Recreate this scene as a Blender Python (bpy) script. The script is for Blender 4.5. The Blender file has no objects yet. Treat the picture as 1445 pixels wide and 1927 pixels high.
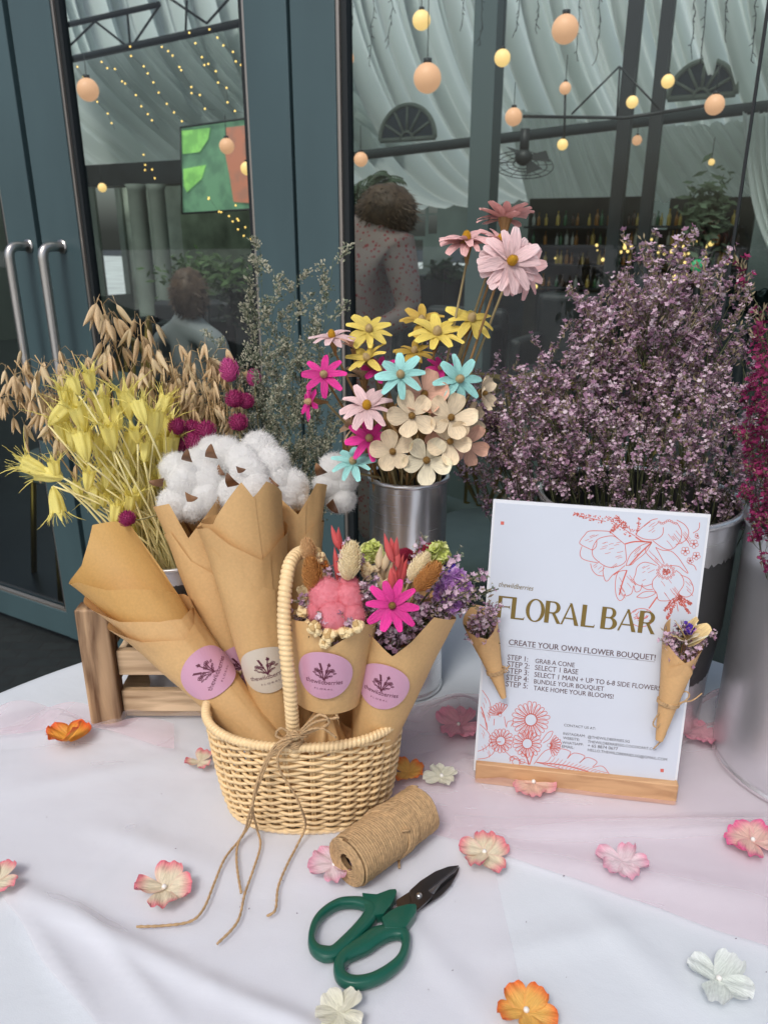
import bpy, math, random
import numpy as np
from mathutils import Vector, Matrix, noise
from math import sin, cos, pi, radians, sqrt, atan2
R = random.Random(7)
S = bpy.context.scene
COL = S.collection
V = Vector
# ---------------------------------------------------------------- camera
F = 1447.0; TH = radians(20); TZ = 0.75
cd = bpy.data.cameras.new('camera'); cam = bpy.data.objects.new('camera', cd); COL.objects.link(cam)
cam.location = (0, 0, TZ + .5); cam.rotation_euler = (radians(90) - TH, radians(0.0), 0)
cd.sensor_fit = 'VERTICAL'; cd.sensor_height = 24; cd.lens = 24 * F / 1927
cd.clip_start = .02; cd.clip_end = 500
S.camera = cam
cd.dof.use_dof = True; cd.dof.focus_distance = .69; cd.dof.aperture_fstop = 9
# ---------------------------------------------------------------- world, sun, exposure
SUN_EL = radians(54); SUN_AZ = radians(205)      # azimuth of the sun, clockwise from +Y
w = bpy.data.worlds.new('World'); S.world = w; w.use_nodes = True
nt = w.node_tree; nt.nodes.clear()
sky = nt.nodes.new('ShaderNodeTexSky'); sky.sky_type = 'NISHITA'; sky.sun_disc = False
sky.sun_elevation = SUN_EL; sky.sun_rotation = SUN_AZ; sky.dust_density = 4; sky.air_density = 1.0; sky.ozone_density = 1
hs = nt.nodes.new('ShaderNodeHueSaturation'); hs.inputs['Saturation'].default_value = .7
bg = nt.nodes.new('ShaderNodeBackground'); bg.inputs[1].default_value = .125
wo = nt.nodes.new('ShaderNodeOutputWorld')
nt.links.new(sky.outputs[0], hs.inputs['Color']); nt.links.new(hs.outputs[0], bg.inputs[0]); nt.links.new(bg.outputs[0], wo.inputs[0])
sl = bpy.data.lights.new('sun', 'SUN'); sl.energy = 1.35; sl.angle = radians(15); sl.color = (1, .985, .965)
so = bpy.data.objects.new('sun', sl); COL.objects.link(so)
sd = V((sin(SUN_AZ) * cos(SUN_EL), cos(SUN_AZ) * cos(SUN_EL), sin(SUN_EL)))
so.rotation_euler = sd.to_track_quat('Z', 'Y').to_euler(); so.location = sd * 5
S.view_settings.view_transform = 'Standard'; S.view_settings.look = 'None'
S.view_settings.exposure = 0.06; S.view_settings.gamma = 1
S.cycles.max_bounces = 8; S.cycles.transparent_max_bounces = 24
S.cycles.caustics_reflective = False; S.cycles.caustics_refractive = False
S.cycles.use_denoising = True

# ---------------------------------------------------------------- pixel -> world helpers (photo pixels, 1445 x 1927)
CP = V(cam.location)
def ray(px, py):
    x = (px - 722.5) / F; y = (py - 963.5) / F
    return V((x, cos(TH) - y * sin(TH), -sin(TH) - y * cos(TH)))
def on_z(px, py, h=0.0):
    r = ray(px, py); return CP + r * ((TZ + h - CP.z) / r.z)
def on_y(px, py, Y):
    r = ray(px, py); return CP + r * (Y / r.y)
WU = V((.8695, -.4939, 0)); WN = V((.4939, .8695, 0)); WO = V((0, 1.598, 0))
def on_pl(px, py, P, N):
    r = ray(px, py); return CP + r * ((P - CP).dot(N) / r.dot(N))
def on_v(px, py, v): return on_pl(px, py, WO + WN * v, WN)
def uvz(p): d = p - WO; return d.dot(WU), d.dot(WN), p.z
def W(u, v, z): return WO + WU * u + WN * v + V((0, 0, z))

# ---------------------------------------------------------------- materials
MC = {}
def mat(name, col=(.5, .5, .5), rough=.6, metal=0, var=0, vscale=30, bump=0, bscale=80, emit=None, es=1, sss=0, trans=0, coat=0, stretch=None, col2=None, spec=None, detail=4):
    if name in MC: return MC[name]
    m = bpy.data.materials.new(name); m.use_nodes = True; n = m.node_tree.nodes; L = m.node_tree.links
    b = n['Principled BSDF']; b.inputs['Base Color'].default_value = (*col, 1); b.inputs['Roughness'].default_value = rough
    b.inputs['Metallic'].default_value = metal
    if spec is not None: b.inputs['Specular IOR Level'].default_value = spec
    if coat: b.inputs['Coat Weight'].default_value = coat; b.inputs['Coat Roughness'].default_value = .1
    if sss: b.inputs['Subsurface Weight'].default_value = sss; b.inputs['Subsurface Radius'].default_value = (.01, .006, .005); b.inputs['Subsurface Scale'].default_value = .5
    if var or bump or col2:
        tc = n.new('ShaderNodeTexCoord'); mp = n.new('ShaderNodeMapping'); L.new(tc.outputs['Object'], mp.inputs[0])
        if stretch: mp.inputs['Scale'].default_value = stretch
    if var or col2:
        t = n.new('ShaderNodeTexNoise'); t.inputs['Scale'].default_value = vscale; t.inputs['Detail'].default_value = detail
        L.new(mp.outputs[0], t.inputs['Vector'])
        cr = n.new('ShaderNodeValToRGB'); L.new(t.outputs['Fac'], cr.inputs[0])
        c2 = col2 or tuple(min(1, c * (1 + var)) for c in col); c1 = col if col2 else tuple(c * (1 - var) for c in col)
        cr.color_ramp.elements[0].position = .3; cr.color_ramp.elements[1].position = .7
        cr.color_ramp.elements[0].color = (*c1, 1); cr.color_ramp.elements[1].color = (*c2, 1)
        L.new(cr.outputs[0], b.inputs['Base Color'])
    if bump:
        t2 = n.new('ShaderNodeTexNoise'); t2.inputs['Scale'].default_value = bscale; t2.inputs['Detail'].default_value = 5
        L.new(mp.outputs[0], t2.inputs['Vector'])
        bp = n.new('ShaderNodeBump'); bp.inputs['Strength'].default_value = bump; bp.inputs['Distance'].default_value = .002
        L.new(t2.outputs['Fac'], bp.inputs['Height']); L.new(bp.outputs[0], b.inputs['Normal'])
    if emit: b.inputs['Emission Color'].default_value = (*emit, 1); b.inputs['Emission Strength'].default_value = es
    if trans:   # thin leaf / petal / paper translucency
        tr = n.new('ShaderNodeBsdfTranslucent'); mx = n.new('ShaderNodeMixShader'); mx.inputs[0].default_value = trans
        o = n['Material Output']; L.new(b.outputs[0], mx.inputs[1]); L.new(tr.outputs[0], mx.inputs[2]); L.new(mx.outputs[0], o.inputs[0])
        if var or col2: L.new(cr.outputs[0], tr.inputs[0])
        else: tr.inputs[0].default_value = (*col, 1)
    MC[name] = m; return m
def sheer(name, col, op, trn=.35, rough=.9):
    m = bpy.data.materials.new(name); m.use_nodes = True; n = m.node_tree.nodes; L = m.node_tree.links; n.clear()
    o = n.new('ShaderNodeOutputMaterial'); mx = n.new('ShaderNodeMixShader'); tp = n.new('ShaderNodeBsdfTransparent')
    df = n.new('ShaderNodeBsdfDiffuse'); tl = n.new('ShaderNodeBsdfTranslucent'); m2 = n.new('ShaderNodeMixShader')
    df.inputs[0].default_value = (*col, 1); tl.inputs[0].default_value = (*col, 1); m2.inputs[0].default_value = trn
    # edge-on cloth hides more than face-on cloth
    lw = n.new('ShaderNodeLayerWeight'); lw.inputs[0].default_value = .35
    ma = n.new('ShaderNodeMath'); ma.operation = 'MULTIPLY_ADD'; ma.inputs[1].default_value = .35; ma.inputs[2].default_value = op; ma.use_clamp = True
    L.new(lw.outputs['Facing'], ma.inputs[0]); L.new(ma.outputs[0], mx.inputs[0])
    L.new(df.outputs[0], m2.inputs[1]); L.new(tl.outputs[0], m2.inputs[2]); L.new(tp.outputs[0], mx.inputs[1]); L.new(m2.outputs[0], mx.inputs[2]); L.new(mx.outputs[0], o.inputs[0])
    MC[name] = m; return m
def glassy(name, tint, refl=1.0, rough=0.0, ior=1.5, oneway=False):
    m = bpy.data.materials.new(name); m.use_nodes = True; n = m.node_tree.nodes; L = m.node_tree.links; n.clear()
    o = n.new('ShaderNodeOutputMaterial'); mx = n.new('ShaderNodeMixShader'); tp = n.new('ShaderNodeBsdfTransparent'); gl = n.new('ShaderNodeBsdfGlossy')
    fr = n.new('ShaderNodeFresnel'); fr.inputs[0].default_value = ior; ma = n.new('ShaderNodeMath'); ma.operation = 'MULTIPLY'; ma.inputs[1].default_value = refl; ma.use_clamp = True
    tp.inputs[0].default_value = (*tint, 1); gl.inputs['Roughness'].default_value = rough
    geo = n.new('ShaderNodeNewGeometry'); iv = n.new('ShaderNodeMath'); iv.operation = 'SUBTRACT'; iv.inputs[0].default_value = 1; m3 = n.new('ShaderNodeMath'); m3.operation = 'MULTIPLY'
    L.new(geo.outputs['Backfacing'], iv.inputs[1]); L.new(iv.outputs[0], m3.inputs[1]); L.new(fr.outputs[0], ma.inputs[0]); L.new(ma.outputs[0], m3.inputs[0]); L.new((m3 if oneway else ma).outputs[0], mx.inputs[0]); L.new(tp.outputs[0], mx.inputs[1]); L.new(gl.outputs[0], mx.inputs[2]); L.new(mx.outputs[0], o.inputs[0])
    MC[name] = m; return m
def wood(name, c1, c2, axis=0, scale=14, rough=.6, bump=.3):
    m = bpy.data.materials.new(name); m.use_nodes = True; n = m.node_tree.nodes; L = m.node_tree.links; b = n['Principled BSDF']
    tc = n.new('ShaderNodeTexCoord'); mp = n.new('ShaderNodeMapping'); sc = [scale * 9] * 3; sc[axis] = scale; mp.inputs['Scale'].default_value = sc
    t = n.new('ShaderNodeTexNoise'); t.inputs['Scale'].default_value = 1; t.inputs['Detail'].default_value = 6; t.inputs['Distortion'].default_value = .6
    cr = n.new('ShaderNodeValToRGB'); cr.color_ramp.elements[0].position = .35; cr.color_ramp.elements[1].position = .62
    cr.color_ramp.elements[0].color = (*c1, 1); cr.color_ramp.elements[1].color = (*c2, 1)
    bp = n.new('ShaderNodeBump'); bp.inputs['Strength'].default_value = bump; bp.inputs['Distance'].default_value = .001
    L.new(tc.outputs['Object'], mp.inputs[0]); L.new(mp.outputs[0], t.inputs[0]); L.new(t.outputs['Fac'], cr.inputs[0]); L.new(cr.outputs[0], b.inputs['Base Color'])
    L.new(t.outputs['Fac'], bp.inputs['Height']); L.new(bp.outputs[0], b.inputs['Normal']); b.inputs['Roughness'].default_value = rough
    MC[name] = m; return m
def attr_mat(name, rough=.6, trans=.2, bump=0, bscale=200):
    """material whose colour is the thing's own dye, carried by the mesh colour attribute 'dye'"""
    m = bpy.data.materials.new(name); m.use_nodes = True; n = m.node_tree.nodes; L = m.node_tree.links; b = n['Principled BSDF']
    a = n.new('ShaderNodeVertexColor'); a.layer_name = 'dye'; L.new(a.outputs[0], b.inputs['Base Color']); b.inputs['Roughness'].default_value = rough
    if bump:
        t2 = n.new('ShaderNodeTexNoise'); t2.inputs['Scale'].default_value = bscale; tc = n.new('ShaderNodeTexCoord'); L.new(tc.outputs['Object'], t2.inputs[0])
        bp = n.new('ShaderNodeBump'); bp.inputs['Strength'].default_value = bump; bp.inputs['Distance'].default_value = .001
        L.new(t2.outputs['Fac'], bp.inputs['Height']); L.new(bp.outputs[0], b.inputs['Normal'])
    tcc = n.new('ShaderNodeTexCoord'); mp = n.new('ShaderNodeMapping'); mp.inputs['Scale'].default_value = (34, 2.6, 8); t3 = n.new('ShaderNodeTexNoise'); t3.inputs['Scale'].default_value = 1; t3.inputs['Detail'].default_value = 5; t3.inputs['Distortion'].default_value = .4
    L.new(tcc.outputs['Object'], mp.inputs[0]); L.new(mp.outputs[0], t3.inputs[0]); mr = n.new('ShaderNodeMapRange'); mr.inputs[1].default_value = .3; mr.inputs[2].default_value = .7; mr.inputs[3].default_value = .86; mr.inputs[4].default_value = 1.08
    t4 = n.new('ShaderNodeTexNoise'); t4.inputs['Scale'].default_value = 7; t4.inputs['Detail'].default_value = 6; L.new(tcc.outputs['Object'], t4.inputs[0]); mr2 = n.new('ShaderNodeMapRange'); mr2.inputs[1].default_value = .3; mr2.inputs[2].default_value = .45; mr2.inputs[3].default_value = .93; mr2.inputs[4].default_value = 1.0; L.new(t4.outputs['Fac'], mr2.inputs[0])
    L.new(t3.outputs['Fac'], mr.inputs[0]); mm = n.new('ShaderNodeMath'); mm.operation = 'MULTIPLY'; L.new(mr.outputs[0], mm.inputs[0]); L.new(mr2.outputs[0], mm.inputs[1]); vm = n.new('ShaderNodeVectorMath'); vm.operation = 'SCALE'; L.new(a.outputs[0], vm.inputs[0]); L.new(mm.outputs[0], vm.inputs['Scale'])
    L.new(vm.outputs[0], b.inputs['Base Color']); bp2 = n.new('ShaderNodeBump'); bp2.inputs['Strength'].default_value = .3; bp2.inputs['Distance'].default_value = .03; L.new(t3.outputs['Fac'], bp2.inputs['Height']); L.new(bp2.outputs[0], b.inputs['Normal'])
    tr = n.new('ShaderNodeBsdfTranslucent'); mx = n.new('ShaderNodeMixShader'); mx.inputs[0].default_value = trans
    L.new(vm.outputs[0], tr.inputs[0]); o = n['Material Output']; L.new(b.outputs[0], mx.inputs[1]); L.new(tr.outputs[0], mx.inputs[2]); L.new(mx.outputs[0], o.inputs[0])
    MC[name] = m; return m

# ---------------------------------------------------------------- mesh builder
def frames(pts):
    T = []
    for i in range(len(pts)):
        a = pts[max(i - 1, 0)]; b = pts[min(i + 1, len(pts) - 1)]; d = b - a
        T.append(d.normalized() if d.length > 1e-9 else V((0, 0, 1)))
    u = T[0].orthogonal().normalized(); out = []
    for t in T:
        u = (u - t * u.dot(t)); u = u.normalized() if u.length > 1e-6 else t.orthogonal().normalized()
        out.append((t, u, t.cross(u)))
    return out
class MB:
    def __init__(s): s.v = []; s.f = []; s.m = []; s.c = []; s.col = None
    def vert(s, p):
        s.v.append(tuple(p)); s.c.append(s.col); return len(s.v) - 1
    def face(s, idx, mi=0): s.f.append(tuple(idx)); s.m.append(mi)
    def poly(s, pts, mi=0): s.face([s.vert(p) for p in pts], mi)
    def tube(s, pts, r, n=5, mi=0, cap=True, closed=False, rf=None):
        pts = [V(p) for p in pts]; N = len(pts); fr = frames(pts)
        if closed:
            fr = []; u = None
            for i in range(N):
                t = (pts[(i + 1) % N] - pts[i - 1]).normalized()
                if u is None: u = t.orthogonal().normalized() if abs(t.z) > .9 else V((0, 0, 1))
                u = (u - t * u.dot(t)).normalized(); fr.append((t, u, t.cross(u)))
        base = len(s.v)
        for i in range(N):
            ri = r[i] if isinstance(r, (list, tuple)) else r
            for k in range(n):
                a = 2 * pi * k / n; q = rf(i, a) if rf else 1
                s.vert(pts[i] + (fr[i][1] * cos(a) + fr[i][2] * sin(a)) * ri * q)
        for i in range(N if closed else N - 1):
            for k in range(n):
                a = base + i * n + k; b = base + i * n + (k + 1) % n; j = (i + 1) % N
                s.face((a, b, base + j * n + (k + 1) % n, base + j * n + k), mi)
        if cap and not closed:
            s.face([base + k for k in range(n)][::-1], mi); s.face([base + (N - 1) * n + k for k in range(n)], mi)
    def box(s, c, ax, ay, az, mi=0):
        c = V(c); i = []
        for x in (-1, 1):
            for y in (-1, 1):
                for z in (-1, 1): i.append(s.vert(c + ax * x + ay * y + az * z))
        for f in ((0, 1, 3, 2), (4, 6, 7, 5), (0, 4, 5, 1), (2, 3, 7, 6), (0, 2, 6, 4), (1, 5, 7, 3)): s.face([i[k] for k in f], mi)
    def lathe(s, prof, n=32, c=(0, 0, 0), mi=0, closed=False):
        b = len(s.v); c = V(c)
        for r, z in prof:
            for k in range(n): a = 2 * pi * k / n; s.vert(c + V((r * cos(a), r * sin(a), z)))
        m = len(prof)
        for i in range(m if closed else m - 1):
            for k in range(n):
                j = (i + 1) % m
                s.face((b + i * n + k, b + i * n + (k + 1) % n, b + j * n + (k + 1) % n, b + j * n + k), mi)
    def grid(s, fn, nu, nv, mi=0, wrap=False):
        b = len(s.v)
        for i in range(nu + 1):
            for j in range(nv + 1): s.vert(fn(i / nu, j / nv))
        for i in range(nu):
            for j in range(nv):
                a = b + i * (nv + 1) + j; s.face((a, a + nv + 1, a + nv + 2, a + 1), mi)
    def ball(s, c, r, nu=8, nv=6, mi=0, fn=None, ax=None):
        c = V(c)
        def P(u, v):
            a = 2 * pi * u; t = pi * v; d = V((sin(t) * cos(a), sin(t) * sin(a), cos(t)))
            k = fn(d) if fn else 1
            e = V((d.x * r[0], d.y * r[1], d.z * r[2])) if isinstance(r, tuple) else d * r
            e = e * k
            return c + (ax @ e if ax else e)
        s.grid(P, nu, nv, mi)
    def prism(s, pts, h, mi=0, up=V((0, 0, 1))):
        a = [s.vert(V(p)) for p in pts]; b = [s.vert(V(p) + up * h) for p in pts]; n = len(pts)
        s.face(a[::-1], mi); s.face(b, mi)
        for i in range(n): s.face((a[i], a[(i + 1) % n], b[(i + 1) % n], b[i]), mi)
    def xf(s, M, start=0):
        for i in range(start, len(s.v)): s.v[i] = tuple(M @ V(s.v[i]))
    def mesh(s, name, mats, smooth=True):
        me = bpy.data.meshes.new(name); me.from_pydata(s.v, [], s.f)
        for m in (mats if isinstance(mats, (list, tuple)) else [mats]): me.materials.append(m)
        me.polygons.foreach_set('material_index', s.m)
        me.polygons.foreach_set('use_smooth', [smooth] * len(s.f))
        if any(c is not None for c in s.c):
            at = me.color_attributes.new('dye', 'FLOAT_COLOR', 'POINT'); L = []
            for c in s.c: L += [*(c or (.5, .5, .5)), 1]
            at.data.foreach_set('color', L)
        me.update(); return me

# ---------------------------------------------------------------- objects, labels
def setp(o, label, cat, group=None, kind=None):
    if label: o['label'] = label
    if cat: o['category'] = cat
    if group: o['group'] = group
    if kind: o['kind'] = kind
    return o
def thing(name, label, cat, loc=(0, 0, 0), group=None):
    o = bpy.data.objects.new(name, None); o.empty_display_size = .02; COL.objects.link(o); o.location = loc
    return setp(o, label, cat, group)
def part(name, me, parent, M=None, label=None, world=False):
    """mesh object under its thing; world=True when the mesh was made in world coordinates"""
    o = bpy.data.objects.new(name, me); COL.objects.link(o); o.parent = parent
    if world:
        off = V(parent.location)
        if parent.parent: off += V(parent.parent.location)
        if not me.get('moved'):
            me.transform(Matrix.Translation(-off)); me['moved'] = 1
    if M is not None: o.matrix_local = M
    if label: o['label'] = label
    return o
def solo(name, me, label, cat, group=None, kind=None, loc=None):
    o = bpy.data.objects.new(name, me); COL.objects.link(o)
    if loc is not None:
        me.transform(Matrix.Translation(-V(loc))); o.location = loc
    return setp(o, label, cat, group, kind)
def axis_mat(p, z, roll=0, s=1):
    q = V(z).normalized().to_track_quat('Z', 'Y').to_matrix().to_4x4()
    return Matrix.Translation(V(p)) @ q @ Matrix.Rotation(roll, 4, 'Z') @ Matrix.Scale(s, 4)
def lerp(a, b, t): return a + (b - a) * t
def bez(p0, p1, p2, n=10): return [p0 * (1 - t) ** 2 + p1 * 2 * t * (1 - t) + p2 * t * t for t in [i / n for i in range(n + 1)]]
def catmull(P, n=8, closed=False):
    P = [V(p) for p in P]; N = len(P); out = []
    for i in range(N if closed else N - 1):
        if closed: a, b, c, d = P[i - 1], P[i], P[(i + 1) % N], P[(i + 2) % N]
        else: a, b, c, d = P[max(i - 1, 0)], P[i], P[i + 1], P[min(i + 2, N - 1)]
        for k in range(n):
            t = k / n; out.append(.5 * ((2 * b) + (c - a) * t + (2 * a - 5 * b + 4 * c - d) * t * t + (3 * b - a - 3 * c + d) * t ** 3))
    if not closed: out.append(P[-1])
    return out
def srgb(r, g, b, k=1.0):
    f = lambda c: ((c / 255 + .055) / 1.055) ** 2.4 if c > 10 else c / 255 / 12.92
    return (f(r) * k, f(g) * k, f(b) * k)
_txt = {}
def text2d(t, off=0.0):
    if t in _txt: return _txt[t]
    cu = bpy.data.curves.new('t', 'FONT'); cu.body = t; cu.size = 1; cu.resolution_u = 3; cu.offset = off
    o = bpy.data.objects.new('t', cu); COL.objects.link(o); bpy.context.view_layer.update()
    me = bpy.data.meshes.new_from_object(o.evaluated_get(bpy.context.evaluated_depsgraph_get()))
    vs = [(v.co.x, v.co.y) for v in me.vertices]; fs = [tuple(p.vertices) for p in me.polygons]
    bpy.data.objects.remove(o); bpy.data.curves.remove(cu); bpy.data.meshes.remove(me)
    x0 = min(v[0] for v in vs); x1 = max(v[0] for v in vs)
    _txt[t] = ([(x - x0, y) for x, y in vs], fs, x1 - x0); return _txt[t]
# ================================================================ SETTING
def paver_mat():
    m = bpy.data.materials.new('dark_pavers'); m.use_nodes = True; n = m.node_tree.nodes; L = m.node_tree.links; b = n['Principled BSDF']
    tc = n.new('ShaderNodeTexCoord'); br = n.new('ShaderNodeTexBrick'); br.inputs['Scale'].default_value = 5; br.inputs['Mortar Size'].default_value = .02
    br.inputs['Color1'].default_value = (.012, .019, .020, 1); br.inputs['Color2'].default_value = (.020, .028, .028, 1); br.inputs['Mortar'].default_value = (.015, .018, .018, 1)
    t = n.new('ShaderNodeTexNoise'); t.inputs['Scale'].default_value = 25; t.inputs['Detail'].default_value = 6
    mx = n.new('ShaderNodeMix'); mx.data_type = 'RGBA'; mx.blend_type = 'MULTIPLY'; mx.inputs[0].default_value = .8
    L.new(tc.outputs['Object'], br.inputs[0]); L.new(tc.outputs['Object'], t.inputs[0]); L.new(br.outputs[0], mx.inputs[6]); L.new(t.outputs['Fac'], mx.inputs[7])
    L.new(mx.outputs[2], b.inputs['Base Color']); b.inputs['Roughness'].default_value = .7
    bp = n.new('ShaderNodeBump'); bp.inputs['Strength'].default_value = .5; L.new(br.outputs['Fac'], bp.inputs['Height']); bp.invert = True; L.new(bp.outputs[0], b.inputs['Normal'])
    return m
def struct(name, m, mats, smooth=False): return setp(bpy.data.objects.new(name, m.mesh(name, mats, smooth)), None, None, None, 'structure')
def link(o): COL.objects.link(o); return o
m = MB(); m.poly([(-60, -60, 0), (60, -60, 0), (60, 60, 0), (-60, 60, 0)]); link(struct('ground', m, paver_mat()))
m = MB(); m.poly([(-60, -60, .004), (60, -60, .004), (60, -.8, .004), (-60, -.8, .004)]); link(struct('bounce_paving', m, mat('bounce_concrete', (.66, .66, .65), .85, var=.10, vscale=2)))  # pale ground added behind the camera to brighten reflections in metal and glass
teal = mat('teal_painted_metal', (.056, .098, .108), .42, var=.12, vscale=6, bump=.03, bscale=300, stretch=(1, 1, .3))
dark = mat('dark_gasket', (.008, .012, .014), .6)
alu = mat('aluminium_gasket', (.42, .38, .34), .35, .8)
steel = mat('brushed_steel', (.60, .58, .55), .28, 1, var=.06, vscale=40, stretch=(1, 1, 30))
glass = glassy('window_glass', (.80, .91, .88), 1.15)
def U(px, v=0, py=440): return uvz(on_v(px, py, v))[0]
def zb(px, py, v=0): return uvz(on_v(px, py, v))[2]
def wbox(mb, u0, u1, v0, v1, z0, z1, mi=0):
    mb.box(W((u0 + u1) / 2, (v0 + v1) / 2, (z0 + z1) / 2), WU * ((u1 - u0) / 2), WN * ((v1 - v0) / 2), V((0, 0, (z1 - z0) / 2)), mi)
HT = 2.45; RB = zb(118, 1151); RL = .035
def bevel(o, w=.002, seg=2):
    b = o.modifiers.new('bevel', 'BEVEL'); b.width = w; b.segments = seg; b.limit_method = 'ANGLE'; return o
def leaf(label, u0, u1, s0, s1, handle_u=None, cat='glass door', name='glass_door'):
    """framed glazed leaf from u0 to u1 with stiles s0 and s1 wide"""
    t = thing(name, label, cat, W((u0 + u1) / 2, .02, 0))
    for a, b_ in ((u0, u0 + s0), (u1 - s1, u1)):
        if b_ - a < .001: continue
        m = MB(); wbox(m, a, b_, 0, .045, RL, HT); bevel(part('stile', m.mesh('stile', teal, False), t, world=True))
    gl0, gl1 = u0 + s0, u1 - s1
    m = MB(); wbox(m, gl0, gl1, .002, .043, RL, RB); bevel(part('bottom_rail', m.mesh('rail', teal, False), t, world=True))
    m = MB(); wbox(m, gl0, gl1, .002, .043, HT - .1, HT); part('top_rail', m.mesh('rail', teal, False), t, world=True)
    m = MB()
    for a, b_ in ((gl0, gl0 + .007), (gl1 - .007, gl1)): wbox(m, a, b_, .004, .018, RB, HT - .1)
    wbox(m, gl0 + .007, gl1 - .007, .004, .018, RB, RB + .007)
    part('glazing_bead', m.mesh('bead', alu, False), t, world=True)
    m = MB()
    for a, b_ in ((gl0 + .007, gl0 + .02), (gl1 - .02, gl1 - .007)): wbox(m, a, b_, .010, .03, RB, HT - .1)
    part('gasket', m.mesh('gasket', dark, False), t, world=True)
    m = MB(); m.poly([W(gl0 + .02, .022, RB), W(gl1 - .02, .022, RB), W(gl1 - .02, .022, HT - .1), W(gl0 + .02, .022, HT - .1)])
    part('pane', m.mesh('pane', glass, False), t, world=True)
    return t
uA1 = U(67); leafA = leaf('left glazed door leaf with long steel bar handle, cut by the left frame edge', U(13) - .75, uA1, .09, uA1 - U(13))
uB0, uB1 = U(77), U(554)
leafB = leaf('teal glazed door leaf with steel handle in front of the screen and white shirted person', uB0, uB1, U(148) - uB0, uB1 - U(480))
uC0 = U(560); leafC = leaf('wide fixed shop window in teal frame behind the flower buckets', uC0, uC0 + 3.2, U(637) - uC0, .1, name='shop_window', cat='window')
m = MB(); wbox(m, U(1376), U(1376) + .004, .016, .028, RB, HT - .1); part('glass_joint', m.mesh('joint', dark, False), leafC, world=True)
m = MB(); wbox(m, uA1, uB0, .02, .05, 0, HT); wbox(m, uB1, uC0, .02, .05, 0, HT); wbox(m, U(13) - .75, uC0 + 3.2, .0, .08, HT, HT + .35)
wbox(m, -9, U(13) - .75, 0, .1, 0, 2.8); wbox(m, uC0 + 3.2, uC0 + 4.5, 0, .1, 0, 2.8)
t = thing('door_frame', 'teal frame and facade band round the glazed doors', 'door frame', W(0, .04, 0)); part('frame', m.mesh('frame', mat('teal_frame_dark', (.02, .035, .042), .5), False), t, world=True)
def handle(u, label, t):
    z1, z0 = zb(48, 464, -.05) + .0, zb(70, 822, -.05)
    m = MB(); P = []; r = .012; d = -.062
    P = [W(u, 0, z1), W(u, -.035, z1)] + bez(W(u, -.035, z1), W(u, d, z1), W(u, d, z1 - .03), 6)[1:] + [W(u, d, lerp(z1, z0, k / 6)) for k in range(1, 6)]
    P += bez(W(u, d, z0 + .03), W(u, d, z0), W(u, -.035, z0), 6) + [W(u, 0, z0)]
    m.tube(P, r, 16); o = part('door_handle', m.mesh('handle', steel), t, world=True)
    m = MB()
    for z in (z1, z0): m.tube([W(u, .001, z), W(u, -.004, z)], .017, 18)
    c = part('mounting_rose', m.mesh('rose', steel), o, world=False); c.data.transform(Matrix.Translation(-V(t.location)))
handle(U(52), '', leafA); handle(U(115), '', leafB)

# ---------------------------------------------------------------- the room behind the glass
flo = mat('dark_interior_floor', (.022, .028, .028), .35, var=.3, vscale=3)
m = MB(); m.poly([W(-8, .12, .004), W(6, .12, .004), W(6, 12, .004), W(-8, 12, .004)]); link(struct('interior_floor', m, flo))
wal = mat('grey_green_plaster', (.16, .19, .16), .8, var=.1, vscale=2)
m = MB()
wbox(m, -8.1, -8, .1, 5.5, 0, 3.2); wbox(m, -8.1, -8, 5.5, 6.75, 0, .42); wbox(m, -8.1, -8, 5.5, 6.75, 2.0, 3.2); wbox(m, -8.1, -8, 5.86, 5.9, .42, 2.0); wbox(m, -8.1, -8, 6.3, 6.34, .42, 2.0); wbox(m, -8.1, -8, 6.75, 12, 0, 3.2); wbox(m, 6, 6.1, .1, 12, 0, 3.2); link(struct('side_walls', m, wal))  # opening in the left wall added so a bright patch shows
m = MB(); m.poly([W(-40, -1, .012), W(-8.15, -1, .012), W(-8.15, 30, .012), W(-40, 30, .012)]); m.poly([W(-8.1, 9.7, .012), W(20, 9.7, .012), W(20, 60, .012), W(-8.1, 60, .012)]); link(struct('bright_patch_ground', m, mat('bright_patch_pale', (.62, .63, .60), .85, var=.2, vscale=1)))  # pale ground added outside so the wall openings show bright patches
# back wall with window openings (open to the sky)
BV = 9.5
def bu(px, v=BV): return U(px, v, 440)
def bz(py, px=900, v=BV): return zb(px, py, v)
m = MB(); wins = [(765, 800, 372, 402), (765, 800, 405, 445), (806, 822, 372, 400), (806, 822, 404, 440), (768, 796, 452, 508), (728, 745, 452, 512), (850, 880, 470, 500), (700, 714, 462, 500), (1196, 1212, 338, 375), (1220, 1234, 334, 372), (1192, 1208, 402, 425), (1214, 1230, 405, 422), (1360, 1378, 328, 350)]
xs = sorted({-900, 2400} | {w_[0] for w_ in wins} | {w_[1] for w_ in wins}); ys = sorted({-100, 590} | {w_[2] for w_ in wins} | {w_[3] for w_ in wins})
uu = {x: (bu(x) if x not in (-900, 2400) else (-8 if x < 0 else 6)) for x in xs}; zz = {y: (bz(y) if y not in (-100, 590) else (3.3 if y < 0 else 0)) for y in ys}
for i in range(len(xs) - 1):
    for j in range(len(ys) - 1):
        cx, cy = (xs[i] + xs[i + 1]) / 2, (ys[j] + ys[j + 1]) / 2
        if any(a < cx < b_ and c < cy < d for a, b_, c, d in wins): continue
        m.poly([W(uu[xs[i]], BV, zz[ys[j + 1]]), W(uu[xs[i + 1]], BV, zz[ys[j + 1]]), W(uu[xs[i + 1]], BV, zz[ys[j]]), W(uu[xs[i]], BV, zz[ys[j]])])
link(struct('back_wall', m, mat('dim_room_wall', (.10, .13, .12), .8, var=.35, vscale=1.2)))
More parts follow.
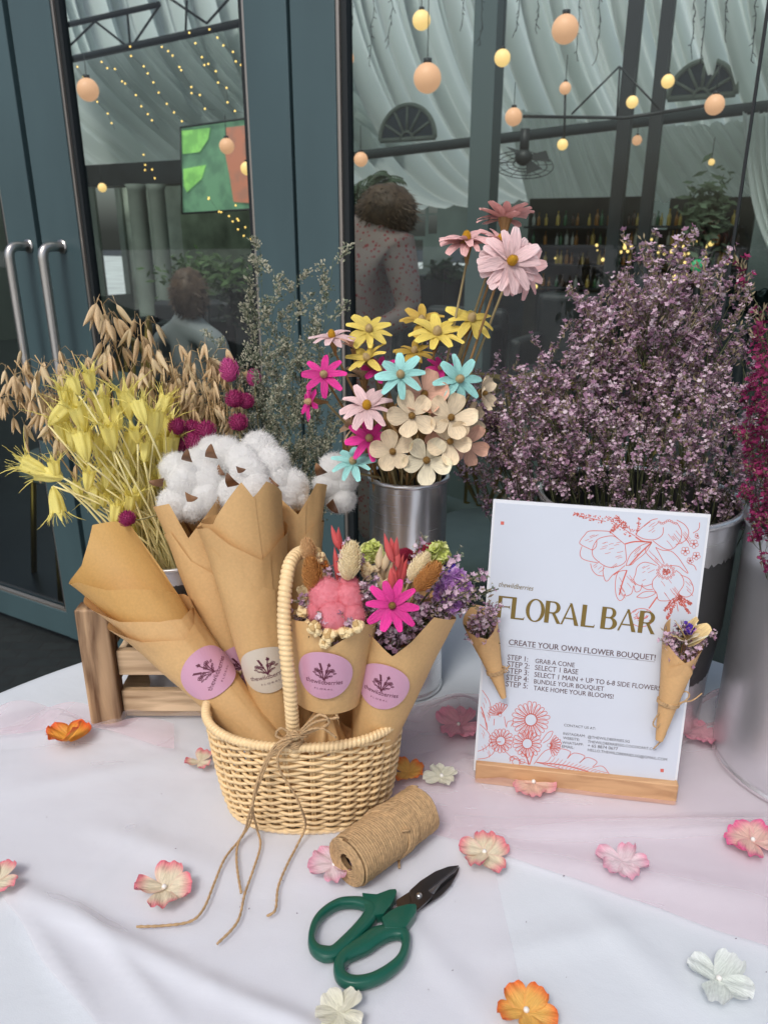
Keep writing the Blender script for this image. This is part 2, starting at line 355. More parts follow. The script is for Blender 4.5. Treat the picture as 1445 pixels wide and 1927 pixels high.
# canopy drapes reflected in the glass, built as real cloth inside the room
def drape_mat(name, c, tr, op):
    return sheer(name, c, op, tr)
dm = drape_mat('white_draped_voile', (.84, .88, .85), .58, .9)
def drape(name, label, fn, nf, ns, nt_, seedv, amp=.05):
    m = MB()
    rr = random.Random(seedv); ph = [rr.uniform(0, 6) for _ in range(4)]
    def P(s, t):
        p = fn(s, t); a = s * nf * 2 * pi
        k = 1.3 * (1 - abs(sin(a * .5 + 1.2 * sin(s * 17 + ph[3])))) ** 2.2 + .8 * sin(a + 1.6 * sin(s * 23 + ph[0])) + .45 * sin(2.3 * a + ph[1] + 2 * sin(s * 11)) + .25 * sin(4.1 * a + ph[2])
        return p + V((0, 0, 1)) * amp * k * (.35 + .65 * sin(pi * min(1, t * 1.05))) + WN * amp * .6 * k
    m.grid(P, ns, nt_); return solo(name, m.mesh(name, dm), label, 'draped ceiling')
def fR(s, t):
    xt = lerp(60, 1820, s); x = xt + lerp(330, 150, s) * t ** 1.35
    yt = -90; yb = lerp(412, 325, s); y = yt + (yb - yt) * (1 - (1 - t) ** 1.7)
    return on_v(x, y, lerp(3.4, 8.6, t))
drape('reflected_drape', 'large white voile drape swagged under the ceiling reflected in the wide window', fR, 30, 1200, 26, 1, .105)
def fR2(s, t):
    xt = lerp(960, 1560, s); x = xt + lerp(40, 130, s) * t; yt = lerp(205, 190, s) + 40 * sin(s * 3); yb = lerp(395, 352, s) + (150 if 0 else 0)
    return on_v(x, yt + (yb - yt) * t ** .9, lerp(4.9, 5.4, t))
drape('reflected_drape', 'lower white voile swag reflected above the bar shelves', fR2, 16, 360, 14, 5, .035)
def fC(s, t):
    xt = lerp(1395, 1560, s); xb = lerp(1385, 1600, s) + 60 * t; return on_v(lerp(xt, xb, t), lerp(215, 480 + 90 * s, t ** .9), 4.2)
drape('window_curtain', 'sheer white curtain gathered beyond the right end of the window', fC, 9, 200, 12, 8, .05)
def fL(s, t):
    xt = lerp(-160, 560, s); yt = 132 - (xt - 60) * .218; x = xt + 230 * t; y = yt + lerp(190, 250, s) * t ** .85
    return on_v(x, y, lerp(4.3, 6.5, t))
drape('reflected_drape', 'white voile drape with fairy lights reflected in the left door glass', fL, 17, 620, 20, 3, .07)
# dark dados and counters at the back
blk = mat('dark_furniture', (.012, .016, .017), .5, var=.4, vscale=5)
grn = mat('pale_green_siding', (.50, .56, .46), .8, var=.3, vscale=3)  # stands in for reflected siding, its outdoor brightness put into the colour
gold = mat('gold_metal', (.42, .27, .06), .35, .85)
cush = mat('pale_cushion', (.36, .42, .38), .8, var=.08, vscale=15)
def ubox(x0, x1, y0, y1, v, d=.1, mi=0, m=None):
    m = m or MB(); yc = (y0 + y1) / 2; xc = (x0 + x1) / 2
    a = uvz(on_v(x0, yc, v)); b_ = uvz(on_v(x1, yc, v)); c0 = uvz(on_v(xc, y1, v)); c1 = uvz(on_v(xc, y0, v))
    wbox(m, a[0], b_[0], v, v + d, max(.0, c0[2]), c1[2], mi); return m
t = thing('reflected_truss', 'dark steel roof truss reflected across the top of the left door glass', 'truss', on_v(280, 60, 3.9))  # reflection of a canopy truss, built as solid bars behind the glass
m = MB(); q = lambda x, y, v=3.9: on_v(x, y, v)
m.tube([q(60, 62), q(300, 8)], .022, 6); m.tube([q(60, 128), q(560, 20)], .028, 6); part('chord', m.mesh('chord', blk), t, world=True)
m = MB()
for a, b_ in (((118, 100), (180, 40)), ((180, 40), (246, 92)), ((246, 92), (300, 12)), ((246, 90), (240, 20)), ((310, -10), (390, 44)), ((390, 44), (440, -12)), ((350, 60), (352, 0))): m.tube([q(*a), q(*b_)], .01, 5)
part('brace', m.mesh('brace', blk), t, world=True)
def bx(name, label, cat, x0, x1, y0, y1, v, d, mt, group=None):
    m = ubox(x0, x1, y0, y1, v, d); c = on_v((x0 + x1) / 2, y1, v)
    return solo(name, m.mesh(name, mt, False), label, cat, group, None, c)
bx('ceiling_beam', 'dark boxed beam crossing behind the left door under the drape', 'beam', 148, 350, 306, 348, 4.1, .3, blk)
bx('garden_wall', 'pale green panelled wall reflected in the left door glass', 'wall', 242, 345, 350, 585, 6.8, .1, grn)
bx('garden_wall', 'grey green wall with timber posts behind the hanging leaves', 'wall', 345, 640, 395, 560, 6.8, .1, mat('olive_wall', (.24, .30, .20), .8, var=.5, vscale=3))
for x0, x1, lb in ((268, 294, 'left of two pale pillars behind the left door glass'), (304, 328, 'slimmer bright pillar right of its pale twin behind the left door')):
    m = MB(); a = on_v((x0 + x1) / 2, 590, 3.9); b_ = on_v((x0 + x1) / 2, 346, 3.9); r = (on_v(x1, 450, 3.9) - on_v(x0, 450, 3.9)).length / 2
    m.lathe([(0, 0), (r * 1.25, 0), (r * 1.25, .04), (r, .06), (r * .94, b_.z - .05), (r * 1.15, b_.z), (0, b_.z)], 20, V((a.x, a.y, 0)))
    solo('pillar', m.mesh('pillar', mat('pillar_stone', (.16, .19, .16), .7, var=.2, vscale=4)), lb, 'pillar', None, None, V((a.x, a.y, 0)))
# posts in the wide window
for x0, x1, xb, v, lb, mt in ((893, 936, 893, 3.25, 'grey green square post behind the pink flowers', mat('post_green', (.09, .125, .125), .6)), (1182, 1207, 1160, 3.2, 'left of two dark posts behind the wide window', blk), (1245, 1268, 1226, 3.2, 'right of two dark posts behind the wide window', blk)):
    m = MB(); a = on_v(x0, 0, v); b_ = on_v(x1, 0, v); c = on_v(xb, 560, v); wd = (b_ - a).length; u0 = uvz(a)[0]
    wbox(m, u0, u0 + wd, v, v + wd, 0.004, 2.9); solo('post', m.mesh('post', mt, False), lb, 'post', None, None, W(u0, v, 0))
bx('beam', 'long dark beam running behind the globe chandelier', 'beam', 560, 1600, 392, 372, 6.4, .2, mat('beam_grey', (.06, .08, .08), .7)) if 0 else None
# cross beams
def rod(name, label, cat, pts, r, mt, group=None, n=6):
    m = MB(); m.tube([on_v(*p) for p in pts], r, n); return solo(name, m.mesh(name, mt), label, cat, group, None, on_v(*pts[0]))
rod('beam', 'slanting grey beam above the ceiling fan', 'beam', [(650, 296, 4.4), (1445, 200, 4.4)], .035, mat('beam_grey', (.05, .065, .065), .6))
# fanlights: dark half-round windows with spokes
def fanlight(cx, cy, r, v, label):
    c = on_v(cx, cy, v); rr = (on_v(cx + r, cy, v) - c).length
    t = thing('fanlight', label, 'window', c)
    m = MB(); P = [c + WU * rr * cos(a) + V((0, 0, rr * sin(a))) for a in [pi * k / 24 for k in range(25)]]
    m.prism(P, .02, up=WN); part('pane', m.mesh('pane', mat('fan_glass', (.02, .04, .06), .3), False), t, world=True)
    m = MB(); m.tube(P, .02, 6)
    m.tube([P[0], P[-1]], .02, 6)
    for k in (4, 8, 12, 16, 20): m.tube([c - WN * .01 + (P[k] - c) * .22, P[k]], .012, 5)
    m.tube([c + WU * rr * .22 * cos(a) + V((0, 0, rr * .22 * sin(a))) - WN * .01 for a in [pi * k / 10 for k in range(11)]], .012, 5)
    part('glazing_bar', m.mesh('bars', mat('fan_bars', (.30, .33, .28), .6)), t, world=True)
fanlight(766, 262, 52, 5.2, 'round topped fanlight with radiating bars left of the grey post')
fanlight(1318, 182, 64, 5.0, 'large round topped fanlight near the upper right of the window')
# ceiling fan
c = on_v(985, 296, 3.6); t = thing('wall_fan', 'dark caged fan hanging below the slanting beam', 'fan', c)
m = MB(); m.tube([c + V((0, 0, .16)), c + V((0, 0, .02))], .03, 10); m.ball(c + V((0, 0, .0)), (.055, .055, .05), 12, 8); part('motor', m.mesh('motor', blk), t, world=True)
m = MB(); tilt = Matrix.Rotation(.5, 3, 'X')
for k in range(4): a = k * pi / 2 + .3; m.poly([c + tilt @ V((.04 * cos(a), .04 * sin(a), -.02)), c + tilt @ V((.17 * cos(a - .3), .17 * sin(a - .3), -.03)), c + tilt @ V((.18 * cos(a + .25), .18 * sin(a + .25), .0)), c + tilt @ V((.05 * cos(a + .5), .05 * sin(a + .5), -.0))])
part('blade', m.mesh('blades', blk), t, world=True)
m = MB()
for rr in (.19, .15, .1, .06): m.tube([c + tilt @ V((rr * cos(a), rr * sin(a), -.045 + .0 * rr)) for a in [2 * pi * k / 28 for k in range(28)]], .003, 4, closed=True)
for k in range(12): a = pi * k / 6; m.tube([c + tilt @ V((.05 * cos(a), .05 * sin(a), -.05)), c + tilt @ V((.19 * cos(a), .19 * sin(a), -.045))], .002, 4)
part('cage', m.mesh('cage', blk), t, world=True)
# globe lamps
WARM = (1.0, .55, .24)
gl_a = mat('warm_globe_dim', (.55, .30, .18), .5, emit=(1, .50, .27), es=.62)  # larger dim globes stand in for lamp reflections, made to glow themselves
gl_b = mat('warm_globe_bright', (.6, .4, .2), .5, emit=(1, .62, .22), es=1.0)
globes = [(166, 169, 20, 2.2, 0, 'large peach globe lamp at the upper left of the door glass'), (193, 353, 8, 3.2, 1, 'tiny amber globe lamp under the left end of the dark beam'), (155, 377, 6, 3.2, 1, 'smallest amber globe beside the aluminium edge of the left door'),
 (427, 275, 14, 2.4, 0, 'peach globe lamp in front of the screen'), (465, 317, 12, 2.4, 1, 'amber globe lamp touching the right stile of the left door'),
 (793, 38, 17, 2.6, 1, 'yellow globe pendant near the top edge above a larger peach globe'), (804, 147, 26, 2.2, 0, 'largest peach globe pendant hanging left of the grey post'), (650, 110, 16, 2.2, 0, 'peach globe half hidden by the centre door frame'),
 (945, 109, 15, 2.7, 1, 'yellow globe pendant on a thin cord right of the grey post'), (1063, 55, 25, 2.0, 0, 'large peach globe near the top centre with a dark fitting'), (966, 220, 16, 3.0, 0, 'peach globe at the left end of the chandelier arm'),
 (1063, 166, 11, 3.0, 0, 'small peach globe on top of the chandelier stem'), (1058, 272, 10, 3.0, 1, 'small amber globe at the bottom of the chandelier stem'), (1189, 192, 11, 2.9, 1, 'small bright globe on the left dark post'),
 (1256, 153, 12, 2.9, 1, 'small bright globe on the right dark post'), (1344, 197, 18, 2.9, 0, 'peach globe at the right end of the chandelier arm'), (679, 300, 13, 2.3, 0, 'peach globe among the palm fronds beside the centre frame'),
 (1198, 264, 9, 4.4, 0, 'faint orange globe between the two dark posts'), (1170, 290, 8, 4.4, 0, 'faint orange globe low left of the dark posts'), (1338, 305, 6, 4.3, 1, 'slim amber glow above the bar shelves')]
gm = {}
for gx, gy, gr, v, k, lb in globes:
    c = on_v(gx, gy, v); rr = gr / F * (c - CP).dot(V((0, cos(TH), -sin(TH))))
    t = thing('globe_lamp', lb, 'lamp', c, 'warm globe lamps behind the glass')
    if k not in gm: mm = MB(); mm.ball((0, 0, 0), 1, 24, 16); gm[k] = mm.mesh('globe', [gl_a, gl_b][k])
    part('globe', gm[k], t, Matrix.Scale(rr, 4))
    m = MB(); m.tube([V((0, 0, rr * .95)), V((0, 0, rr * 1.25))], rr * .3, 10)
    if gy > 130 or k: m.tube([V((0, 0, rr)), V((0, 0, rr + (.9 if gx in (793, 804, 945) else .12)))], .0025, 4)
    part('fitting', m.mesh('fitting', blk), t)
c = on_v(1150, 212, 3.0); t = thing('chandelier', 'thin dark chandelier frame with long arm carrying globes', 'chandelier', c)
m = MB(); q = lambda x, y: on_v(x, y, 3.0)
m.tube([q(984, 219), q(1175, 222), q(1326, 199)], .008, 6); part('arm', m.mesh('arm', blk), t, world=True)
m = MB(); m.tube([q(1063, 178), q(1061, 262)], .006, 6); m.tube([q(1075, 215), q(1165, 125)], .005, 5); m.tube([q(1165, 125), q(1240, 205)], .005, 5); m.tube([q(1166, 125), q(1160, 225)], .005, 5)
part('stem', m.mesh('stem', blk), t, world=True)
# hanging fairy-light strings
bulb = MB(); bulb.ball((0, 0, 0), .0065, 6, 4); bulb = bulb.mesh('bulb', mat('fairy_bulb', (.6, .4, .1), .5, emit=(1, .6, .15), es=2.2))
FR = random.Random(3)
for i, (x0, y0, x1, y1, n_) in enumerate([(150, 125, 215, 250, 7), (190, 110, 300, 235, 9), (240, 95, 350, 235, 9), (300, 80, 400, 215, 9), (355, 70, 455, 215, 10), (395, 55, 470, 140, 6), (270, 300, 295, 345, 5), (390, 370, 460, 440, 7), (440, 395, 475, 470, 6)]):
    t = thing('reflected_fairy_string', 'thin wire of tiny amber lights across the drape reflected in the left door', 'string lights', on_v(x0, y0, 3.3), 'fairy light strings reflected in the left door')  # reflected strings, built as real lights behind the glass
    P = [on_v(lerp(x0, x1, k / n_) + FR.uniform(-7, 7), lerp(y0, y1, k / n_) + FR.uniform(-9, 9), 3.3) for k in range(n_ + 1)]
    m = MB(); m.tube(P, .0012, 3); part('wire', m.mesh('wire', blk), t, world=True)
    for p in P[:-1]: part('bulb', bulb, t, Matrix.Translation(p - t.location))
for i, x in enumerate([668, 705, 742, 878, 912, 980, 1018, 1095, 1132, 1310, 1330, 1372, 1425]):
    m = MB(); y1 = FR.uniform(50, 125); P = [on_v(x + FR.uniform(-3, 3) - k * 1.2, lerp(-40, y1, k / 9), 2.8) for k in range(10)]
    m.tube(P, .0022, 4)
    for p in P: m.tube([p, p + V((FR.uniform(-.02, .02), 0, FR.uniform(-.03, 0)))], .002, 3)
    solo('icicle_light_strand', m.mesh('strand', blk), 'thin dark unlit light strand dangling from the ceiling behind the window', 'string lights', 'unlit icicle light strands', None, on_v(x, y1, 2.8))
# screen
c = on_v(405, 320, 3.6); t = thing('projection_screen', 'lit screen with bright green picture and orange patch behind the left door', 'screen', c)
def quad(m, pts, v, mi=0): m.poly([on_v(x, y, v) for x, y in pts], mi)
def picture(name, c1, c2, es, sc_):
    m_ = mat(name, c1, .4, emit=c1, es=es); n = m_.node_tree.nodes; L = m_.node_tree.links; t_ = n.new('ShaderNodeTexNoise'); t_.inputs['Scale'].default_value = sc_; t_.inputs['Detail'].default_value = 6; tc = n.new('ShaderNodeTexCoord'); L.new(tc.outputs['Object'], t_.inputs[0])
    cr = n.new('ShaderNodeValToRGB'); cr.color_ramp.elements[0].position = .42; cr.color_ramp.elements[1].position = .56; cr.color_ramp.elements[0].color = (*c2, 1); cr.color_ramp.elements[1].color = (*c1, 1); L.new(t_.outputs['Fac'], cr.inputs[0]); L.new(cr.outputs[0], n['Principled BSDF'].inputs['Emission Color']); return m_
m = MB(); quad(m, [(340, 240), (343, 402), (500, 392), (498, 218)], 3.62); part('screen_surface', m.mesh('s', picture('screen_dark', (.10, .20, .12), (.05, .10, .07), .9, 7), False), t, world=True)
m = MB(); quad(m, [(342, 246), (396, 240), (392, 262), (376, 286), (344, 290)], 3.61); quad(m, [(345, 318), (388, 310), (380, 336), (352, 362), (346, 350)], 3.61); part('picture', m.mesh('s', picture('screen_green', (.24, .52, .13), (.08, .22, .07), .7, 9), False), t, label='bright green picture areas', world=True)
m = MB(); quad(m, [(426, 240), (496, 232), (496, 384), (440, 380), (432, 330), (424, 290)], 3.605); part('picture', m.mesh('s', picture('screen_orange', (.46, .17, .11), (.24, .15, .12), .55, 8), False), t, label='orange picture area', world=True)
m = MB(); P = [on_v(x, y, 3.6) for x, y in [(340, 240), (343, 402), (500, 392), (498, 218)]]
for k in range(4): m.tube([P[k], P[(k + 1) % 4]], .008, 6)
part('frame', m.mesh('f', blk), t, world=True)

# ---------------------------------------------------------------- plants behind the glass
def leafblob(name, label, cat, cx, cy, rx, ry, v, n_, col, size, seed, ground=True):
    rr = random.Random(seed); m = MB(); c = on_v(cx, cy, v); sx = (on_v(cx + rx, cy, v) - c).length; sz = (on_v(cx, cy - ry, v) - c).length
    for _ in range(n_):
        d = V((rr.gauss(0, .45), rr.gauss(0, .45), rr.gauss(0, .45))); p = c + V((d.x * sx, d.y * sx * .8, d.z * sz))
        a = V((rr.gauss(0, 1), rr.gauss(0, 1), rr.gauss(0, .6))).normalized(); b_ = a.orthogonal().normalized(); s_ = size * rr.uniform(.5, 1.3)
        m.poly([p - a * s_, p + b_ * s_ * .35, p + a * s_, p - b_ * s_ * .35])
    mt = mat(name + '_leaf' + str(seed), col, .6, var=.5, vscale=8, trans=.3)
    t = thing(name, label, cat, V((c.x, c.y, c.z - sz)))
    part('foliage', m.mesh('foliage', mt, False), t, world=True)
    m = MB(); m.tube([V((c.x, c.y, 0.01 if ground else c.z - sz)), c], .02, 6); part('stem', m.mesh('stem', blk), t, world=True)
leafblob('leafy_plant', 'green leafy plant with small blossoms behind the left door', 'plant', 385, 515, 62, 34, 2.9, 500, (.06, .12, .03), .04, 11)
leafblob('shrub', 'dark green shrub at the bright gap left of the pink flowers', 'plant', 838, 508, 34, 22, 7.2, 160, (.03, .07, .03), .07, 12)
leafblob('climbing_plant', 'pale green leaves trailing beside the bar shelves', 'plant', 1330, 400, 45, 75, 4.4, 420, (.14, .2, .12), .045, 13)
leafblob('shrub', 'dark shrub against the right stile of the left door', 'plant', 470, 560, 40, 60, 3.4, 380, (.012, .03, .012), .05, 14)
def palm(x, y, v, n_, L, label, seed, col):
    rr = random.Random(seed); c = on_v(x, y, v); t = thing('palm', label, 'plant', V((c.x, c.y, 0.005)))
    m = MB()
    for k in range(n_):
        a = rr.uniform(0, 2 * pi); el = rr.uniform(.1, 1.3); d = V((cos(a) * cos(el), sin(a) * cos(el), sin(el))); l = L * rr.uniform(.6, 1)
        P = [c + d * l * s + V((0, 0, -.55 * l * s * s)) for s in [q_ / 9 for q_ in range(10)]]; m.tube(P, .004, 4)
        for i in range(1, 10):
            tdir = (P[i] - P[i - 1]).normalized(); sd_ = tdir.cross(V((0, 0, 1))).normalized()
            for sg in (-1, 1):
                for o_ in (0, .5):
                    b0 = P[i - 1].lerp(P[i], o_); ll = l * .32 * (1 - abs(i / 9 - .45)); e = b0 + (sd_ * sg + tdir * .6 - V((0, 0, .45))) * ll
                    m.poly([b0, (b0 + e) / 2 + tdir * .008, e, (b0 + e) / 2 - tdir * .008])
    part('fronds', m.mesh('fronds', mat('palm' + str(seed), col, .5, var=.3, trans=.2), False), t, world=True)
    m = MB(); m.tube([V((c.x, c.y, .005)), c], [.03, .018], 8); part('trunk', m.mesh('trunk', blk), t, world=True)
palm(672, 385, 2.0, 16, .42, 'feathery palm just right of the centre door frame', 21, (.04, .07, .03))
palm(1405, 600, 1.6, 12, .3, 'low dark palm beyond the right edge of the glass', 22, (.02, .035, .03))

# ---------------------------------------------------------------- bar with shelves of bottles
t = thing('bar_shelf', 'dark back bar with shelves behind the lilac flowers', 'bar shelves', W(U(1180, 4.9), 5.0, 0))
m = MB()
for y in (425, 462, 500, 545): ubox(985, 1395, y, y + 4, 5.0, .22, m=m)
part('shelf', m.mesh('shelf', blk, False), t, world=True)
m = MB(); ubox(985, 1190, 372, 760, 5.25, .04, m=m); ubox(1238, 1395, 372, 760, 5.25, .04, m=m); ubox(1190, 1238, 432, 760, 5.25, .04, m=m); part('back_panel', m.mesh('back', mat('bar_back', (.03, .035, .028), .35, var=.5, vscale=4), False), t, world=True)
m = MB(); ubox(1000, 1395, 560, 800, 4.5, .4, m=m); part('counter', m.mesh('counter', blk, False), t, world=True)
BR = random.Random(9)
bt = []
for nm, c in (('amber', (.30, .13, .02)), ('green', (.03, .12, .05)), ('clear', (.35, .38, .34)), ('brown', (.06, .03, .015)), ('gold', (.5, .36, .08))):
    m = MB(); m.lathe([(0, 0), (.034, 0), (.036, .01), (.036, .16), (.03, .19), (.013, .22), (.012, .28), (.015, .282), (.015, .3), (0, .3)], 12)
    bm_ = m.mesh('bottle', mat('bottle_' + nm, c, .12, spec=.8)); bt.append((nm, bm_))
for y in (425, 462, 500, 545):
    x = 1000 + BR.uniform(0, 8)
    while x < 1385:
        nm, bm_ = BR.choice(bt); p = on_v(x, y - .5, 5.1); o = bpy.data.objects.new('bottle', bm_); COL.objects.link(o); o.location = p
        s_ = BR.uniform(.32, .45) * (1.0 if y > 440 else .9); o.scale = (s_ * 1.15, s_ * 1.15, s_)
        setp(o, nm + ' glass bottle standing on the bar shelves', 'bottle', 'bottles on the bar shelves'); x += BR.choice((7, 9, 11, 14, 22))
bok = MB(); bok.ball((0, 0, 0), .016, 8, 6); bok = bok.mesh('glow', mat('bar_glow', (.8, .5, .2), .5, emit=(1, .68, .22), es=1.5))
for i in range(40):
    x = BR.uniform(1120, 1345) if i < 30 else BR.uniform(1000, 1380); y = BR.choice((BR.gauss(475, 8), BR.gauss(462, 6), BR.uniform(440, 545)))
    o = bpy.data.objects.new('bar_light', bok); COL.objects.link(o); o.location = on_v(x, y, 4.95); o.scale = [BR.uniform(.4, 1.1)] * 3
    setp(o, 'tiny warm light glinting on the bar shelves', 'light', 'warm lights on the bar shelves')
for x, y, s_, lb in ((1271, 523, 1.7, 'largest yellow light low on the bar between lilac sprigs'), (1337, 458, 1.2, 'single yellow light at the right end of the bar')):
    o = bpy.data.objects.new('bar_light', bok); COL.objects.link(o); o.location = on_v(x, y, 4.6); o.scale = [s_] * 3; setp(o, lb, 'light')
m = MB(); m.lathe([(0, 0), (.04, 0), (.04, .02), (0, .02)], 24); m.xf(Matrix.Rotation(radians(90), 4, 'X'))
solo('round_sign', m.mesh('round_sign', mat('green_sign', (.02, .3, .12), .3, emit=(.03, .5, .2), es=.35)), 'small round glowing green sign among the bar lights', 'sign').location = on_v(1310, 500, 4.2)
m = MB(); m.ball((0, 0, 0), .035, 12, 8); 

# ---------------------------------------------------------------- chairs behind the glass
def chair(label):
    t = thing('dining_chair', label, 'chair', (0, 0, 0), 'gold chairs behind the glass')
    m = MB(); m.lathe([(0, .43), (.2, .43), (.225, .445), (.23, .47), (.215, .492), (.12, .5), (0, .503)], 28); part('seat', m.mesh('seat', cush), t)
    for sx in (-1, 1):
        for sy in (-1, 1):
            m = MB(); m.tube([V((sx * .15, sy * .15, .44)), V((sx * .2, sy * .2, 0))], .011, 8); part('leg', m.mesh('leg', gold), t)
    m = MB(); arc = [V((.2 * sin(a), -.2 - .02 * cos(a), .68 + .22 * cos(a) * .9)) for a in [-1.5 + 3 * k / 16 for k in range(17)]]
    m.tube(arc, .011, 8); m.tube([V((-.19, -.17, .44)), arc[0]], .011, 8); m.tube([V((.19, -.17, .44)), arc[-1]], .011, 8); part('back_frame', m.mesh('bf', gold), t)
    for k in range(5):
        m = MB(); m.tube([V((0, -.19, .46)), arc[2 + k * 3]], .007, 6); part('back_rod', m.mesh('rod', gold), t)
    m = MB(); m.grid(lambda a, b_: V((lerp(-.15, .15, a) * (1 - .2 * b_), -.16 - .04 * sin(pi * a) + .01 * sin(pi * b_), .5 + .26 * b_)), 10, 8); part('back_cushion', m.mesh('bc', cush), t)
    return t
def copy_tree(o, parent=None):
    c = o.copy(); COL.objects.link(c)
    if parent is not None: c.parent = parent
    for ch in [x for x in o.children]: copy_tree(ch, c)
    return c
spots = [(30, 905, .9, 2.2, 'gold chair with pale seat beyond the left door below the steel handle'), (955, 935, .75, -.5, 'gold chair with padded pale back right of the cream flowers'), (850, 1110, .35, 2.6, 'nearest gold fan backed chair between the metal vase and the sign'),
         (205, 770, 1.9, 1.8, 'gold chair frame in the dark behind the yellow seed heads'), (1120, 900, 1.9, .2, 'gold chair hidden behind the lilac flowers')]
ch0 = None
for x, y, v, rz, lb in spots:
    p = on_v(x, y, v); sc = 1
    c = chair(lb) if ch0 is None else copy_tree(ch0)
    ch0 = ch0 or c; u_, v_, z_ = uvz(p); g = on_pl(x, y, V((0, 0, .47)), V((0, 0, 1)))
    c.location = (g.x, g.y, .004) if uvz(g)[1] > .3 else W(uvz(g)[0], .42, .004); c.rotation_euler = (0, 0, rz); c['label'] = lb

# ---------------------------------------------------------------- people behind the glass
def person(label, joints, edges, radii, cloth, loc, hair, headp, headr, dots=None):
    t = thing('person', label, 'person', loc)
    me = bpy.data.meshes.new('body'); me.from_pydata([tuple(j) for j in joints], edges, []); 
    o = part('body', me, t, world=True); 
    sk = o.modifiers.new('skin', 'SKIN'); sk.use_smooth_shade = True
    for i, r in enumerate(radii): me.skin_vertices[0].data[i].radius = (r, r * .8); me.skin_vertices[0].data[i].use_root = (i == 0)
    sb = o.modifiers.new('sub', 'SUBSURF'); sb.levels = sb.render_levels = 2
    me.materials.append(cloth)
    m = MB(); m.ball(headp, (headr * .85, headr * .95, headr * 1.15), 20, 14); hd = part('head', m.mesh('head', mat('skin_tone', (.42, .25, .17), .5)), t, world=True)
    m = MB()
    hr = random.Random(5)
    m.ball(headp + hair[0], hair[1], 22, 16, fn=lambda d: 1 + .12 * noise.noise(d * 3) )
    for _ in range(1500):
        d = V((hr.gauss(0, 1), hr.gauss(0, 1), hr.gauss(0, 1))).normalized(); p = headp + hair[0] + V((d.x * hair[1][0], d.y * hair[1][1], d.z * hair[1][2]))
        e = p + (d * .3 + V((hr.gauss(0, .3), hr.gauss(0, .3), -.3))) * .035; q = d.orthogonal() * .0022; m.poly([p - q, p + q, e])
    part('hair', m.mesh('hair', mat('hair_brown', hair[2], .55, var=.4, vscale=30)), t, world=True)
    return t
def dress_mat():
    m = bpy.data.materials.new('pink_print_cloth'); m.use_nodes = True; n = m.node_tree.nodes; L = m.node_tree.links; b = n['Principled BSDF']
    tc = n.new('ShaderNodeTexCoord'); vo = n.new('ShaderNodeTexVoronoi'); vo.inputs['Scale'].default_value = 62; t = n.new('ShaderNodeTexNoise'); t.inputs['Scale'].default_value = 60
    mm = n.new('ShaderNodeMath'); mm.operation = 'MULTIPLY_ADD'; mm.inputs[1].default_value = .5; L.new(t.outputs['Fac'], mm.inputs[0]); L.new(vo.outputs['Distance'], mm.inputs[2])
    cr = n.new('ShaderNodeValToRGB'); cr.color_ramp.elements[0].position = .50; cr.color_ramp.elements[1].position = .60
    cr.color_ramp.elements[0].color = (.5, .09, .09, 1); cr.color_ramp.elements[1].color = (.52, .38, .33, 1)
    L.new(tc.outputs['Object'], vo.inputs[0]); L.new(tc.outputs['Object'], t.inputs[0]); L.new(mm.outputs[0], cr.inputs[0]); L.new(cr.outputs[0], b.inputs['Base Color']); return m
vp = 1.1; q = lambda x, y, v=vp: on_v(x - 26, y, v)
pel = q(690, 660); ch = q(690, 540); nk = q(706, 440); hd = q(738, 408)
f0 = V((pel.x, pel.y, .02))
J = [pel, ch, nk, hd, nk + WU * -.14 + V((0, 0, -.03)), nk + WU * .15 + V((0, 0, -.04)), nk + WU * -.19 + V((0, 0, -.28)), nk + WU * .2 + V((0, 0, -.27)), nk + WU * .12 - WN * .16 + V((0, 0, -.33)), pel + WU * .1 + V((0, 0, -.35)), pel - WU * .1 + V((0, 0, -.35)), pel + WU * .12 + V((0, 0, -pel.z + .06)), pel - WU * .12 + V((0, 0, -pel.z + .06)), nk + WU * -.1 - WN * .2 + V((0, 0, -.35))]
person('person in a pink and cream floral print dress with big curly brown hair', J, [(0, 1), (1, 2), (2, 3), (2, 4), (2, 5), (4, 6), (5, 7), (7, 8), (0, 9), (0, 10), (9, 11), (10, 12), (6, 13)], [.19, .16, .10, .05, .09, .085, .07, .06, .035, .17, .17, .1, .1, .05], dress_mat(), (pel.x, pel.y, 0), (V((.03, .0, .02)), (.1, .1, .088), (.13, .075, .04)), hd + V((0, 0, .0)), .07)
q = lambda x, y, v=1.5: on_v(x, y, v)
pel = q(372, 800); ch = q(368, 700); nk = q(352, 615); hd = q(350, 560)
J = [pel, ch, nk, hd, nk + WU * -.15 + V((0, 0, -.06)), nk + WU * .17 + V((0, 0, -.06)), nk + WU * -.22 + V((0, 0, -.3)), nk + WU * .24 + V((0, 0, -.3)), pel + WU * .1 + WN * .3, pel - WU * .1 + WN * .3, pel + WU * .1 + WN * .36 + V((0, 0, -.45)), pel - WU * .1 + WN * .36 + V((0, 0, -.45))]
person('person in a plain white shirt seated with back to the left door glass', J, [(0, 1), (1, 2), (2, 3), (2, 4), (2, 5), (4, 6), (5, 7), (0, 8), (0, 9), (8, 10), (9, 11)], [.15, .16, .06, .055, .085, .085, .05, .05, .09, .09, .05, .05], mat('white_shirt', (.42, .44, .43), .8), (pel.x, pel.y, 0), (V((.02, -.02, .02)), (.085, .095, .12), (.02, .012, .008)), hd, .085)
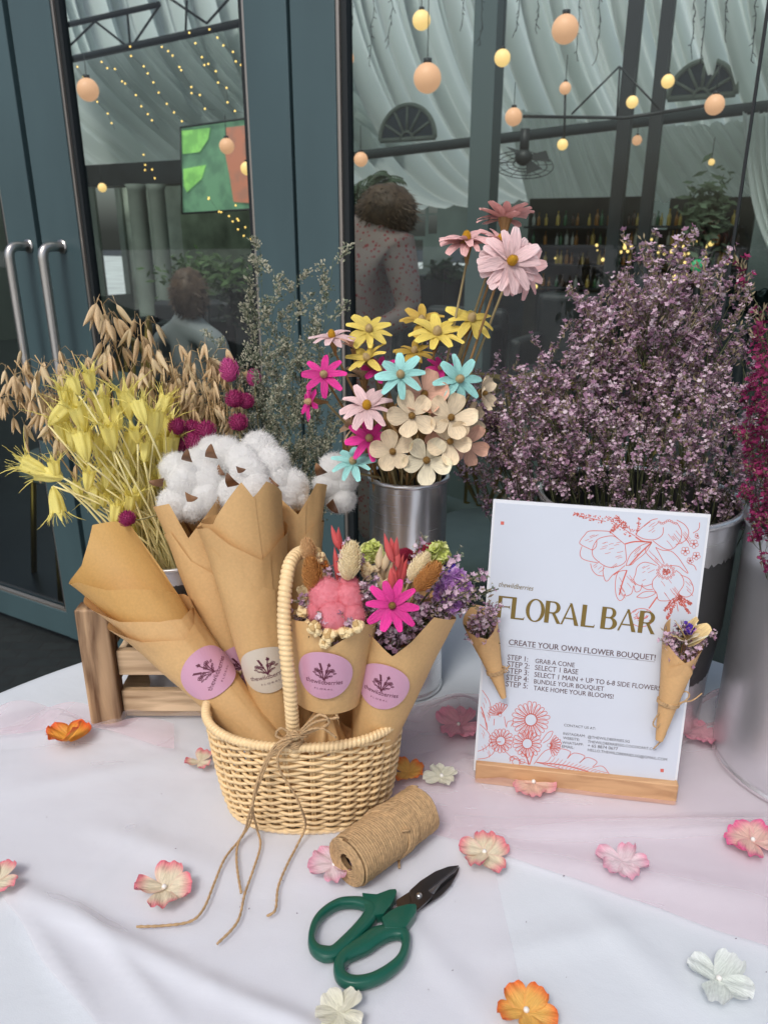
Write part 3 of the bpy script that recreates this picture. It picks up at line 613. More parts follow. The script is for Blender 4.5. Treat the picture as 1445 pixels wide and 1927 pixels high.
# dark seats and low tables in front of the garden wall
def armchair(label, x0, x1, y, v):
    a = uvz(on_v(x0, y, v)); b_ = uvz(on_v(x1, y, v)); wd = b_[0] - a[0]; zt = a[2]; zt = max(.5, zt); t = thing('armchair', label, 'armchair', W((a[0] + b_[0]) / 2, v, 0))
    m = MB(); wbox(m, a[0], b_[0], v + .5, v + .62, .12, zt); bevel(part('backrest', m.mesh('b', blk, False), t, world=True), .05, 4)
    m = MB(); wbox(m, a[0] + .08, b_[0] - .08, v, v + .5, .15, .42); bevel(part('seat', m.mesh('b', blk, False), t, world=True), .03, 3)
    for u in (a[0], b_[0] - .08): m = MB(); wbox(m, u, u + .08, v, v + .5, .12, .6); bevel(part('armrest', m.mesh('b', blk, False), t, world=True), .03, 3)
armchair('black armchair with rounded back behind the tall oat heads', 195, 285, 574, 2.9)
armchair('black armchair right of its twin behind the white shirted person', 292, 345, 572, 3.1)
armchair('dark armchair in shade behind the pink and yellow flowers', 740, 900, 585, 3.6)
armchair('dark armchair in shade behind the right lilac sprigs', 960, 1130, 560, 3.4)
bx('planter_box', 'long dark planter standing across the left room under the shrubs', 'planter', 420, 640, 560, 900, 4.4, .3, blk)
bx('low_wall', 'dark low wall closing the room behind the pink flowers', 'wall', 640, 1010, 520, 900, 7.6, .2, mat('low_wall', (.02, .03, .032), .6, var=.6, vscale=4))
# ================================================================ TABLE
def T(x, y, z=0.0): return V((x, y, TZ + z))
def P0(px, py, h=0.0): return on_z(px, py, h)
TC = V((.02, .36, TZ)); TR_ = .612
def ridge(p, a, b, w):
    """soft crease from a to b"""
    ab = b - a; t = max(0, min(1, (p - a).dot(ab) / ab.length_squared)); d = (p - (a + ab * t)).length / w
    return math.exp(-d * d) * sin(pi * (.15 + .7 * t))
CR = [(P0(a, b), P0(c, d), w_, h_) for a, b, c, d, w_, h_ in [(20, 1670, 400, 1860, .008, .0035), (400, 1860, 700, 1990, .008, .003), (30, 1490, 330, 1430, .012, .0015), (330, 1500, 120, 1720, .012, .002), (640, 1600, 900, 1900, .01, .0015),
      (860, 1590, 1445, 1700, .012, .002), (1100, 1700, 1300, 1900, .012, .0016), (700, 1750, 560, 1900, .009, .0015), (180, 1560, 420, 1640, .012, .0018), (980, 1560, 1445, 1560, .008, .002), (930, 1800, 1180, 1745, .012, .0015), (150, 1720, 330, 1927, .006, .0022), (60, 1740, 180, 1927, .006, .002)]]
for c_ in CR: c_[0].z = c_[1].z = 0
def cz(x, y):
    p = V((x, y, 0)); z = .0022 * noise.noise(V((x * 5, y * 5, 0))) + .0012 * noise.noise(V((x * 13, y * 17, 3)))
    for a, b, w_, h in CR: z += 1.5 * h * ridge(p, a, b, w_)
    return z
def cloth_mat():
    m = bpy.data.materials.new('white_table_cloth'); m.use_nodes = True; n = m.node_tree.nodes; L = m.node_tree.links; b = n['Principled BSDF']
    b.inputs['Base Color'].default_value = (.62, .66, .71, 1); b.inputs['Roughness'].default_value = .85; b.inputs['Sheen Weight'].default_value = .2
    tc = n.new('ShaderNodeTexCoord'); t = n.new('ShaderNodeTexNoise'); t.inputs['Scale'].default_value = 8; t.inputs['Detail'].default_value = 6; t.inputs['Distortion'].default_value = .3
    t2 = n.new('ShaderNodeTexNoise'); t2.inputs['Scale'].default_value = 900; L.new(tc.outputs['Object'], t2.inputs[0])
    bp = n.new('ShaderNodeBump'); bp.inputs['Strength'].default_value = .35; bp.inputs['Distance'].default_value = .01; L.new(tc.outputs['Object'], t.inputs[0]); L.new(t.outputs['Fac'], bp.inputs['Height'])
    b2 = n.new('ShaderNodeBump'); b2.inputs['Strength'].default_value = .15; b2.inputs['Distance'].default_value = .0008; L.new(t2.outputs['Fac'], b2.inputs['Height']); L.new(bp.outputs[0], b2.inputs['Normal']); L.new(b2.outputs[0], b.inputs['Normal'])
    return m
cm = cloth_mat()
m = MB(); rings = [0.0] + [TR_ * (k / 90) for k in range(1, 91)]; NN = 260
for i, r in enumerate(rings):
    for k in range(NN):
        a = 2 * pi * k / NN; x = TC.x + r * cos(a); y = TC.y + r * sin(a); m.vert((x, y, TZ + cz(x, y) * (1 if r < TR_ * .97 else .3)))
for j, (dr, dz) in enumerate([(.008, -.004), (.012, -.02), (.018, -.1), (.03, -.25), (.045, -.45), (.055, -.71)]):
    for k in range(NN):
        a = 2 * pi * k / NN; f = 1 + (.035 * sin(a * 17 + sin(a * 3)) + .02 * sin(a * 31)) * min(1, max(0, (-dz - .02) / .3)) * 2
        r = (TR_ + dr) * f if dz < -.02 else TR_ + dr; m.vert((TC.x + r * cos(a), TC.y + r * sin(a), TZ + dz))
for i in range(len(rings) + 5):
    for k in range(NN): m.face((i * NN + k, i * NN + (k + 1) % NN, (i + 1) * NN + (k + 1) % NN, (i + 1) * NN + k))
solo('tablecloth', m.mesh('tablecloth', cm), 'plain white cloth covering the round table under everything', 'tablecloth', None, None, V((TC.x, TC.y, 0.04)))
m = MB(); m.lathe([(0, TZ - .006), (TR_ - .01, TZ - .006), (TR_ - .01, TZ - .03), (0, TZ - .03)], 64, (TC.x, TC.y, 0))
t = None
# ---- tulle
tul = sheer('pink_tulle', (.90, .66, .72), .22, .4); tul2 = sheer('blush_tulle', (.90, .82, .86), .13, .4)
def tulle(label, top, bot, nu, nv, mt, seed, amp, lift=.003, crease=()):
    tp = catmull([P0(*p) for p in top], 12); bo = catmull([P0(*p) for p in bot], 12)
    def at(P, t): x = t * (len(P) - 1); i = min(int(x), len(P) - 2); return P[i].lerp(P[i + 1], x - i)
    m = MB()
    def f(u, v):
        p = at(tp, u).lerp(at(bo, u), v); p = V((p.x, p.y, 0))
        n1 = noise.noise(V((p.x * 9 + seed, p.y * 30, seed))); n2 = noise.noise(V((p.x * 30 + seed, p.y * 45, 2 + seed)))
        e = max(0, 1 - v * 3.2)                                             # bunched along the far edge
        z = lift + cz(p.x, p.y) + abs(n1) * amp * (.35 + e * 2.2) + max(0, n2) * amp * (.15 + e)
        for a, b, w_, h in crease: z += h * ridge(p, a, b, w_)
        if (p - V((TC.x, TC.y, 0))).length > TR_ - .02: z = max(z, .004)
        return V((p.x, p.y, TZ + z))
    m.grid(f, nu, nv); return solo('tulle_runner', m.mesh('tulle', mt), label, 'tulle', None, None, V((tp[0].x, tp[0].y, TZ)))
cre = []
for a, b, c, d, w_, h in [(200, 1375, 330, 1350, .01, .014), (330, 1350, 420, 1390, .012, .012), (820, 1350, 900, 1340, .012, .018), (90, 1352, 150, 1380, .012, .012), (1290, 1370, 1380, 1330, .01, .03), (1290, 1400, 1450, 1380, .01, .02), (960, 1575, 1445, 1550, .007, .004), (880, 1440, 960, 1480, .01, .01)]:
    A = P0(a, b); B = P0(c, d); A.z = B.z = 0; cre.append((A, B, w_, h))
tulle('sheer blush tulle spread over the left and front of the table', [(-120, 1440), (20, 1370), (85, 1350), (200, 1368), (330, 1345), (430, 1380), (700, 1365), (860, 1330)], [(-260, 1600), (-60, 1640), (30, 1725), (85, 1820), (190, 1940), (330, 2100), (600, 2300), (1100, 2400)], 220, 150, tul2, 3, .0035, .003, cre)
tulle('pinker tulle bunched behind the basket and sign and run to the right edge', [(560, 1395), (700, 1355), (830, 1322), (900, 1318), (1100, 1330), (1280, 1345), (1350, 1315), (1560, 1270)], [(560, 1500), (700, 1545), (860, 1592), (960, 1625), (1200, 1706), (1330, 1756), (1460, 1800), (1700, 1900)], 260, 110, tul, 8, .004, .005, cre)
m = MB()
def f(u, v):
    x = lerp(855, 1480, u); y = lerp(1548 + 10 * sin(u * 3), 1572 + 8 * sin(u * 5), v); p = P0(x, y); return V((p.x, p.y, TZ + .0085 + cz(p.x, p.y) + .002 * sin(v * pi)))
m.grid(f, 60, 6); solo('tulle_strip', m.mesh('tulle', tul2), 'narrow folded tulle band crossing the cloth in front of the sign', 'tulle')
m = MB()
def f(u, v):
    x = lerp(-30, 330, u); y = lerp(1362, 1395 + 12 * sin(u * 7), v) - 20 * sin(u * 5); p = P0(x, y); return V((p.x, p.y, TZ + .007 + .012 * abs(sin(u * 9 + v)) * (1 - v) + cz(p.x, p.y)))
m.grid(f, 70, 8); solo('tulle_strip', m.mesh('tulle', tul), 'crumpled pink tulle edge lying in front of the wooden crate', 'tulle')

# ---------------------------------------------------------------- wooden crate
cw = wood('crate_wood_long', (.22, .12, .05), (.74, .54, .34), 0, 5, .6, .4); cwp = wood('crate_wood_post', (.11, .05, .02), (.60, .40, .23), 2, 5, .6, .5)
cx0, cx1, cy0, cy1, chh = -.312, -.075, .692, .865, .138
t = thing('wooden_crate', 'small slatted wooden crate holding the metal pots at the left', 'crate', T((cx0 + cx1) / 2, (cy0 + cy1) / 2, 0))
pw = .0165
for x in (cx0 + pw, cx1 - pw):
    for y in (cy0 + pw / 2 + .002, cy1 - pw / 2): m = MB(); m.box(T(x, y, .005 + chh / 2), V((pw, 0, 0)), V((0, pw / 2 + .002, 0)), V((0, 0, chh / 2))); bevel(part('corner_post', m.mesh('post', cwp, False), t, world=True), .0025, 3)
for i, (z0, z1) in enumerate([(.012, .038), (.057, .086), (.105, .134)]):
    for y in (cy0 + .0135, cy1 - .012): m = MB(); m.box(T((cx0 + cx1) / 2, y, .005 + (z0 + z1) / 2), V(((cx1 - cx0) / 2 - 2 * pw - .0005, 0, 0)), V((0, .0045, 0)), V((0, 0, (z1 - z0) / 2))); bevel(part('slat', m.mesh('slat', cw, False), t, world=True), .0015, 2)
    for x in (cx0 + .006, cx1 - .006): m = MB(); m.box(T(x, (cy0 + cy1) / 2, .005 + (z0 + z1) / 2), V((.0045, 0, 0)), V((0, (cy1 - cy0) / 2 - pw - .004, 0)), V((0, 0, (z1 - z0) / 2))); bevel(part('slat', m.mesh('slat', cw, False), t, world=True), .0015, 2)
m = MB(); m.box(T((cx0 + cx1) / 2, (cy0 + cy1) / 2, .0075), V(((cx1 - cx0) / 2 - .012, 0, 0)), V((0, (cy1 - cy0) / 2 - .02, 0)), V((0, 0, .003))); part('base_board', m.mesh('base', cw, False), t, world=True)

# ---------------------------------------------------------------- metal buckets
def metal_mat(name, rough, c=(.62, .62, .63)):
    m = bpy.data.materials.new(name); m.use_nodes = True; n = m.node_tree.nodes; L = m.node_tree.links; b = n['Principled BSDF']
    b.inputs['Metallic'].default_value = .86; tc = n.new('ShaderNodeTexCoord'); mp = n.new('ShaderNodeMapping'); mp.inputs['Scale'].default_value = (1, 1, 40)
    t = n.new('ShaderNodeTexNoise'); t.inputs['Scale'].default_value = 14; t.inputs['Detail'].default_value = 6; L.new(tc.outputs['Object'], mp.inputs[0]); L.new(mp.outputs[0], t.inputs[0])
    mr = n.new('ShaderNodeMapRange'); mr.inputs[3].default_value = rough - .02; mr.inputs[4].default_value = rough + .03; L.new(t.outputs['Fac'], mr.inputs[0]); L.new(mr.outputs[0], b.inputs['Roughness'])
    t3 = n.new('ShaderNodeTexNoise'); t3.inputs['Scale'].default_value = 18; t3.inputs['Detail'].default_value = 5; L.new(tc.outputs['Object'], t3.inputs[0])
    cr = n.new('ShaderNodeValToRGB'); cr.color_ramp.elements[0].position = .35; cr.color_ramp.elements[0].color = (*[x * .9 for x in c], 1); cr.color_ramp.elements[1].position = .6; cr.color_ramp.elements[1].color = (*c, 1); L.new(t3.outputs['Fac'], cr.inputs[0]); L.new(cr.outputs[0], b.inputs['Base Color'])
    b.inputs['Anisotropic'].default_value = 0
    bp = n.new('ShaderNodeBump'); bp.inputs['Strength'].default_value = .02; bp.inputs['Distance'].default_value = .0005; L.new(t.outputs['Fac'], bp.inputs['Height']); L.new(bp.outputs[0], b.inputs['Normal'])
    return m
galv = metal_mat('galvanised_metal', .40, (.84, .85, .88)); galv2 = metal_mat('spun_metal', .26, (.90, .90, .91))
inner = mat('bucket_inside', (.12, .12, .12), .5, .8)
def bucket(label, x, y, z0, r0, r1, h, rim=.0035, mt=galv, name='metal_bucket'):
    t = thing(name, label, 'bucket', T(x, y, z0 + .0005))
    m = MB(); m.lathe([(0, .004), (r0 - .006, .004), (r0 - .003, 0), (r0 + .0012, .001), (r0 + .0016, .0035), (r0 + .0002, .0062), (r0 - .0006, .0072), (r0 + .0003, .0085), (r0 + .0005, .012)] + [(lerp(r0, r1, k / 8), .012 + (h - .012) * k / 8) for k in range(1, 9)], 96)
    part('body', m.mesh('body', mt), t)
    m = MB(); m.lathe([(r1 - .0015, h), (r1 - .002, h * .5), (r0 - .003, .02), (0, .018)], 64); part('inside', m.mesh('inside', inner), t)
    m = MB(); m.lathe([(r1 + rim * cos(a), h + rim * sin(a) * 1.0) for a in [2 * pi * k / 10 for k in range(10)]], 96, closed=True); part('rim', m.mesh('rim', mt), t)
    return t
B_VASE = (.026, .785, .042, .255); B_BIG = (.258, .738, .098, .248); B_RIGHT = (.430, .640, .097, .250); B_LEFT = (-.228, .765, .048, .165); B_LEFT2 = (-.13, .765, .044, .14)
bucket('tall narrow metal vase of dyed wooden daisies at the centre', B_VASE[0], B_VASE[1], 0, .041, .042, B_VASE[3], .0028, galv2, 'metal_vase')
bucket('wide metal bucket behind the sign filled with lilac statice', B_BIG[0], B_BIG[1], 0, .088, B_BIG[2], B_BIG[3], .0035, galv2)
bucket('wide metal bucket cut by the right edge with magenta statice', B_RIGHT[0], B_RIGHT[1], 0, .094, B_RIGHT[2], B_RIGHT[3], .0035)
bucket('small flared metal pot in the crate holding yellow seed heads', B_LEFT[0], B_LEFT[1], .0105, .038, B_LEFT[2] + .004, B_LEFT[3], .0025, name='metal_pot')
bucket('metal pot behind the kraft cones inside the crate', B_LEFT2[0], B_LEFT2[1], .0105, .040, B_LEFT2[2], B_LEFT2[3], .0025, name='metal_pot')

# ---------------------------------------------------------------- sign in a wooden base
SA = T(.08699, .61095, .02); SB = T(.2695, .5805, .0165); ST = T(.0967, .6530, .2743)
SX = (SB - SA).normalized(); SY = ((ST - SA) - SX * (ST - SA).dot(SX)).normalized(); SN = SX.cross(SY)      # SN points to the viewer
if SN.y > 0: SN = -SN
SW = (SB - SA).length; SH = (ST - SA).length
def sgn(px, py, off=0.0): return on_pl(px, py, SA + SN * off, SN)
t = sign = thing('floral_bar_sign', 'upright acrylic sign with red flower drawings and gold FLORAL BAR lettering on a wooden base', 'sign', T(.178, .60, 0))
beech = wood('beech_wood', (.46, .25, .12), (.62, .37, .19), 0, 12, .5, .15)
acr = glassy('clear_acrylic', (.985, .99, 1.0), 1.0, .02, oneway=True)
m = MB(); B0 = sgn(890, 1462); 
xd = V((SX.x, SX.y, 0)).normalized(); yd_ = V((0, 0, 1)).cross(xd)
wl = P0(893, 1474); wr = P0(1271, 1517); wd = (wr - wl); wd.z = 0; wlen = wd.length; xd = wd.normalized(); yd_ = V((-xd.y, xd.x, 0))
bc = (wl + wr) / 2 + yd_ * .014; bc.z = TZ + .0115
m.box(bc, xd * (wlen / 2), yd_ * .014, V((0, 0, .0115))); bevel(part('wooden_base', m.mesh('base', beech, False), sign, world=True), .0015, 3)
pap = mat('sign_paper', (.585, .63, .71), .5, coat=.15, var=.015, vscale=20)
C0 = SA - SY * .008; 
m = MB(); m.box(C0 + SX * SW / 2 + SY * (SH + .006) / 2 - SN * .0022, SX * (SW / 2 - .0015), SN * .0004, SY * ((SH + .004) / 2)); part('paper', m.mesh('paper', pap, False), sign, world=True)
m = MB(); m.box(C0 + SX * SW / 2 + SY * (SH + .008) / 2 - SN * .0005, SX * (SW / 2 + .0008), SN * .001, SY * ((SH + .008) / 2)); pass
m = MB(); m.box(C0 + SX * SW / 2 + SY * (SH + .008) / 2 - SN * .0040, SX * (SW / 2 + .0008), SN * .0012, SY * ((SH + .008) / 2)); part('back_sheet', m.mesh('back', mat('acrylic_back', (.72, .74, .78), .2), False), sign, world=True)
PO = -.0016                                       # print sits just proud of the paper, under the front sheet
def text_on(txt, x0, y0, x1, y1, mt, parent, name='lettering', shear=0, ysc=1.0, under=False, bold=0, zo=0):
    a = sgn(x0, y0, PO + zo); b = sgn(x1, y1, PO + zo); vs, fs, w_ = text2d(txt); s = (b - a).length / w_; ux = (b - a).normalized(); uy = SN.cross(ux); uy = uy if uy.z > 0 else -uy
    m = MB()
    for k in range(2 if bold else 1):
        o = len(m.v)
        for x, y in vs: m.vert(a + ux * ((x + y * shear) * s + k * bold) + uy * y * s * ysc + SN * k * .00005)
        for f in fs: m.face([i + o for i in f])
    if under:
        p = a - uy * s * .22; q = b - uy * s * .22; h = uy * s * .035; m.poly([p, q, q + h, p + h])
    return part(name, m.mesh('text', mt, False), parent, world=True)
ink = mat('mauve_ink', (.13, .085, .095), .5, coat=.5); ink2 = mat('grey_ink', (.075, .075, .085), .5, coat=.5); goldi = mat('gold_ink', (.19, .125, .018), .38, .25, coat=.5); redi = mat('coral_ink', (.62, .13, .10), .5, coat=.5)
Z6 = lambda x, y: (860 + x / 2.779, 920 + y / 2.779)
def tx(txt, x0, y0, x1, y1, mt, **k): return text_on(txt, *Z6(x0, y0), *Z6(x1, y1), mt, sign, **k)
tx('thewildberries', 213, 510, 394, 533, goldi, shear=.3, ysc=1.25)
tx('CREATE YOUR OWN FLOWER BOUQUET!', 268, 815, 1033, 897, ink, under=True, ysc=1.12, bold=.00025)
for i, (a, b_, c_, d_) in enumerate([(262, 892, 368, 904), (260, 928, 375, 941), (257, 963, 372, 976), (255, 998, 370, 1011), (253, 1032, 367, 1045)]): tx('STEP %d:' % (i + 1), a, b_, c_, d_, ink, ysc=1.15, bold=.00012)
for s_, a, b_, c_, d_ in [('GRAB A CONE', 407, 910, 612, 933), ('SELECT 1 BASE', 405, 946, 630, 970), ('SELECT 1 MAIN + UP TO 6-8 SIDE FLOWERS', 402, 982, 1062, 1056), ('BUNDLE YOUR BOUQUET', 400, 1017, 765, 1057), ('TAKE HOME YOUR BLOOMS!', 398, 1052, 815, 1098)]: tx(s_, a, b_, c_, d_, ink, ysc=1.15, bold=.00012)
for s_, a, b_, c_, d_ in [('CONTACT US AT:', 557, 1241, 722, 1260), ('INSTAGRAM:', 553, 1285, 668, 1299), ('WEBSITE:', 552, 1308, 638, 1318), ('WHATSAPP:', 548, 1332, 658, 1344), ('EMAIL:', 547, 1353, 610, 1360), ('@THEWILDBERRIES.SG', 681, 1303, 900, 1328), ('THEWILDBERRIESSG.COCOCART.CO/', 681, 1327, 1042, 1369), ('+ 65 8874 0677', 681, 1349, 838, 1367), ('HELLO.THEWILDBERRIES.SG@GMAIL.COM', 681, 1371, 1095, 1423)]: tx(s_, a, b_, c_, d_, ink2)
# headline letters, drawn stroke by stroke in a unit cap height
def ell(cx, cy, rx, ry, a0, a1, n=24): return [(cx + rx * cos(a0 + (a1 - a0) * k / n), cy + ry * sin(a0 + (a1 - a0) * k / n)) for k in range(n + 1)]
def band(A, B): return [[A[i], A[i + 1], B[i + 1], B[i]] for i in range(len(A) - 1)]
H = pi / 2
GL = {'F': [[(.0, 0), (.17, 0), (.17, 1), (0, 1)], [(.17, .93), (.60, .93), (.63, .84), (.62, 1), (.17, 1)], [(.17, .49), (.48, .50), (.53, .42), (.53, .60), (.48, .55), (.17, .55)]],
      'L': [[(0, 0), (.195, 0), (.195, 1), (0, 1)], [(.17, 0), (.58, 0), (.60, .16), (.54, .07), (.17, .07)]],
      'O': band(ell(.41, .5, .41, .53, 0, 2 * pi, 48), ell(.41, .5, .25, .475, 0, 2 * pi, 48)),
      'R': [[(0, 0), (.195, 0), (.195, 1), (0, 1)], [(.17, .94), (.36, .94), (.36, 1), (.17, 1)], [(.17, .44), (.36, .44), (.36, .5), (.17, .5)], [(.30, .46), (.44, .46), (.72, .0), (.55, .0)]] + band(ell(.36, .72, .29, .28, -H, H, 20), ell(.34, .72, .14, .22, -H, H, 20)),
      'A': [[(-.02, 0), (.06, 0), (.36, .93), (.33, 1)], [(.30, 1), (.40, 1), (.76, 0), (.58, 0)], [(.15, .27), (.52, .27), (.50, .33), (.17, .33)]],
      'B': [[(0, 0), (.195, 0), (.195, 1), (0, 1)], [(.17, .94), (.34, .94), (.34, 1), (.17, 1)], [(.17, .50), (.34, .50), (.34, .56), (.17, .56)], [(.17, 0), (.36, 0), (.36, .06), (.17, .06)]] + band(ell(.34, .75, .27, .25, -H, H, 20), ell(.33, .75, .12, .19, -H, H, 20)) + band(ell(.36, .28, .33, .28, -H, H, 20), ell(.34, .28, .16, .22, -H, H, 20))}
a = sgn(*Z6(207, 671), PO + .0002); b = sgn(*Z6(1028, 761), PO + .0002); ux = (b - a).normalized(); uy = SN.cross(ux); uy = uy if uy.z > 0 else -uy; un = (b - a).length / 823
for ch, x in zip('FLORALBAR', [0, 73, 150, 251, 340, 443, 545, 636, 738]):
    m = MB(); k = 122 * un
    for pl in GL[ch]: m.poly([a + ux * (x * un + px_ * k) + uy * py_ * k for px_, py_ in pl])
    part('headline_letter', m.mesh('letter', goldi, False), sign, world=True)
# red line drawings
RM = MB()
def rib(pts, wd=.00032, cl=False, z=0.0):
    P = [sgn(*p, PO - .0001 + z) for p in pts]
    if len(P) > 2: P = catmull(P, 4, cl)
    if cl: P = P + [P[0]]
    for i in range(len(P) - 1):
        d = (P[i + 1] - P[i]);
        if d.length < 1e-7: continue
        n_ = d.normalized().cross(SN) * wd; RM.poly([P[i] - n_, P[i + 1] - n_, P[i + 1] + n_, P[i] + n_])
Z7 = lambda p: (1080 + p[0] / 5.558, 940 + p[1] / 5.558)
Z8 = lambda p: (880 + p[0] / 4.817, 1280 + p[1] / 4.817)
def r7(*L, w=.0003):
    for l in L: rib([Z7(p) for p in l], w)
def r8(*L, w=.0003):
    for l in L: rib([Z8(p) for p in l], w)
r7([(530, 470), (470, 420), (380, 345), (320, 330), (160, 330), (110, 370), (58, 440), (75, 475), (190, 530)], [(530, 470), (540, 560), (540, 640), (480, 690), (380, 710), (310, 690), (240, 640), (195, 590), (190, 520), (225, 440), (280, 400), (400, 380), (470, 420)],
   [(190, 530), (230, 490), (235, 420)], [(80, 490), (60, 560), (75, 610), (120, 635), (180, 650), (240, 660)], [(170, 670), (190, 740), (240, 790), (305, 800)], [(310, 690), (300, 760), (320, 840), (350, 850), (400, 790), (470, 740), (530, 690)],
   [(810, 445), (700, 480), (600, 560), (560, 630), (540, 690)], [(810, 450), (740, 560), (640, 640), (600, 680), (540, 690)], [(550, 740), (460, 760), (430, 860), (435, 990), (470, 1055), (510, 1040), (530, 985), (540, 1010), (600, 980), (620, 900), (640, 965), (690, 950), (710, 880)],
   [(640, 360), (700, 300), (800, 220), (870, 200)], [(640, 365), (720, 410), (840, 420), (920, 370), (930, 290)], [(820, 430), (900, 490), (980, 525), (1050, 500), (1110, 420), (1120, 330), (1070, 240)], [(1070, 215), (1150, 260), (1195, 330), (1180, 400), (1130, 450), (1060, 470)],
   [(860, 690), (740, 655), (660, 700), (640, 780), (620, 840), (660, 890), (740, 905), (820, 880)], [(870, 790), (820, 850), (820, 920), (860, 980), (880, 1050), (960, 1060), (1040, 1040), (1100, 960), (1145, 880), (1120, 790), (1060, 740)],
   [(1110, 790), (1200, 830), (1245, 930), (1220, 1000), (1160, 1020), (1090, 990)], [(890, 690), (760, 570), (750, 510), (810, 450)], [(850, 500), (900, 590), (940, 670)], [(850, 500), (920, 530), (1010, 540), (1080, 600), (1130, 670), (1190, 770), (1140, 740), (1090, 700), (1000, 690)],
   [(650, 1020), (720, 970), (800, 960), (850, 975), (800, 1010), (720, 1030), (650, 1020)], [(700, 905), (760, 940), (820, 940)], [(1190, 670), (1250, 690), (1275, 740)], [(1240, 350), (1300, 310), (1310, 240)])
r7([(530, 465), (640, 440), (810, 445)], [(865, 1020), (780, 1140)], [(810, 448), (700, 550), (610, 650), (575, 690)], [(640, 390), (700, 430), (760, 445)], [(550, 740), (500, 880), (470, 1000)], w=.0006)
AR = random.Random(4)
for cx, cy, rx, ry, n_, sl_ in [(360, 540, 150, 130, 12, -.25), (170, 420, 90, 60, 5, -.4), (230, 720, 50, 60, 4, -.8), (420, 750, 60, 60, 4, -.8), (740, 780, 80, 90, 6, -.5), (980, 900, 110, 120, 9, 1.4), (760, 330, 80, 60, 5, -.7), (1020, 380, 80, 90, 7, 1.2), (1150, 350, 30, 80, 4, 1.3), (1180, 900, 40, 80, 5, 1.0), (470, 880, 30, 100, 5, 1.6), (570, 850, 40, 90, 5, 1.2), (820, 580, 60, 60, 4, 1), (640, 560, 60, 60, 5, -.9)]:
    for _ in range(n_):
        x = cx + AR.uniform(-rx, rx) * .7; y = cy + AR.uniform(-ry, ry) * .8; l = AR.uniform(30, 70); r7([(x, y), (x + l * .5, y + l * .5 * sl_ + AR.uniform(-5, 5)), (x + l, y + l * sl_)], w=.0002)
for k in range(26): a_ = 2 * pi * k / 26; rr = 75 if k % 2 else 92; x, y = 957 + rr * cos(a_), 755 + rr * .8 * sin(a_); rib([Z7((x + 10 * cos(b_), y + 10 * sin(b_))) for b_ in (0, 1.57, 3.14, 4.71)], .00022, True)
for k in range(60): a_ = AR.uniform(0, 6.3); rr = AR.uniform(0, 45); x, y = 957 + rr * cos(a_), 752 + rr * .8 * sin(a_); r7([(x - 6, y), (x + 6, y + 5)], w=.0005)
for k in range(9): x, y = 885 + k * 22, 235 + 15 * sin(k); rib([Z7((x + 11 * cos(b_), y + 11 * sin(b_))) for b_ in (0, 1.57, 3.14, 4.71)], .00022, True)
for cx, cy, r in ((1160, 540, 46), (1250, 465, 46), (1275, 590, 42), (1210, 640, 34), (1290, 380, 30)):
    for k in range(5):
        a_ = 2 * pi * k / 5 + .3; px_, py_ = cx + r * .62 * cos(a_), cy + r * .62 * sin(a_)
        if px_ < 1300: rib([Z7((px_ + r * .4 * cos(b_), py_ + r * .4 * sin(b_))) for b_ in (0, 1.05, 2.1, 3.14, 4.2, 5.2)], .00022, True)
    for k in range(5): r7([(cx - 7, cy - 7 + 3 * k), (cx + 7, cy - 6 + 3 * k)], w=.0004)
def sprig(x0, y0, x1, y1, n_, sp, z=Z7):
    rib([z((x0, y0)), z(((x0 + x1) / 2, (y0 + y1) / 2 + 4)), z((x1, y1))], .0003)
    L_ = math.hypot(x1 - x0, y1 - y0); ux_, uy_ = (x1 - x0) / L_, (y1 - y0) / L_
    for k in range(n_):
        t_ = AR.uniform(.1, 1); o_ = AR.uniform(-1, 1) * sp * (1.05 - t_ * .8); x = lerp(x0, x1, t_) - uy_ * o_; y = lerp(y0, y1, t_) + ux_ * o_; a_ = atan2(uy_, ux_) + (.7 if o_ > 0 else -.7) + AR.uniform(-.3, .3); l = AR.uniform(8, 18)
        rib([z((x, y)), z((x + l * cos(a_), y + l * sin(a_)))], .00042)
sprig(640, 385, 330, 180, 60, 55); sprig(330, 230, 0, 150, 60, 40); sprig(560, 300, 430, 180, 50, 40); sprig(650, 370, 680, 190, 16, 30); sprig(480, 260, 370, 340, 26, 26)
for e in ((945, 1160), (968, 1250), (1200, 1190), (1222, 1095), (1120, 1030)): sprig(1075, 1020, *e, 60, 26)
rib([Z7((1070, 1080)), Z7((1085, 1170))], .0003)
rib([Z7((705 + 125 * cos(b_), 1235 + 95 * sin(b_))) for b_ in [k * .5236 for k in range(12)]], .0003, True)
for k in range(14): x = 610 + AR.uniform(0, 190); y = 1180 + AR.uniform(0, 120); r7([(x, y), (x + 25, y - 12), (x + 40, y - 35)], w=.0003)
def daisy8(cx, cy, R0, rc, n_, a0=0, a1=2 * pi, sq=1.0):
    for k in range(n_):
        a_ = a0 + (a1 - a0) * (k + .5) / n_; da = (a1 - a0) / n_ * .46; R1 = R0 * AR.uniform(.93, 1.04)
        P = [(rc, -da * .5), (R1 * .6, -da), (R1 * .93, -da * .75), (R1, 0), (R1 * .93, da * .75), (R1 * .6, da), (rc, da * .5)]
        r8([(cx + r_ * cos(a_ + d_), cy + r_ * sq * sin(a_ + d_)) for r_, d_ in P], w=.0003)
        r8([(cx + R1 * .45 * cos(a_), cy + R1 * .45 * sq * sin(a_)), (cx + R1 * .75 * cos(a_ + .03), cy + R1 * .75 * sq * sin(a_ + .03))], w=.0002)
    for k in range(int(n_ * 1.6)):
        a_ = 2 * pi * k / int(n_ * 1.6); r8([(cx + rc * cos(a_), cy + rc * sq * sin(a_)), (cx + rc * 1.2 * cos(a_), cy + rc * 1.2 * sq * sin(a_))], w=.0006)
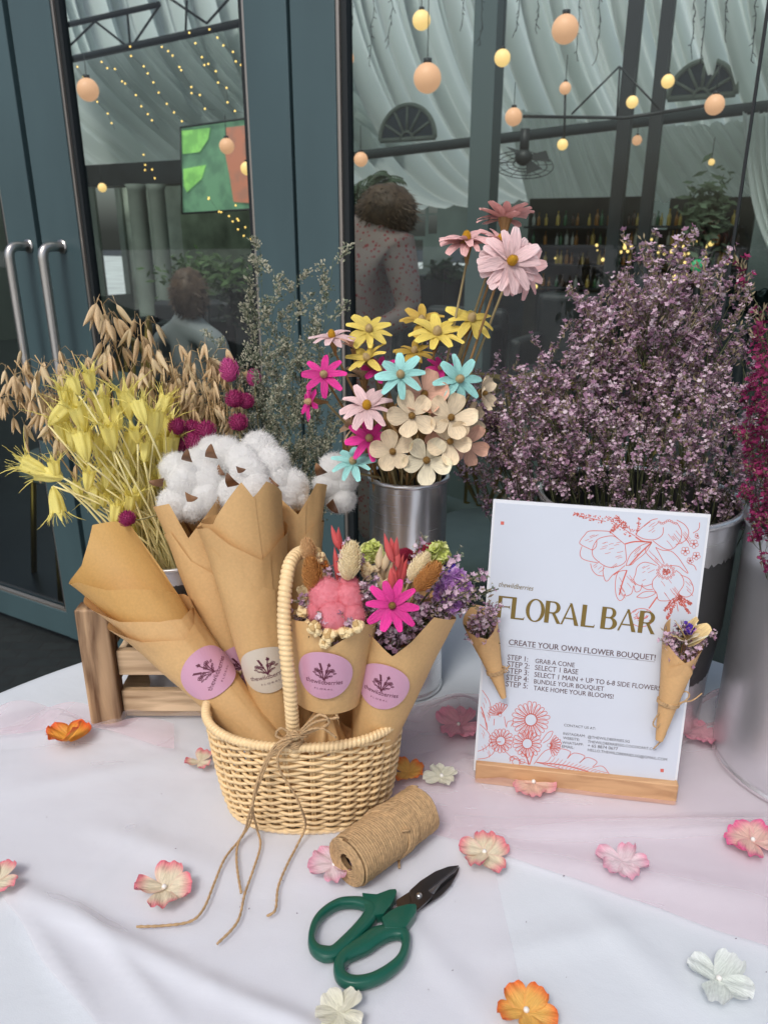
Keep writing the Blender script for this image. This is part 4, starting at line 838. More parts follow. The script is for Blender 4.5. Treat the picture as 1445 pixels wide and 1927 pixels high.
daisy8(570, 360, 168, 50, 21); daisy8(298, 550, 112, 38, 17); daisy8(538, 575, 130, 42, 18); daisy8(292, 318, 112, 12, 8, pi * 1.0, pi * 1.72); daisy8(735, 590, 112, 14, 9, -1.1, 1.3)
r8([(600, 760), (700, 640), (830, 620), (930, 650), (900, 710), (960, 660), (1060, 690), (1010, 750), (1080, 700), (1170, 740), (1130, 790), (1220, 780), (1290, 870), (1270, 885), (1000, 850), (800, 790), (620, 745)], [(130, 90), (190, 180), (210, 260)], [(110, 400), (190, 480), (210, 560), (150, 620), (90, 645)], [(210, 560), (240, 640), (180, 700), (90, 715)],
   [(330, 330), (345, 420)], [(240, 350), (235, 410)], [(300, 600), (400, 700), (540, 755)], [(660, 560), (720, 480), (770, 465), (740, 530), (680, 570)], [(350, 430), (360, 380), (410, 370), (390, 420)], [(380, 740), (400, 690), (450, 700), (470, 760)])
r8([(120, 240), (150, 330), (175, 450)], [(620, 745), (860, 770), (1060, 820), (1180, 870)], [(300, 560), (210, 560)], [(480, 640), (530, 700), (555, 765)], [(600, 640), (580, 700), (560, 765)], [(520, 640), (550, 765)], w=.0005)
for k in range(16): x = 680 + k * 34; y = 750 + k * 8; r8([(x, y + 2), (x + 45, y - 18 - k), (x + 75, y - 60 + k * 2)], w=.00022); r8([(x, y + 4), (x + 22, y + 22)], w=.00022)
for k in range(16): x = AR.uniform(110, 190); y = AR.uniform(150, 700); r8([(x, y), (x + 12, y + 20), (x + 18, y + 50)], w=.0002)
for cx, cy, r in ((440, 740, 38), (490, 735, 26), (400, 710, 22)): rib([Z8((cx + r * cos(b_), cy + r * .8 * sin(b_))) for b_ in (0, 1.05, 2.1, 3.14, 4.2, 5.2)], .00028, True)
part('flower_drawing', RM.mesh('drawing', redi, False), sign, world=True)
m = MB()
for x, y in ((236, 179), (1070, 1473)):
    px_, py_ = Z6(x, y); m.poly([sgn(px_ + a_, py_ + b_, PO) for a_, b_ in ((-3.2, -3.4), (3.2, -3), (3.2, 3.2), (-3.2, 2.8))])
part('square_mark', m.mesh('marks', redi, False), sign, world=True)
# ================================================================ BASKET
wk = mat('wicker', (.80, .58, .31), .5, var=.10, vscale=60, coat=.15)
wkd = mat('wicker_stake', (.62, .44, .23), .55, var=.15, vscale=60)
bcx, bcy = -.0705, .592
bask = thing('wicker_basket', 'small oval woven wicker basket with tall wrapped handle holding the cones', 'basket', T(bcx, bcy, 0))
BH = .104
def oval(a, z, off=0):
    k = z / BH; rx = lerp(.070, .0865, min(1, k ** .5)) + off; ry = lerp(.0455, .066, min(1, k ** .5)) + off
    e = .86; c, s = cos(a), sin(a)
    return T(bcx + rx * math.copysign(abs(c) ** e, c), bcy + ry * math.copysign(abs(s) ** e, s), z)
NS = 34
for j in range(25):
    z = .0055 + j * .0039; m = MB(); n_ = NS * 6; sg = 1 if j % 2 else -1
    P = [oval(2 * pi * k / n_, z + .0005 * sin(k * .37 + j), sg * .0021 * cos(pi * k / 6)) for k in range(n_)]
    m.tube(P, .00156, 6, closed=True); part('weaver', m.mesh('weaver', wk), bask, world=True)
m = MB()
for k in range(NS):
    a = 2 * pi * (k + .0) / NS
    for d in (-.011, .011): m.tube([oval(a + d, z) for z in (.001, .02, .04, .06, .08, BH - .002)], .0012, 5)
part('stakes', m.mesh('stakes', wkd), bask, world=True)
def coil(P, r, pitch, n=12, closed=False, amp=.16):
    """tube wrapped with round cane: helical grooves"""
    P = [V(p) for p in P]; d = [0]
    for i in range(1, len(P)): d.append(d[-1] + (P[i] - P[i - 1]).length)
    m = MB(); k = 2 * pi / pitch
    if closed: tot = d[-1] + (P[0] - P[-1]).length; k = 2 * pi * round(tot / pitch) / tot
    m.tube(P, r, n, closed=closed, rf=lambda i, a: 1 - amp + amp * 2 * abs(cos((k * d[i] + a) / 2)) ** .7); return m
def fine(fn, n): return [fn(i / n) for i in range(n)]
m = coil(fine(lambda t_: oval(2 * pi * t_, BH, .001), 900), .0036, .0037, 12, True); part('rim', m.mesh('rim', wk), bask, world=True)
m = coil(fine(lambda t_: oval(2 * pi * t_, .0025, .0015), 700), .0026, .006, 10, True); part('foot_rim', m.mesh('rim', wk), bask, world=True)
m = MB(); m.prism([oval(2 * pi * k / 60, .004, -.004) for k in range(60)], .003); part('bottom', m.mesh('bottom', wkd, False), bask, world=True)
# handle: arch from the front rim to the back rim
hf = on_y(553, 1396, bcy - .064); HP = [hf + V((0, 0, -.012)), hf, on_y(546, 1300, bcy - .066), on_y(535, 1180, bcy - .055), on_y(540, 1085, bcy - .040), on_y(556, 1046, bcy - .018), on_y(585, 1040, bcy + .010), on_y(612, 1075, bcy + .035), on_y(612, 1180, bcy + .055), T(bcx + .028, bcy + .066, BH)]
m = coil(catmull(HP, 70), .0051, .0042, 14, amp=.13); part('handle', m.mesh('handle', wk), bask, world=True)

# ================================================================ KRAFT CONES
def kraft_mat(name, c, trans=.12):
    m = mat(name, c, .62, var=.05, vscale=420, bump=.12, bscale=160, trans=trans, detail=9); return m
kr = kraft_mat('kraft_paper', (.68, .43, .19)); kri = kraft_mat('kraft_paper_backlit', (.70, .43, .15), .3); kr2 = kraft_mat('kraft_paper_light', (.68, .42, .19))
class Cone:
    def __init__(s, apex, top, alpha, face=None, roll=0):
        s.P = V(apex); s.A = (V(top) - s.P).normalized(); s.L = (V(top) - s.P).length; s.al = radians(alpha); s.sa = sin(s.al); s.ca = cos(s.al)
        f = (CP - (s.P + s.A * s.L * .6)) if face is None else V(face); f = (f - s.A * f.dot(s.A)).normalized(); s.R0 = Matrix.Rotation(radians(roll), 3, s.A) @ f; s.B = s.A.cross(s.R0)
    def pt(s, l, phi, off=0.0): return s.P + s.A * (l * s.ca - off * s.sa) + (s.R0 * cos(phi) + s.B * sin(phi)) * (l * s.sa + off * s.ca)
    def flat(s, l, phi, x, y, off):
        qx = l + y; qy = x; return s.pt(sqrt(qx * qx + qy * qy), phi + atan2(qy, qx) / s.sa, off)
def sheet(c, s0, a, turns, front, peak=38, off=0, lay=.0007, nu=120, nv=30, wob=.0012, seed=0, cap=9):
    """a square sheet rolled to a cone: seam at angle `front`, corner peak opposite"""
    m = MB(); psi = radians(peak)
    def f(u, v):
        k = 1 - abs(2 * u - 1); Lm = a * (1 + (1 / cos(psi) - 1) * (k ** .9 if peak > 0 else sin(pi * k * .95) * 1.2)); Lm = min(Lm, a * (1 + cap)); l = lerp(s0, Lm, v ** .8); ph = front + (u - .5) * 2 * pi * turns + pi
        fl = .0035 * max(0, v - .75) * 4 * (1 if k < .35 else .25) * (1 - k)
        w_ = wob * noise.noise(V((u * 5 + seed, v * 3, seed))) * (.4 + v)
        return c.pt(l, ph, off + lay * u * turns + w_ + fl * .35)
    m.grid(f, nu, nv); return m
def twine_pts(P, n=6): return catmull(P, n)
jt = mat('jute_twine', (.46, .30, .155), .85, var=.22, vscale=300, bump=.2, bscale=900)
TWR = random.Random(12)
def twine_mb(P, r=.0011, fuzz=True, m=None):
    P = [V(p) for p in P]; d = [0]
    for i in range(1, len(P)): d.append(d[-1] + (P[i] - P[i - 1]).length)
    m = m or MB(); m.tube(P, r, 8, rf=lambda i, a: .64 + .46 * abs(cos(a - d[i] * 2 * pi / (r * 10))))
    if fuzz:
        for i in range(1, len(P) - 1):
            if TWR.random() < .55:
                q = P[i]; dr = V((TWR.gauss(0, 1), TWR.gauss(0, 1), TWR.gauss(0, 1))).normalized(); e = q + dr * r * TWR.uniform(2, 4.5) + (P[i + 1] - P[i]) * TWR.uniform(-1, 1); t_ = dr.orthogonal() * .00009
                m.poly([q - t_, q + t_, e])
    return m
def dense(P, step=.0012, n=10):
    Q = catmull(P, n); out = [Q[0]]
    for q in Q[1:]:
        while (q - out[-1]).length > step: out.append(out[-1] + (q - out[-1]).normalized() * step)
    return out
pinkst = mat('pink_sticker', srgb(198, 150, 174), .28, coat=.5); creamst = mat('cream_sticker', srgb(205, 195, 180), .28, coat=.5); stink = mat('sticker_ink', (.11, .02, .045), .5)
def sticker(c, l, phi, r, rot, mt, parent, off):
    """round printed label wrapped on a cone"""
    def fl(x, y, o): x2 = x * cos(rot) - y * sin(rot); y2 = x * sin(rot) + y * cos(rot); return c.flat(l, phi, x2 * r, y2 * r, off + o)
    m = MB()
    for i in range(10):
        for k in range(48):
            a, b = 2 * pi * k / 48, 2 * pi * (k + 1) / 48; r0, r1 = i / 10, (i + 1) / 10
            pts = [fl(r1 * cos(a), r1 * sin(a), 0), fl(r1 * cos(b), r1 * sin(b), 0)]
            if i: pts += [fl(r0 * cos(b), r0 * sin(b), 0), fl(r0 * cos(a), r0 * sin(a), 0)]
            else: pts += [fl(0, 0, 0)]
            m.poly(pts)
    lab = part('sticker', m.mesh('sticker', mt), parent, world=True)
    m = MB(); O = .0002
    for txt, w_, x0, y0, ys, sp in (('thewildberries', 1.28, -.64, -.36, 1.25, 0), ('F L O R A L', .62, -.31, -.60, .8, 0)):
        vs, fs, ww = text2d(txt); s_ = w_ / ww; o = len(m.v)
        for x, y in vs: m.vert(fl(x0 + x * s_, y0 + y * s_ * ys, O))
        for f in fs: m.face([i + o for i in f])
    def ln(P, wd=.016):
        for (x0, y0), (x1, y1) in zip(P, P[1:]):
            L_ = math.hypot(x1 - x0, y1 - y0) or 1; nx, ny = -(y1 - y0) / L_ * wd, (x1 - x0) / L_ * wd
            m.poly([fl(x0 - nx, y0 - ny, O), fl(x1 - nx, y1 - ny, O), fl(x1 + nx, y1 + ny, O), fl(x0 + nx, y0 + ny, O)])
    def circ(x, y, r_, wd=.013): ln([(x + r_ * cos(2 * pi * k / 10), y + r_ * sin(2 * pi * k / 10)) for k in range(11)], wd)
    for e in ((-.14, .42), (.14, .46), (-.26, .22), (.25, .26), (.1, .2), (-.08, .22), (-.2, .02), (.2, .04)): ln([(0, -.18), (e[0] * .45, e[1] * .45 - .06), e])
    for k in range(9): y = .26 + k * .03; x = -.09 - k * .008; ln([(x - .035, y + .03), (x, y), (x + .035, y + .025)], .018)
    for dx, dy in ((0, .14), (-.05, .08), (.05, .09), (-.035, .02), (.04, .03)): ln([(.15, .42), (.15 + dx, .42 + dy)], .024)
    for cx, cy in ((-.26, .22), (-.13, .18), (.26, .24), (.12, .2)):
        for k in range(5): a = 2 * pi * k / 5; circ(cx + .05 * cos(a), cy + .05 * sin(a), .033)
    for cx, cy, a in ((-.2, -.02, 2.6), (.18, -.02, .5), (-.1, -.1, 2.2), (.08, -.1, .9), (-.28, .08, 2.8), (.3, .1, .3)):
        for sg in (-1, 1): ln([(cx, cy), (cx + .06 * cos(a + .5 * sg), cy + .06 * sin(a + .5 * sg)), (cx + .12 * cos(a), cy + .12 * sin(a))], .011)
    lg = part('print', m.mesh('print', stink, False), lab); me = lg.data; me.transform(Matrix.Translation(-V(parent.location)))
    return lab
def kraft_cone(label, c, s0, a, turns, front, peak, off, mt=kr, seed=0, lay=.0006, lb='kraft paper cone', group='empty kraft paper cones in the basket', st=None):
    loc = c.pt(max(s0, .03), 0); t = thing('paper_cone', label, 'paper cone', loc, group)
    m = sheet(c, s0, a, turns, front, peak, off, lay, seed=seed); part('wrap', m.mesh('wrap', mt), t, world=True)
    m = MB(); m.tube([c.pt(s0 + .001, 0, off) * 0 + (c.P + c.A * s0 * c.ca), c.P + c.A * (s0 + .002) * c.ca], .0008, 5)
    if st: sticker(c, *st, t, off + lay * turns + .0016)
    return t
def cph(c, px, py):
    """(l, phi) on cone nearest the viewer along a photo ray"""
    r = ray(px, py).normalized(); best = None
    for i in range(400):
        d = .3 + i * .0015; p = CP + r * d; q = p - c.P; h = q.dot(c.A); rad = (q - c.A * h).length
        if h > 0 and rad < h * math.tan(c.al): rv = q - c.A * h; return h / c.ca, atan2(rv.dot(c.B), rv.dot(c.R0))
    return .15, 0
def proj(p):
    d = p - CP; z = d.y * cos(TH) - d.z * sin(TH); y = d.y * sin(TH) + d.z * cos(TH); return 722.5 + F * d.x / z, 963.5 - F * y / z
def rimpt(c, x, y, side, off=0):
    """(phi, l) of the point of the cone's near (f) or far (b) wall that shows nearest to photo point (x, y)"""
    best = None
    for i in range(73):
        ph = (-pi / 2 + pi * i / 72) + (0 if side == 'f' else pi); a, b = 0, 0; lo, hi = .10, .44
        for _ in range(14):
            m1 = lo + (hi - lo) / 3; m2 = hi - (hi - lo) / 3; q1 = proj(c.pt(m1, ph, off)); q2 = proj(c.pt(m2, ph, off))
            if math.hypot(q1[0] - x, q1[1] - y) < math.hypot(q2[0] - x, q2[1] - y): hi = m2
            else: lo = m1
        q = proj(c.pt(lo, ph, off)); e = math.hypot(q[0] - x, q[1] - y)
        if best is None or e < best[0]: best = (e, ph % (2 * pi), lo)
    return best[1], best[2]
def kr_(label, c, rim, off, seed, st=None, mt=None, seam=None, flare=.0):
    """kraft sleeve whose rim passes the given photo points, then closes round the far side"""
    R_ = sorted(rimpt(c, x, y, s_, off) for x, y, s_ in rim); R_ = [(R_[-1][0] - 2 * pi, R_[-1][1])] + R_ + [(R_[0][0] + 2 * pi, R_[0][1])]
    def Lp(ph):
        ph = ph % (2 * pi)
        for (a, b), (e, g_) in zip(R_, R_[1:]):
            if a <= ph <= e: return lerp(b, g_, (ph - a) / max(e - a, 1e-6))
        return R_[1][1]
    s0 = max(.02, (TZ + .010 - c.P.z) / c.A.z); sm = seam if seam is not None else R_[1][0]
    t = thing('paper_cone', label, 'paper cone', c.P + c.A * s0 * c.ca, 'empty kraft paper cones in the basket')
    m = MB()
    def f(u, v):
        ph = sm + u * 2 * pi * 1.04; l = lerp(s0, Lp(ph), v ** .8); w_ = .0011 * noise.noise(V((cos(ph) * 1.2 + seed, sin(ph) * 1.2, l * 22))) * (.3 + v) + .0004 * noise.noise(V((cos(ph) * 4, sin(ph) * 4 + seed, l * 70)))
        return c.pt(l, ph, off + .0007 * u + w_ + flare * max(0, v - .82) ** 2 * 30)
    m.grid(f, 220, 30); part('wrap', m.mesh('wrap', mt or kr), t, world=True)
    if st: sticker(c, *st, t, off + .0019)
    return t
# left leaning stack of three
cA = Cone(on_y(617, 1530, .556), on_y(248, 1110, .652), 6.5)
lA, pA = cph(cA, 393, 1265)
kr_('tallest inner kraft cone of the left leaning stack, its lit inside showing', cA, [(150, 1092, 'f'), (205, 1108, 'f'), (285, 1113, 'f'), (335, 1125, 'f'), (245, 992, 'b'), (205, 982, 'b'), (172, 986, 'b'), (155, 1060, 'b'), (300, 1060, 'b')], 0, 1, mt=kri, flare=.002)
kr_('middle kraft cone of the left leaning stack', cA, [(160, 1135, 'f'), (230, 1165, 'f'), (300, 1170, 'f'), (338, 1168, 'f'), (350, 1150, 'b'), (250, 1080, 'b'), (170, 1100, 'b')], .0028, 2, flare=.003)
kr_('outer kraft cone with pink sticker leaning left over the wooden crate', cA, [(215, 1180, 'f'), (270, 1205, 'f'), (345, 1206, 'f'), (362, 1175, 'f'), (340, 1120, 'b'), (220, 1140, 'b')], .0052, 3, (lA, pA, .0218, .62, pinkst), flare=.003)
cB = Cone(on_y(533, 1555, .606), on_y(366, 985, .696), 5.2)
lB, pB = cph(cB, 452, 1252)
kr_('kraft cone second from left, notch at its front under the cotton', cB, [(322, 945, 'f'), (357, 1011, 'f'), (408, 925, 'f'), (412, 918, 'b'), (365, 985, 'b'), (325, 940, 'b')], 0, 4, flare=.002)
kr_('outer kraft cone second from left with pink sticker half hidden', cB, [(322, 1000, 'f'), (360, 1055, 'f'), (420, 1090, 'f'), (420, 1000, 'b'), (330, 1000, 'b')], .0018, 5, (lB, pB, .0205, .2, pinkst))
cC = Cone(on_y(558, 1572, .586), on_y(465, 1020, .640), 6.5)
lC, pC = cph(cC, 502, 1257)
kr_('inner kraft cone of the middle stack rising behind its sleeve', cC, [(402, 985, 'f'), (455, 905, 'f'), (478, 935, 'f'), (500, 905, 'f'), (515, 950, 'b'), (440, 960, 'b')], 0, 6)
kr_('outer kraft cone of the middle stack with cream sticker by the handle', cC, [(398, 990, 'f'), (435, 1020, 'f'), (490, 1052, 'f'), (522, 1015, 'f'), (505, 970, 'b'), (420, 980, 'b')], .0024, 7, flare=.003)
kr_('short lowest sleeve of the middle stack carrying the cream sticker', cC, [(402, 1030, 'f'), (440, 1075, 'f'), (500, 1105, 'f'), (528, 1110, 'f'), (505, 1020, 'b'), (420, 1020, 'b')], .0032, 8, (lC, pC, .0222, .13, creamst))
cD = Cone(on_y(566, 1560, .612), on_y(550, 965, .698), 5.3)
lD, pD = cph(cD, 560, 1245)
kr_('kraft cone furthest right behind the wicker handle with cream sticker in shade', cD, [(506, 912, 'f'), (560, 967, 'f'), (592, 908, 'f'), (597, 915, 'b'), (550, 960, 'b'), (505, 905, 'b')], 0, 9, (lD, pD, .0205, -.05, creamst), flare=.002)
kr_('short kraft cone sleeve behind the wicker handle', cD, [(510, 990, 'f'), (545, 1035, 'f'), (592, 985, 'f'), (590, 975, 'b'), (515, 970, 'b')], .0018, 10)

# ================================================================ TWINE, SPOOL, SCISSORS
t = thing('twine_bow', 'jute twine knotted round the basket handle with long trailing ends', 'twine', hf)
q = lambda x, y, h=0.0: on_y(x, y, bcy - .074 + h)
m = MB()
for k in range(5): twine_mb(dense([hf + V((.0075 * cos(a), .0075 * sin(a) , .001 * k + .0012 * sin(a * 2 + k) - .001)) for a in [2 * pi * i / 10 for i in range(11)]]), .0011, True, m)
for k in range(3): twine_mb(dense([q(545 - 4 * k, 1382 + 4 * k), q(556, 1376 + 5 * k, -.004), q(570 + 3 * k, 1392 - 3 * k)]), .0011, True, m)
part('knot', m.mesh('knot', jt), t, world=True)
def g(px, py): p = P0(px, py); p.z = TZ + cz(p.x, p.y) + .0055; return p
def fl_(x, y): return on_y(x, y, bcy - .076)
ends = [[q(552, 1388), fl_(520, 1400), fl_(492, 1450), fl_(478, 1500), on_y(472, 1545, .535), g(455, 1585), g(425, 1625), g(405, 1670), g(385, 1720), g(360, 1745), g(310, 1753), g(258, 1756)],
        [q(550, 1390), fl_(515, 1412), fl_(486, 1465), fl_(476, 1520), on_y(484, 1560, .535), g(491, 1600), g(478, 1645), g(462, 1690), g(448, 1745), g(410, 1788)],
        [q(549, 1392), fl_(524, 1420), fl_(528, 1452), fl_(552, 1490), fl_(568, 1525), on_y(575, 1555, .532), g(560, 1600), g(540, 1640), g(524, 1680), g(519, 1722), g(502, 1734)],
        [q(548, 1392), fl_(512, 1420), fl_(488, 1475), fl_(470, 1530), on_y(462, 1560, .53), g(448, 1600), g(447, 1640), g(455, 1690)]]
for e in ends: part('twine_end', twine_mb(dense(e), .00105).mesh('end', jt), t, world=True)
m = MB()
for e in ([q(560, 1385), q(590, 1360, -.01), q(625, 1352, -.012), q(640, 1350, -.012)], [q(560, 1385), q(585, 1372, -.008), q(610, 1372, -.01), q(632, 1388, -.008)], [q(556, 1388), q(530, 1370), q(520, 1385), q(548, 1395)], [q(560, 1380), q(600, 1345, -.012), q(618, 1362, -.012), q(570, 1382)]): twine_mb(dense(e), .00105, True, m)
part('bow_loop', m.mesh('loops', jt), t, world=True)
# spool
rs = .0208; e0 = P0(668, 1640); e1 = P0(800, 1545); ax = e1 - e0; ax.z = 0; axn = ax.normalized()
s0 = P0(662, 1655) ; s0.z = TZ + rs + .003; s0 = on_pl(655, 1622, s0, V((0, 0, 1))); s1 = on_pl(795, 1520, s0, V((0, 0, 1))); axn = (s1 - s0).normalized(); SL = (s1 - s0).length
sp = thing('twine_spool', 'fat spool of brown jute twine lying on its side before the basket', 'twine', V((s0.x, s0.y, TZ)))
up = V((0, 0, 1)); si = axn.cross(up).normalized()
def cyl(l, a, r): return s0 + axn * l + (up * cos(a) + si * sin(a)) * r
m = MB(); prof = [(0.0, .0065), (0.004, .0068), (-.0008, .009), (-.0005, .0175), (.002, rs - .001), (SL - .002, rs - .001), (SL, .017), (SL, .001)]
m.grid(lambda u, v: cyl(*[lerp(prof[min(int(v * 7), 6)][0], prof[min(int(v * 7), 6) + 1][0], v * 7 - min(int(v * 7), 6))], 2 * pi * u, lerp(prof[min(int(v * 7), 6)][1], prof[min(int(v * 7), 6) + 1][1], v * 7 - min(int(v * 7), 6))), 48, 28); part('core', m.mesh('core', mat('jute_dark', (.22, .13, .06), .9)), sp, world=True)
m = MB(); turns = 42; P = []
for i in range(turns * 22):
    a = 2 * pi * i / 22; l = .0015 + (SL - .003) * i / (turns * 22); P.append(cyl(max(0.0008, min(SL - .0008, l + .0035 * sin(a + .6) * sin(pi * l / SL))), a, rs - .0004 + .0005 * noise.noise(V((l * 300, a, 0)))))
twine_mb(P, .00148, True, m); part('winding', m.mesh('winding', jt), sp, world=True)
m = MB(); P = []
for i in range(9 * 26): a = 2 * pi * i / 26; r = .0072 + (rs - .0075) * i / (9 * 26); P.append(cyl(-.0012 + .0012 * abs(noise.noise(V((a, r * 100, 1)))), a, r))
twine_mb(P, .0011, True, m); part('end_coil', m.mesh('coil', jt), sp, world=True)
m = MB()
for k in range(7): twine_mb([cyl(SL * .52 + .010 * sin(a + .5 + k * .05) + .0018 * (k - 3), a, rs + .0011 + .0003 * (k % 2)) for a in [2 * pi * i / 40 for i in range(41)]], .00115, True, m)
twine_mb(dense([cyl(SL * .5, .9, rs + .0015), cyl(SL * .56, 1.0, rs + .003), P0(752, 1575, .012), P0(751, 1600, .006), P0(751, 1635, .006)]), .0011, True, m)
part('crossing_strands', m.mesh('cross', jt), sp, world=True)

# scissors
Z4 = lambda x, y, h=.0: on_z(560 + x / 3.284, 1580 + y / 3.284, h)
grp = mat('green_plastic', (.004, .085, .055), .32, coat=.2, var=.05, vscale=20); bl = mat('dark_steel_blade', (.16, .15, .15), .2, .95, var=.25, vscale=14); bl2 = mat('bright_steel_edge', (.42, .42, .44), .22, .95)
sc = thing('scissors', 'green handled garden scissors with dark steel blades pointing to the right', 'scissors', Z4(400, 600))
def loop(P, W_, h):
    """swept ring with an oval section whose width varies"""
    n_ = 8; Q = catmull([Z4(x, y, h) for x, y in P], n_, True); N = len(Q); ww = []
    for i in range(len(P)):
        for k in range(n_): ww.append(lerp(W_[i], W_[(i + 1) % len(P)], k / n_))
    m = MB(); ns = 14
    for i in range(N):
        d = (Q[(i + 1) % N] - Q[i - 1]); d.z = 0; d.normalize(); s_ = V((-d.y, d.x, 0))
        for k in range(ns):
            a = 2 * pi * k / ns; c_, s2 = cos(a), sin(a); m.vert(Q[i] + s_ * math.copysign(abs(c_) ** .7, c_) * ww[i] + V((0, 0, math.copysign(abs(s2) ** .7, s2) * .0048)))
    for i in range(N):
        for k in range(ns): j = (i + 1) % N; m.face((i * ns + k, i * ns + (k + 1) % ns, j * ns + (k + 1) % ns, j * ns + k))
    return m
def slab(pts, h, th, m=None): m = m or MB(); m.prism([Z4(x, y, h) for x, y in pts], th); return m
u_ = 1 / 3.284 / 2150      # zoom pixel in metres
m = loop([(87, 620), (112, 520), (170, 450), (255, 400), (340, 390), (410, 400), (455, 430), (440, 490), (370, 570), (290, 650), (230, 700), (170, 708), (110, 680)], [x * u_ for x in (19, 21, 22, 24, 27, 32, 34, 42, 38, 38, 38, 40, 28)], .0075)
slab([(400, 380), (450, 385), (490, 388), (530, 372), (570, 358), (606, 356), (612, 372), (598, 410), (575, 455), (530, 510), (470, 520), (420, 500)], .0035, .0085, m)
bevel(part('handle', m.mesh('h', grp), sc, world=True), .0015, 3)
m = loop([(258, 790), (285, 735), (340, 695), (410, 655), (500, 595), (590, 575), (655, 590), (670, 650), (640, 740), (560, 815), (450, 872), (345, 885), (275, 855)], [x * u_ for x in (30, 34, 44, 52, 52, 38, 32, 22, 24, 28, 30, 32, 32)], .0075)
slab([(520, 535), (570, 495), (620, 468), (680, 452), (725, 450), (735, 465), (728, 505), (700, 545), (672, 590), (640, 600), (540, 600)], .0035, .009, m)
bevel(part('handle', m.mesh('h', grp), sc, world=True), .0015, 3)
m = slab([(575, 455), (612, 380), (690, 330), (760, 330), (840, 345), (900, 260), (1000, 172), (990, 210), (950, 285), (890, 350), (810, 405), (745, 448), (700, 400), (600, 470)], .004, .0016)
bevel(part('blade', m.mesh('b', bl, False), sc, label='lower blade', world=True), .0004, 2)
m = slab([(630, 468), (680, 430), (700, 390), (690, 325), (760, 262), (850, 205), (930, 175), (997, 167), (970, 192), (900, 248), (808, 318), (835, 345), (828, 368), (735, 452), (690, 462)], .0060, .0018)
bevel(part('blade', m.mesh('b', bl, False), sc, label='upper blade with the round pivot', world=True), .0004, 2)
m = slab([(808, 316), (900, 244), (985, 178), (996, 170), (975, 198), (900, 262), (822, 334)], .0080, .0002); part('ground_edge', m.mesh('b', bl2, False), sc, world=True)
m = MB(); pv = Z4(750, 348, .0078); m.lathe([(0, .0022), (.0016, .0021), (.0024, .0012), (.0026, 0)], 20, pv); part('pivot_screw', m.mesh('p', steel), sc, world=True)
# ================================================================ FLOWERS
G = random.Random(77)
def rv(s=1.0): return V((G.gauss(0, s), G.gauss(0, s), G.gauss(0, s)))
def stem_path(base, tip, bend=.02, n=10, seed=0, droop=0):
    rr = random.Random(seed); m_ = base.lerp(tip, .5) + V((rr.uniform(-bend, bend), rr.uniform(-bend, bend), bend * .5)); return bez(base, m_, tip, n)
def stem_part(t, P, r0, r1, mt, name='stem', n=5):
    m = MB(); m.tube(P, [lerp(r0, r1, i / (len(P) - 1)) for i in range(len(P))], n); return part(name, m.mesh(name, mt), t, world=True)

# ---- love-in-a-mist seed heads (yellow)
ny = mat('yellow_dried_head', (.96, .85, .28), .6, var=.08, vscale=45, trans=.35); nys = mat('yellow_dried_stem', (.88, .78, .38), .6, var=.1, vscale=20)
def nigella_mesh(seed, horn=.5):
    rr = random.Random(seed); m = MB()
    def f(u, v):
        a = 2 * pi * u; r = .86 * (.05 + .22 * sin(min(1, v * 1.6) * pi * .5) + .05 * max(0, v - .65) * 2.5) * (1 + .16 * cos(5 * a)); return V((r * cos(a), r * sin(a), v * .95))
    m.grid(f, 30, 9)
    for k in range(5):
        a = 2 * pi * k / 5; d = V((cos(a), sin(a), 0)); o = .24
        m.grid(lambda u, v: d * (o + .10 * v + .16 * v * v) + V((-d.y, d.x, 0)) * (u - .5) * .26 * (1 - v) ** .8 + V((0, 0, .86 + .42 * v)), 4, 5)
        P = [d * (o + .1) + V((0, 0, 1.0))]
        for j in range(1, 7): P.append(P[-1] + (d * (.05 + .02 * j) + V((rr.uniform(-.03, .03), rr.uniform(-.03, .03), .085))) * horn * 1.6)
        m.tube(P, [.028, .024, .02, .016, .012, .008, .004], 4)
        for q in range(2):
            a2 = a + rr.uniform(-.5, .5); d2 = V((cos(a2), sin(a2), 0)); P = [d2 * .2 + V((0, 0, .9))]
            for j in range(5): P.append(P[-1] + d2 * rr.uniform(.0, .07) + V((rr.uniform(-.04, .04), 0, .10)))
            m.tube(P, .008, 3)
    for k in range(7):
        a = rr.uniform(0, 6.3); d = V((cos(a), sin(a), 0)); m.tube([V((0, 0, .02)), d * .18 + V((0, 0, .12)), d * .34 + V((0, 0, .38 + rr.uniform(-.1, .2)))], [.012, .008, .003], 3)
    return m.mesh('seed_head', ny)
NM = [nigella_mesh(i, h) for i, h in enumerate((.5, .6, .4, .7))]
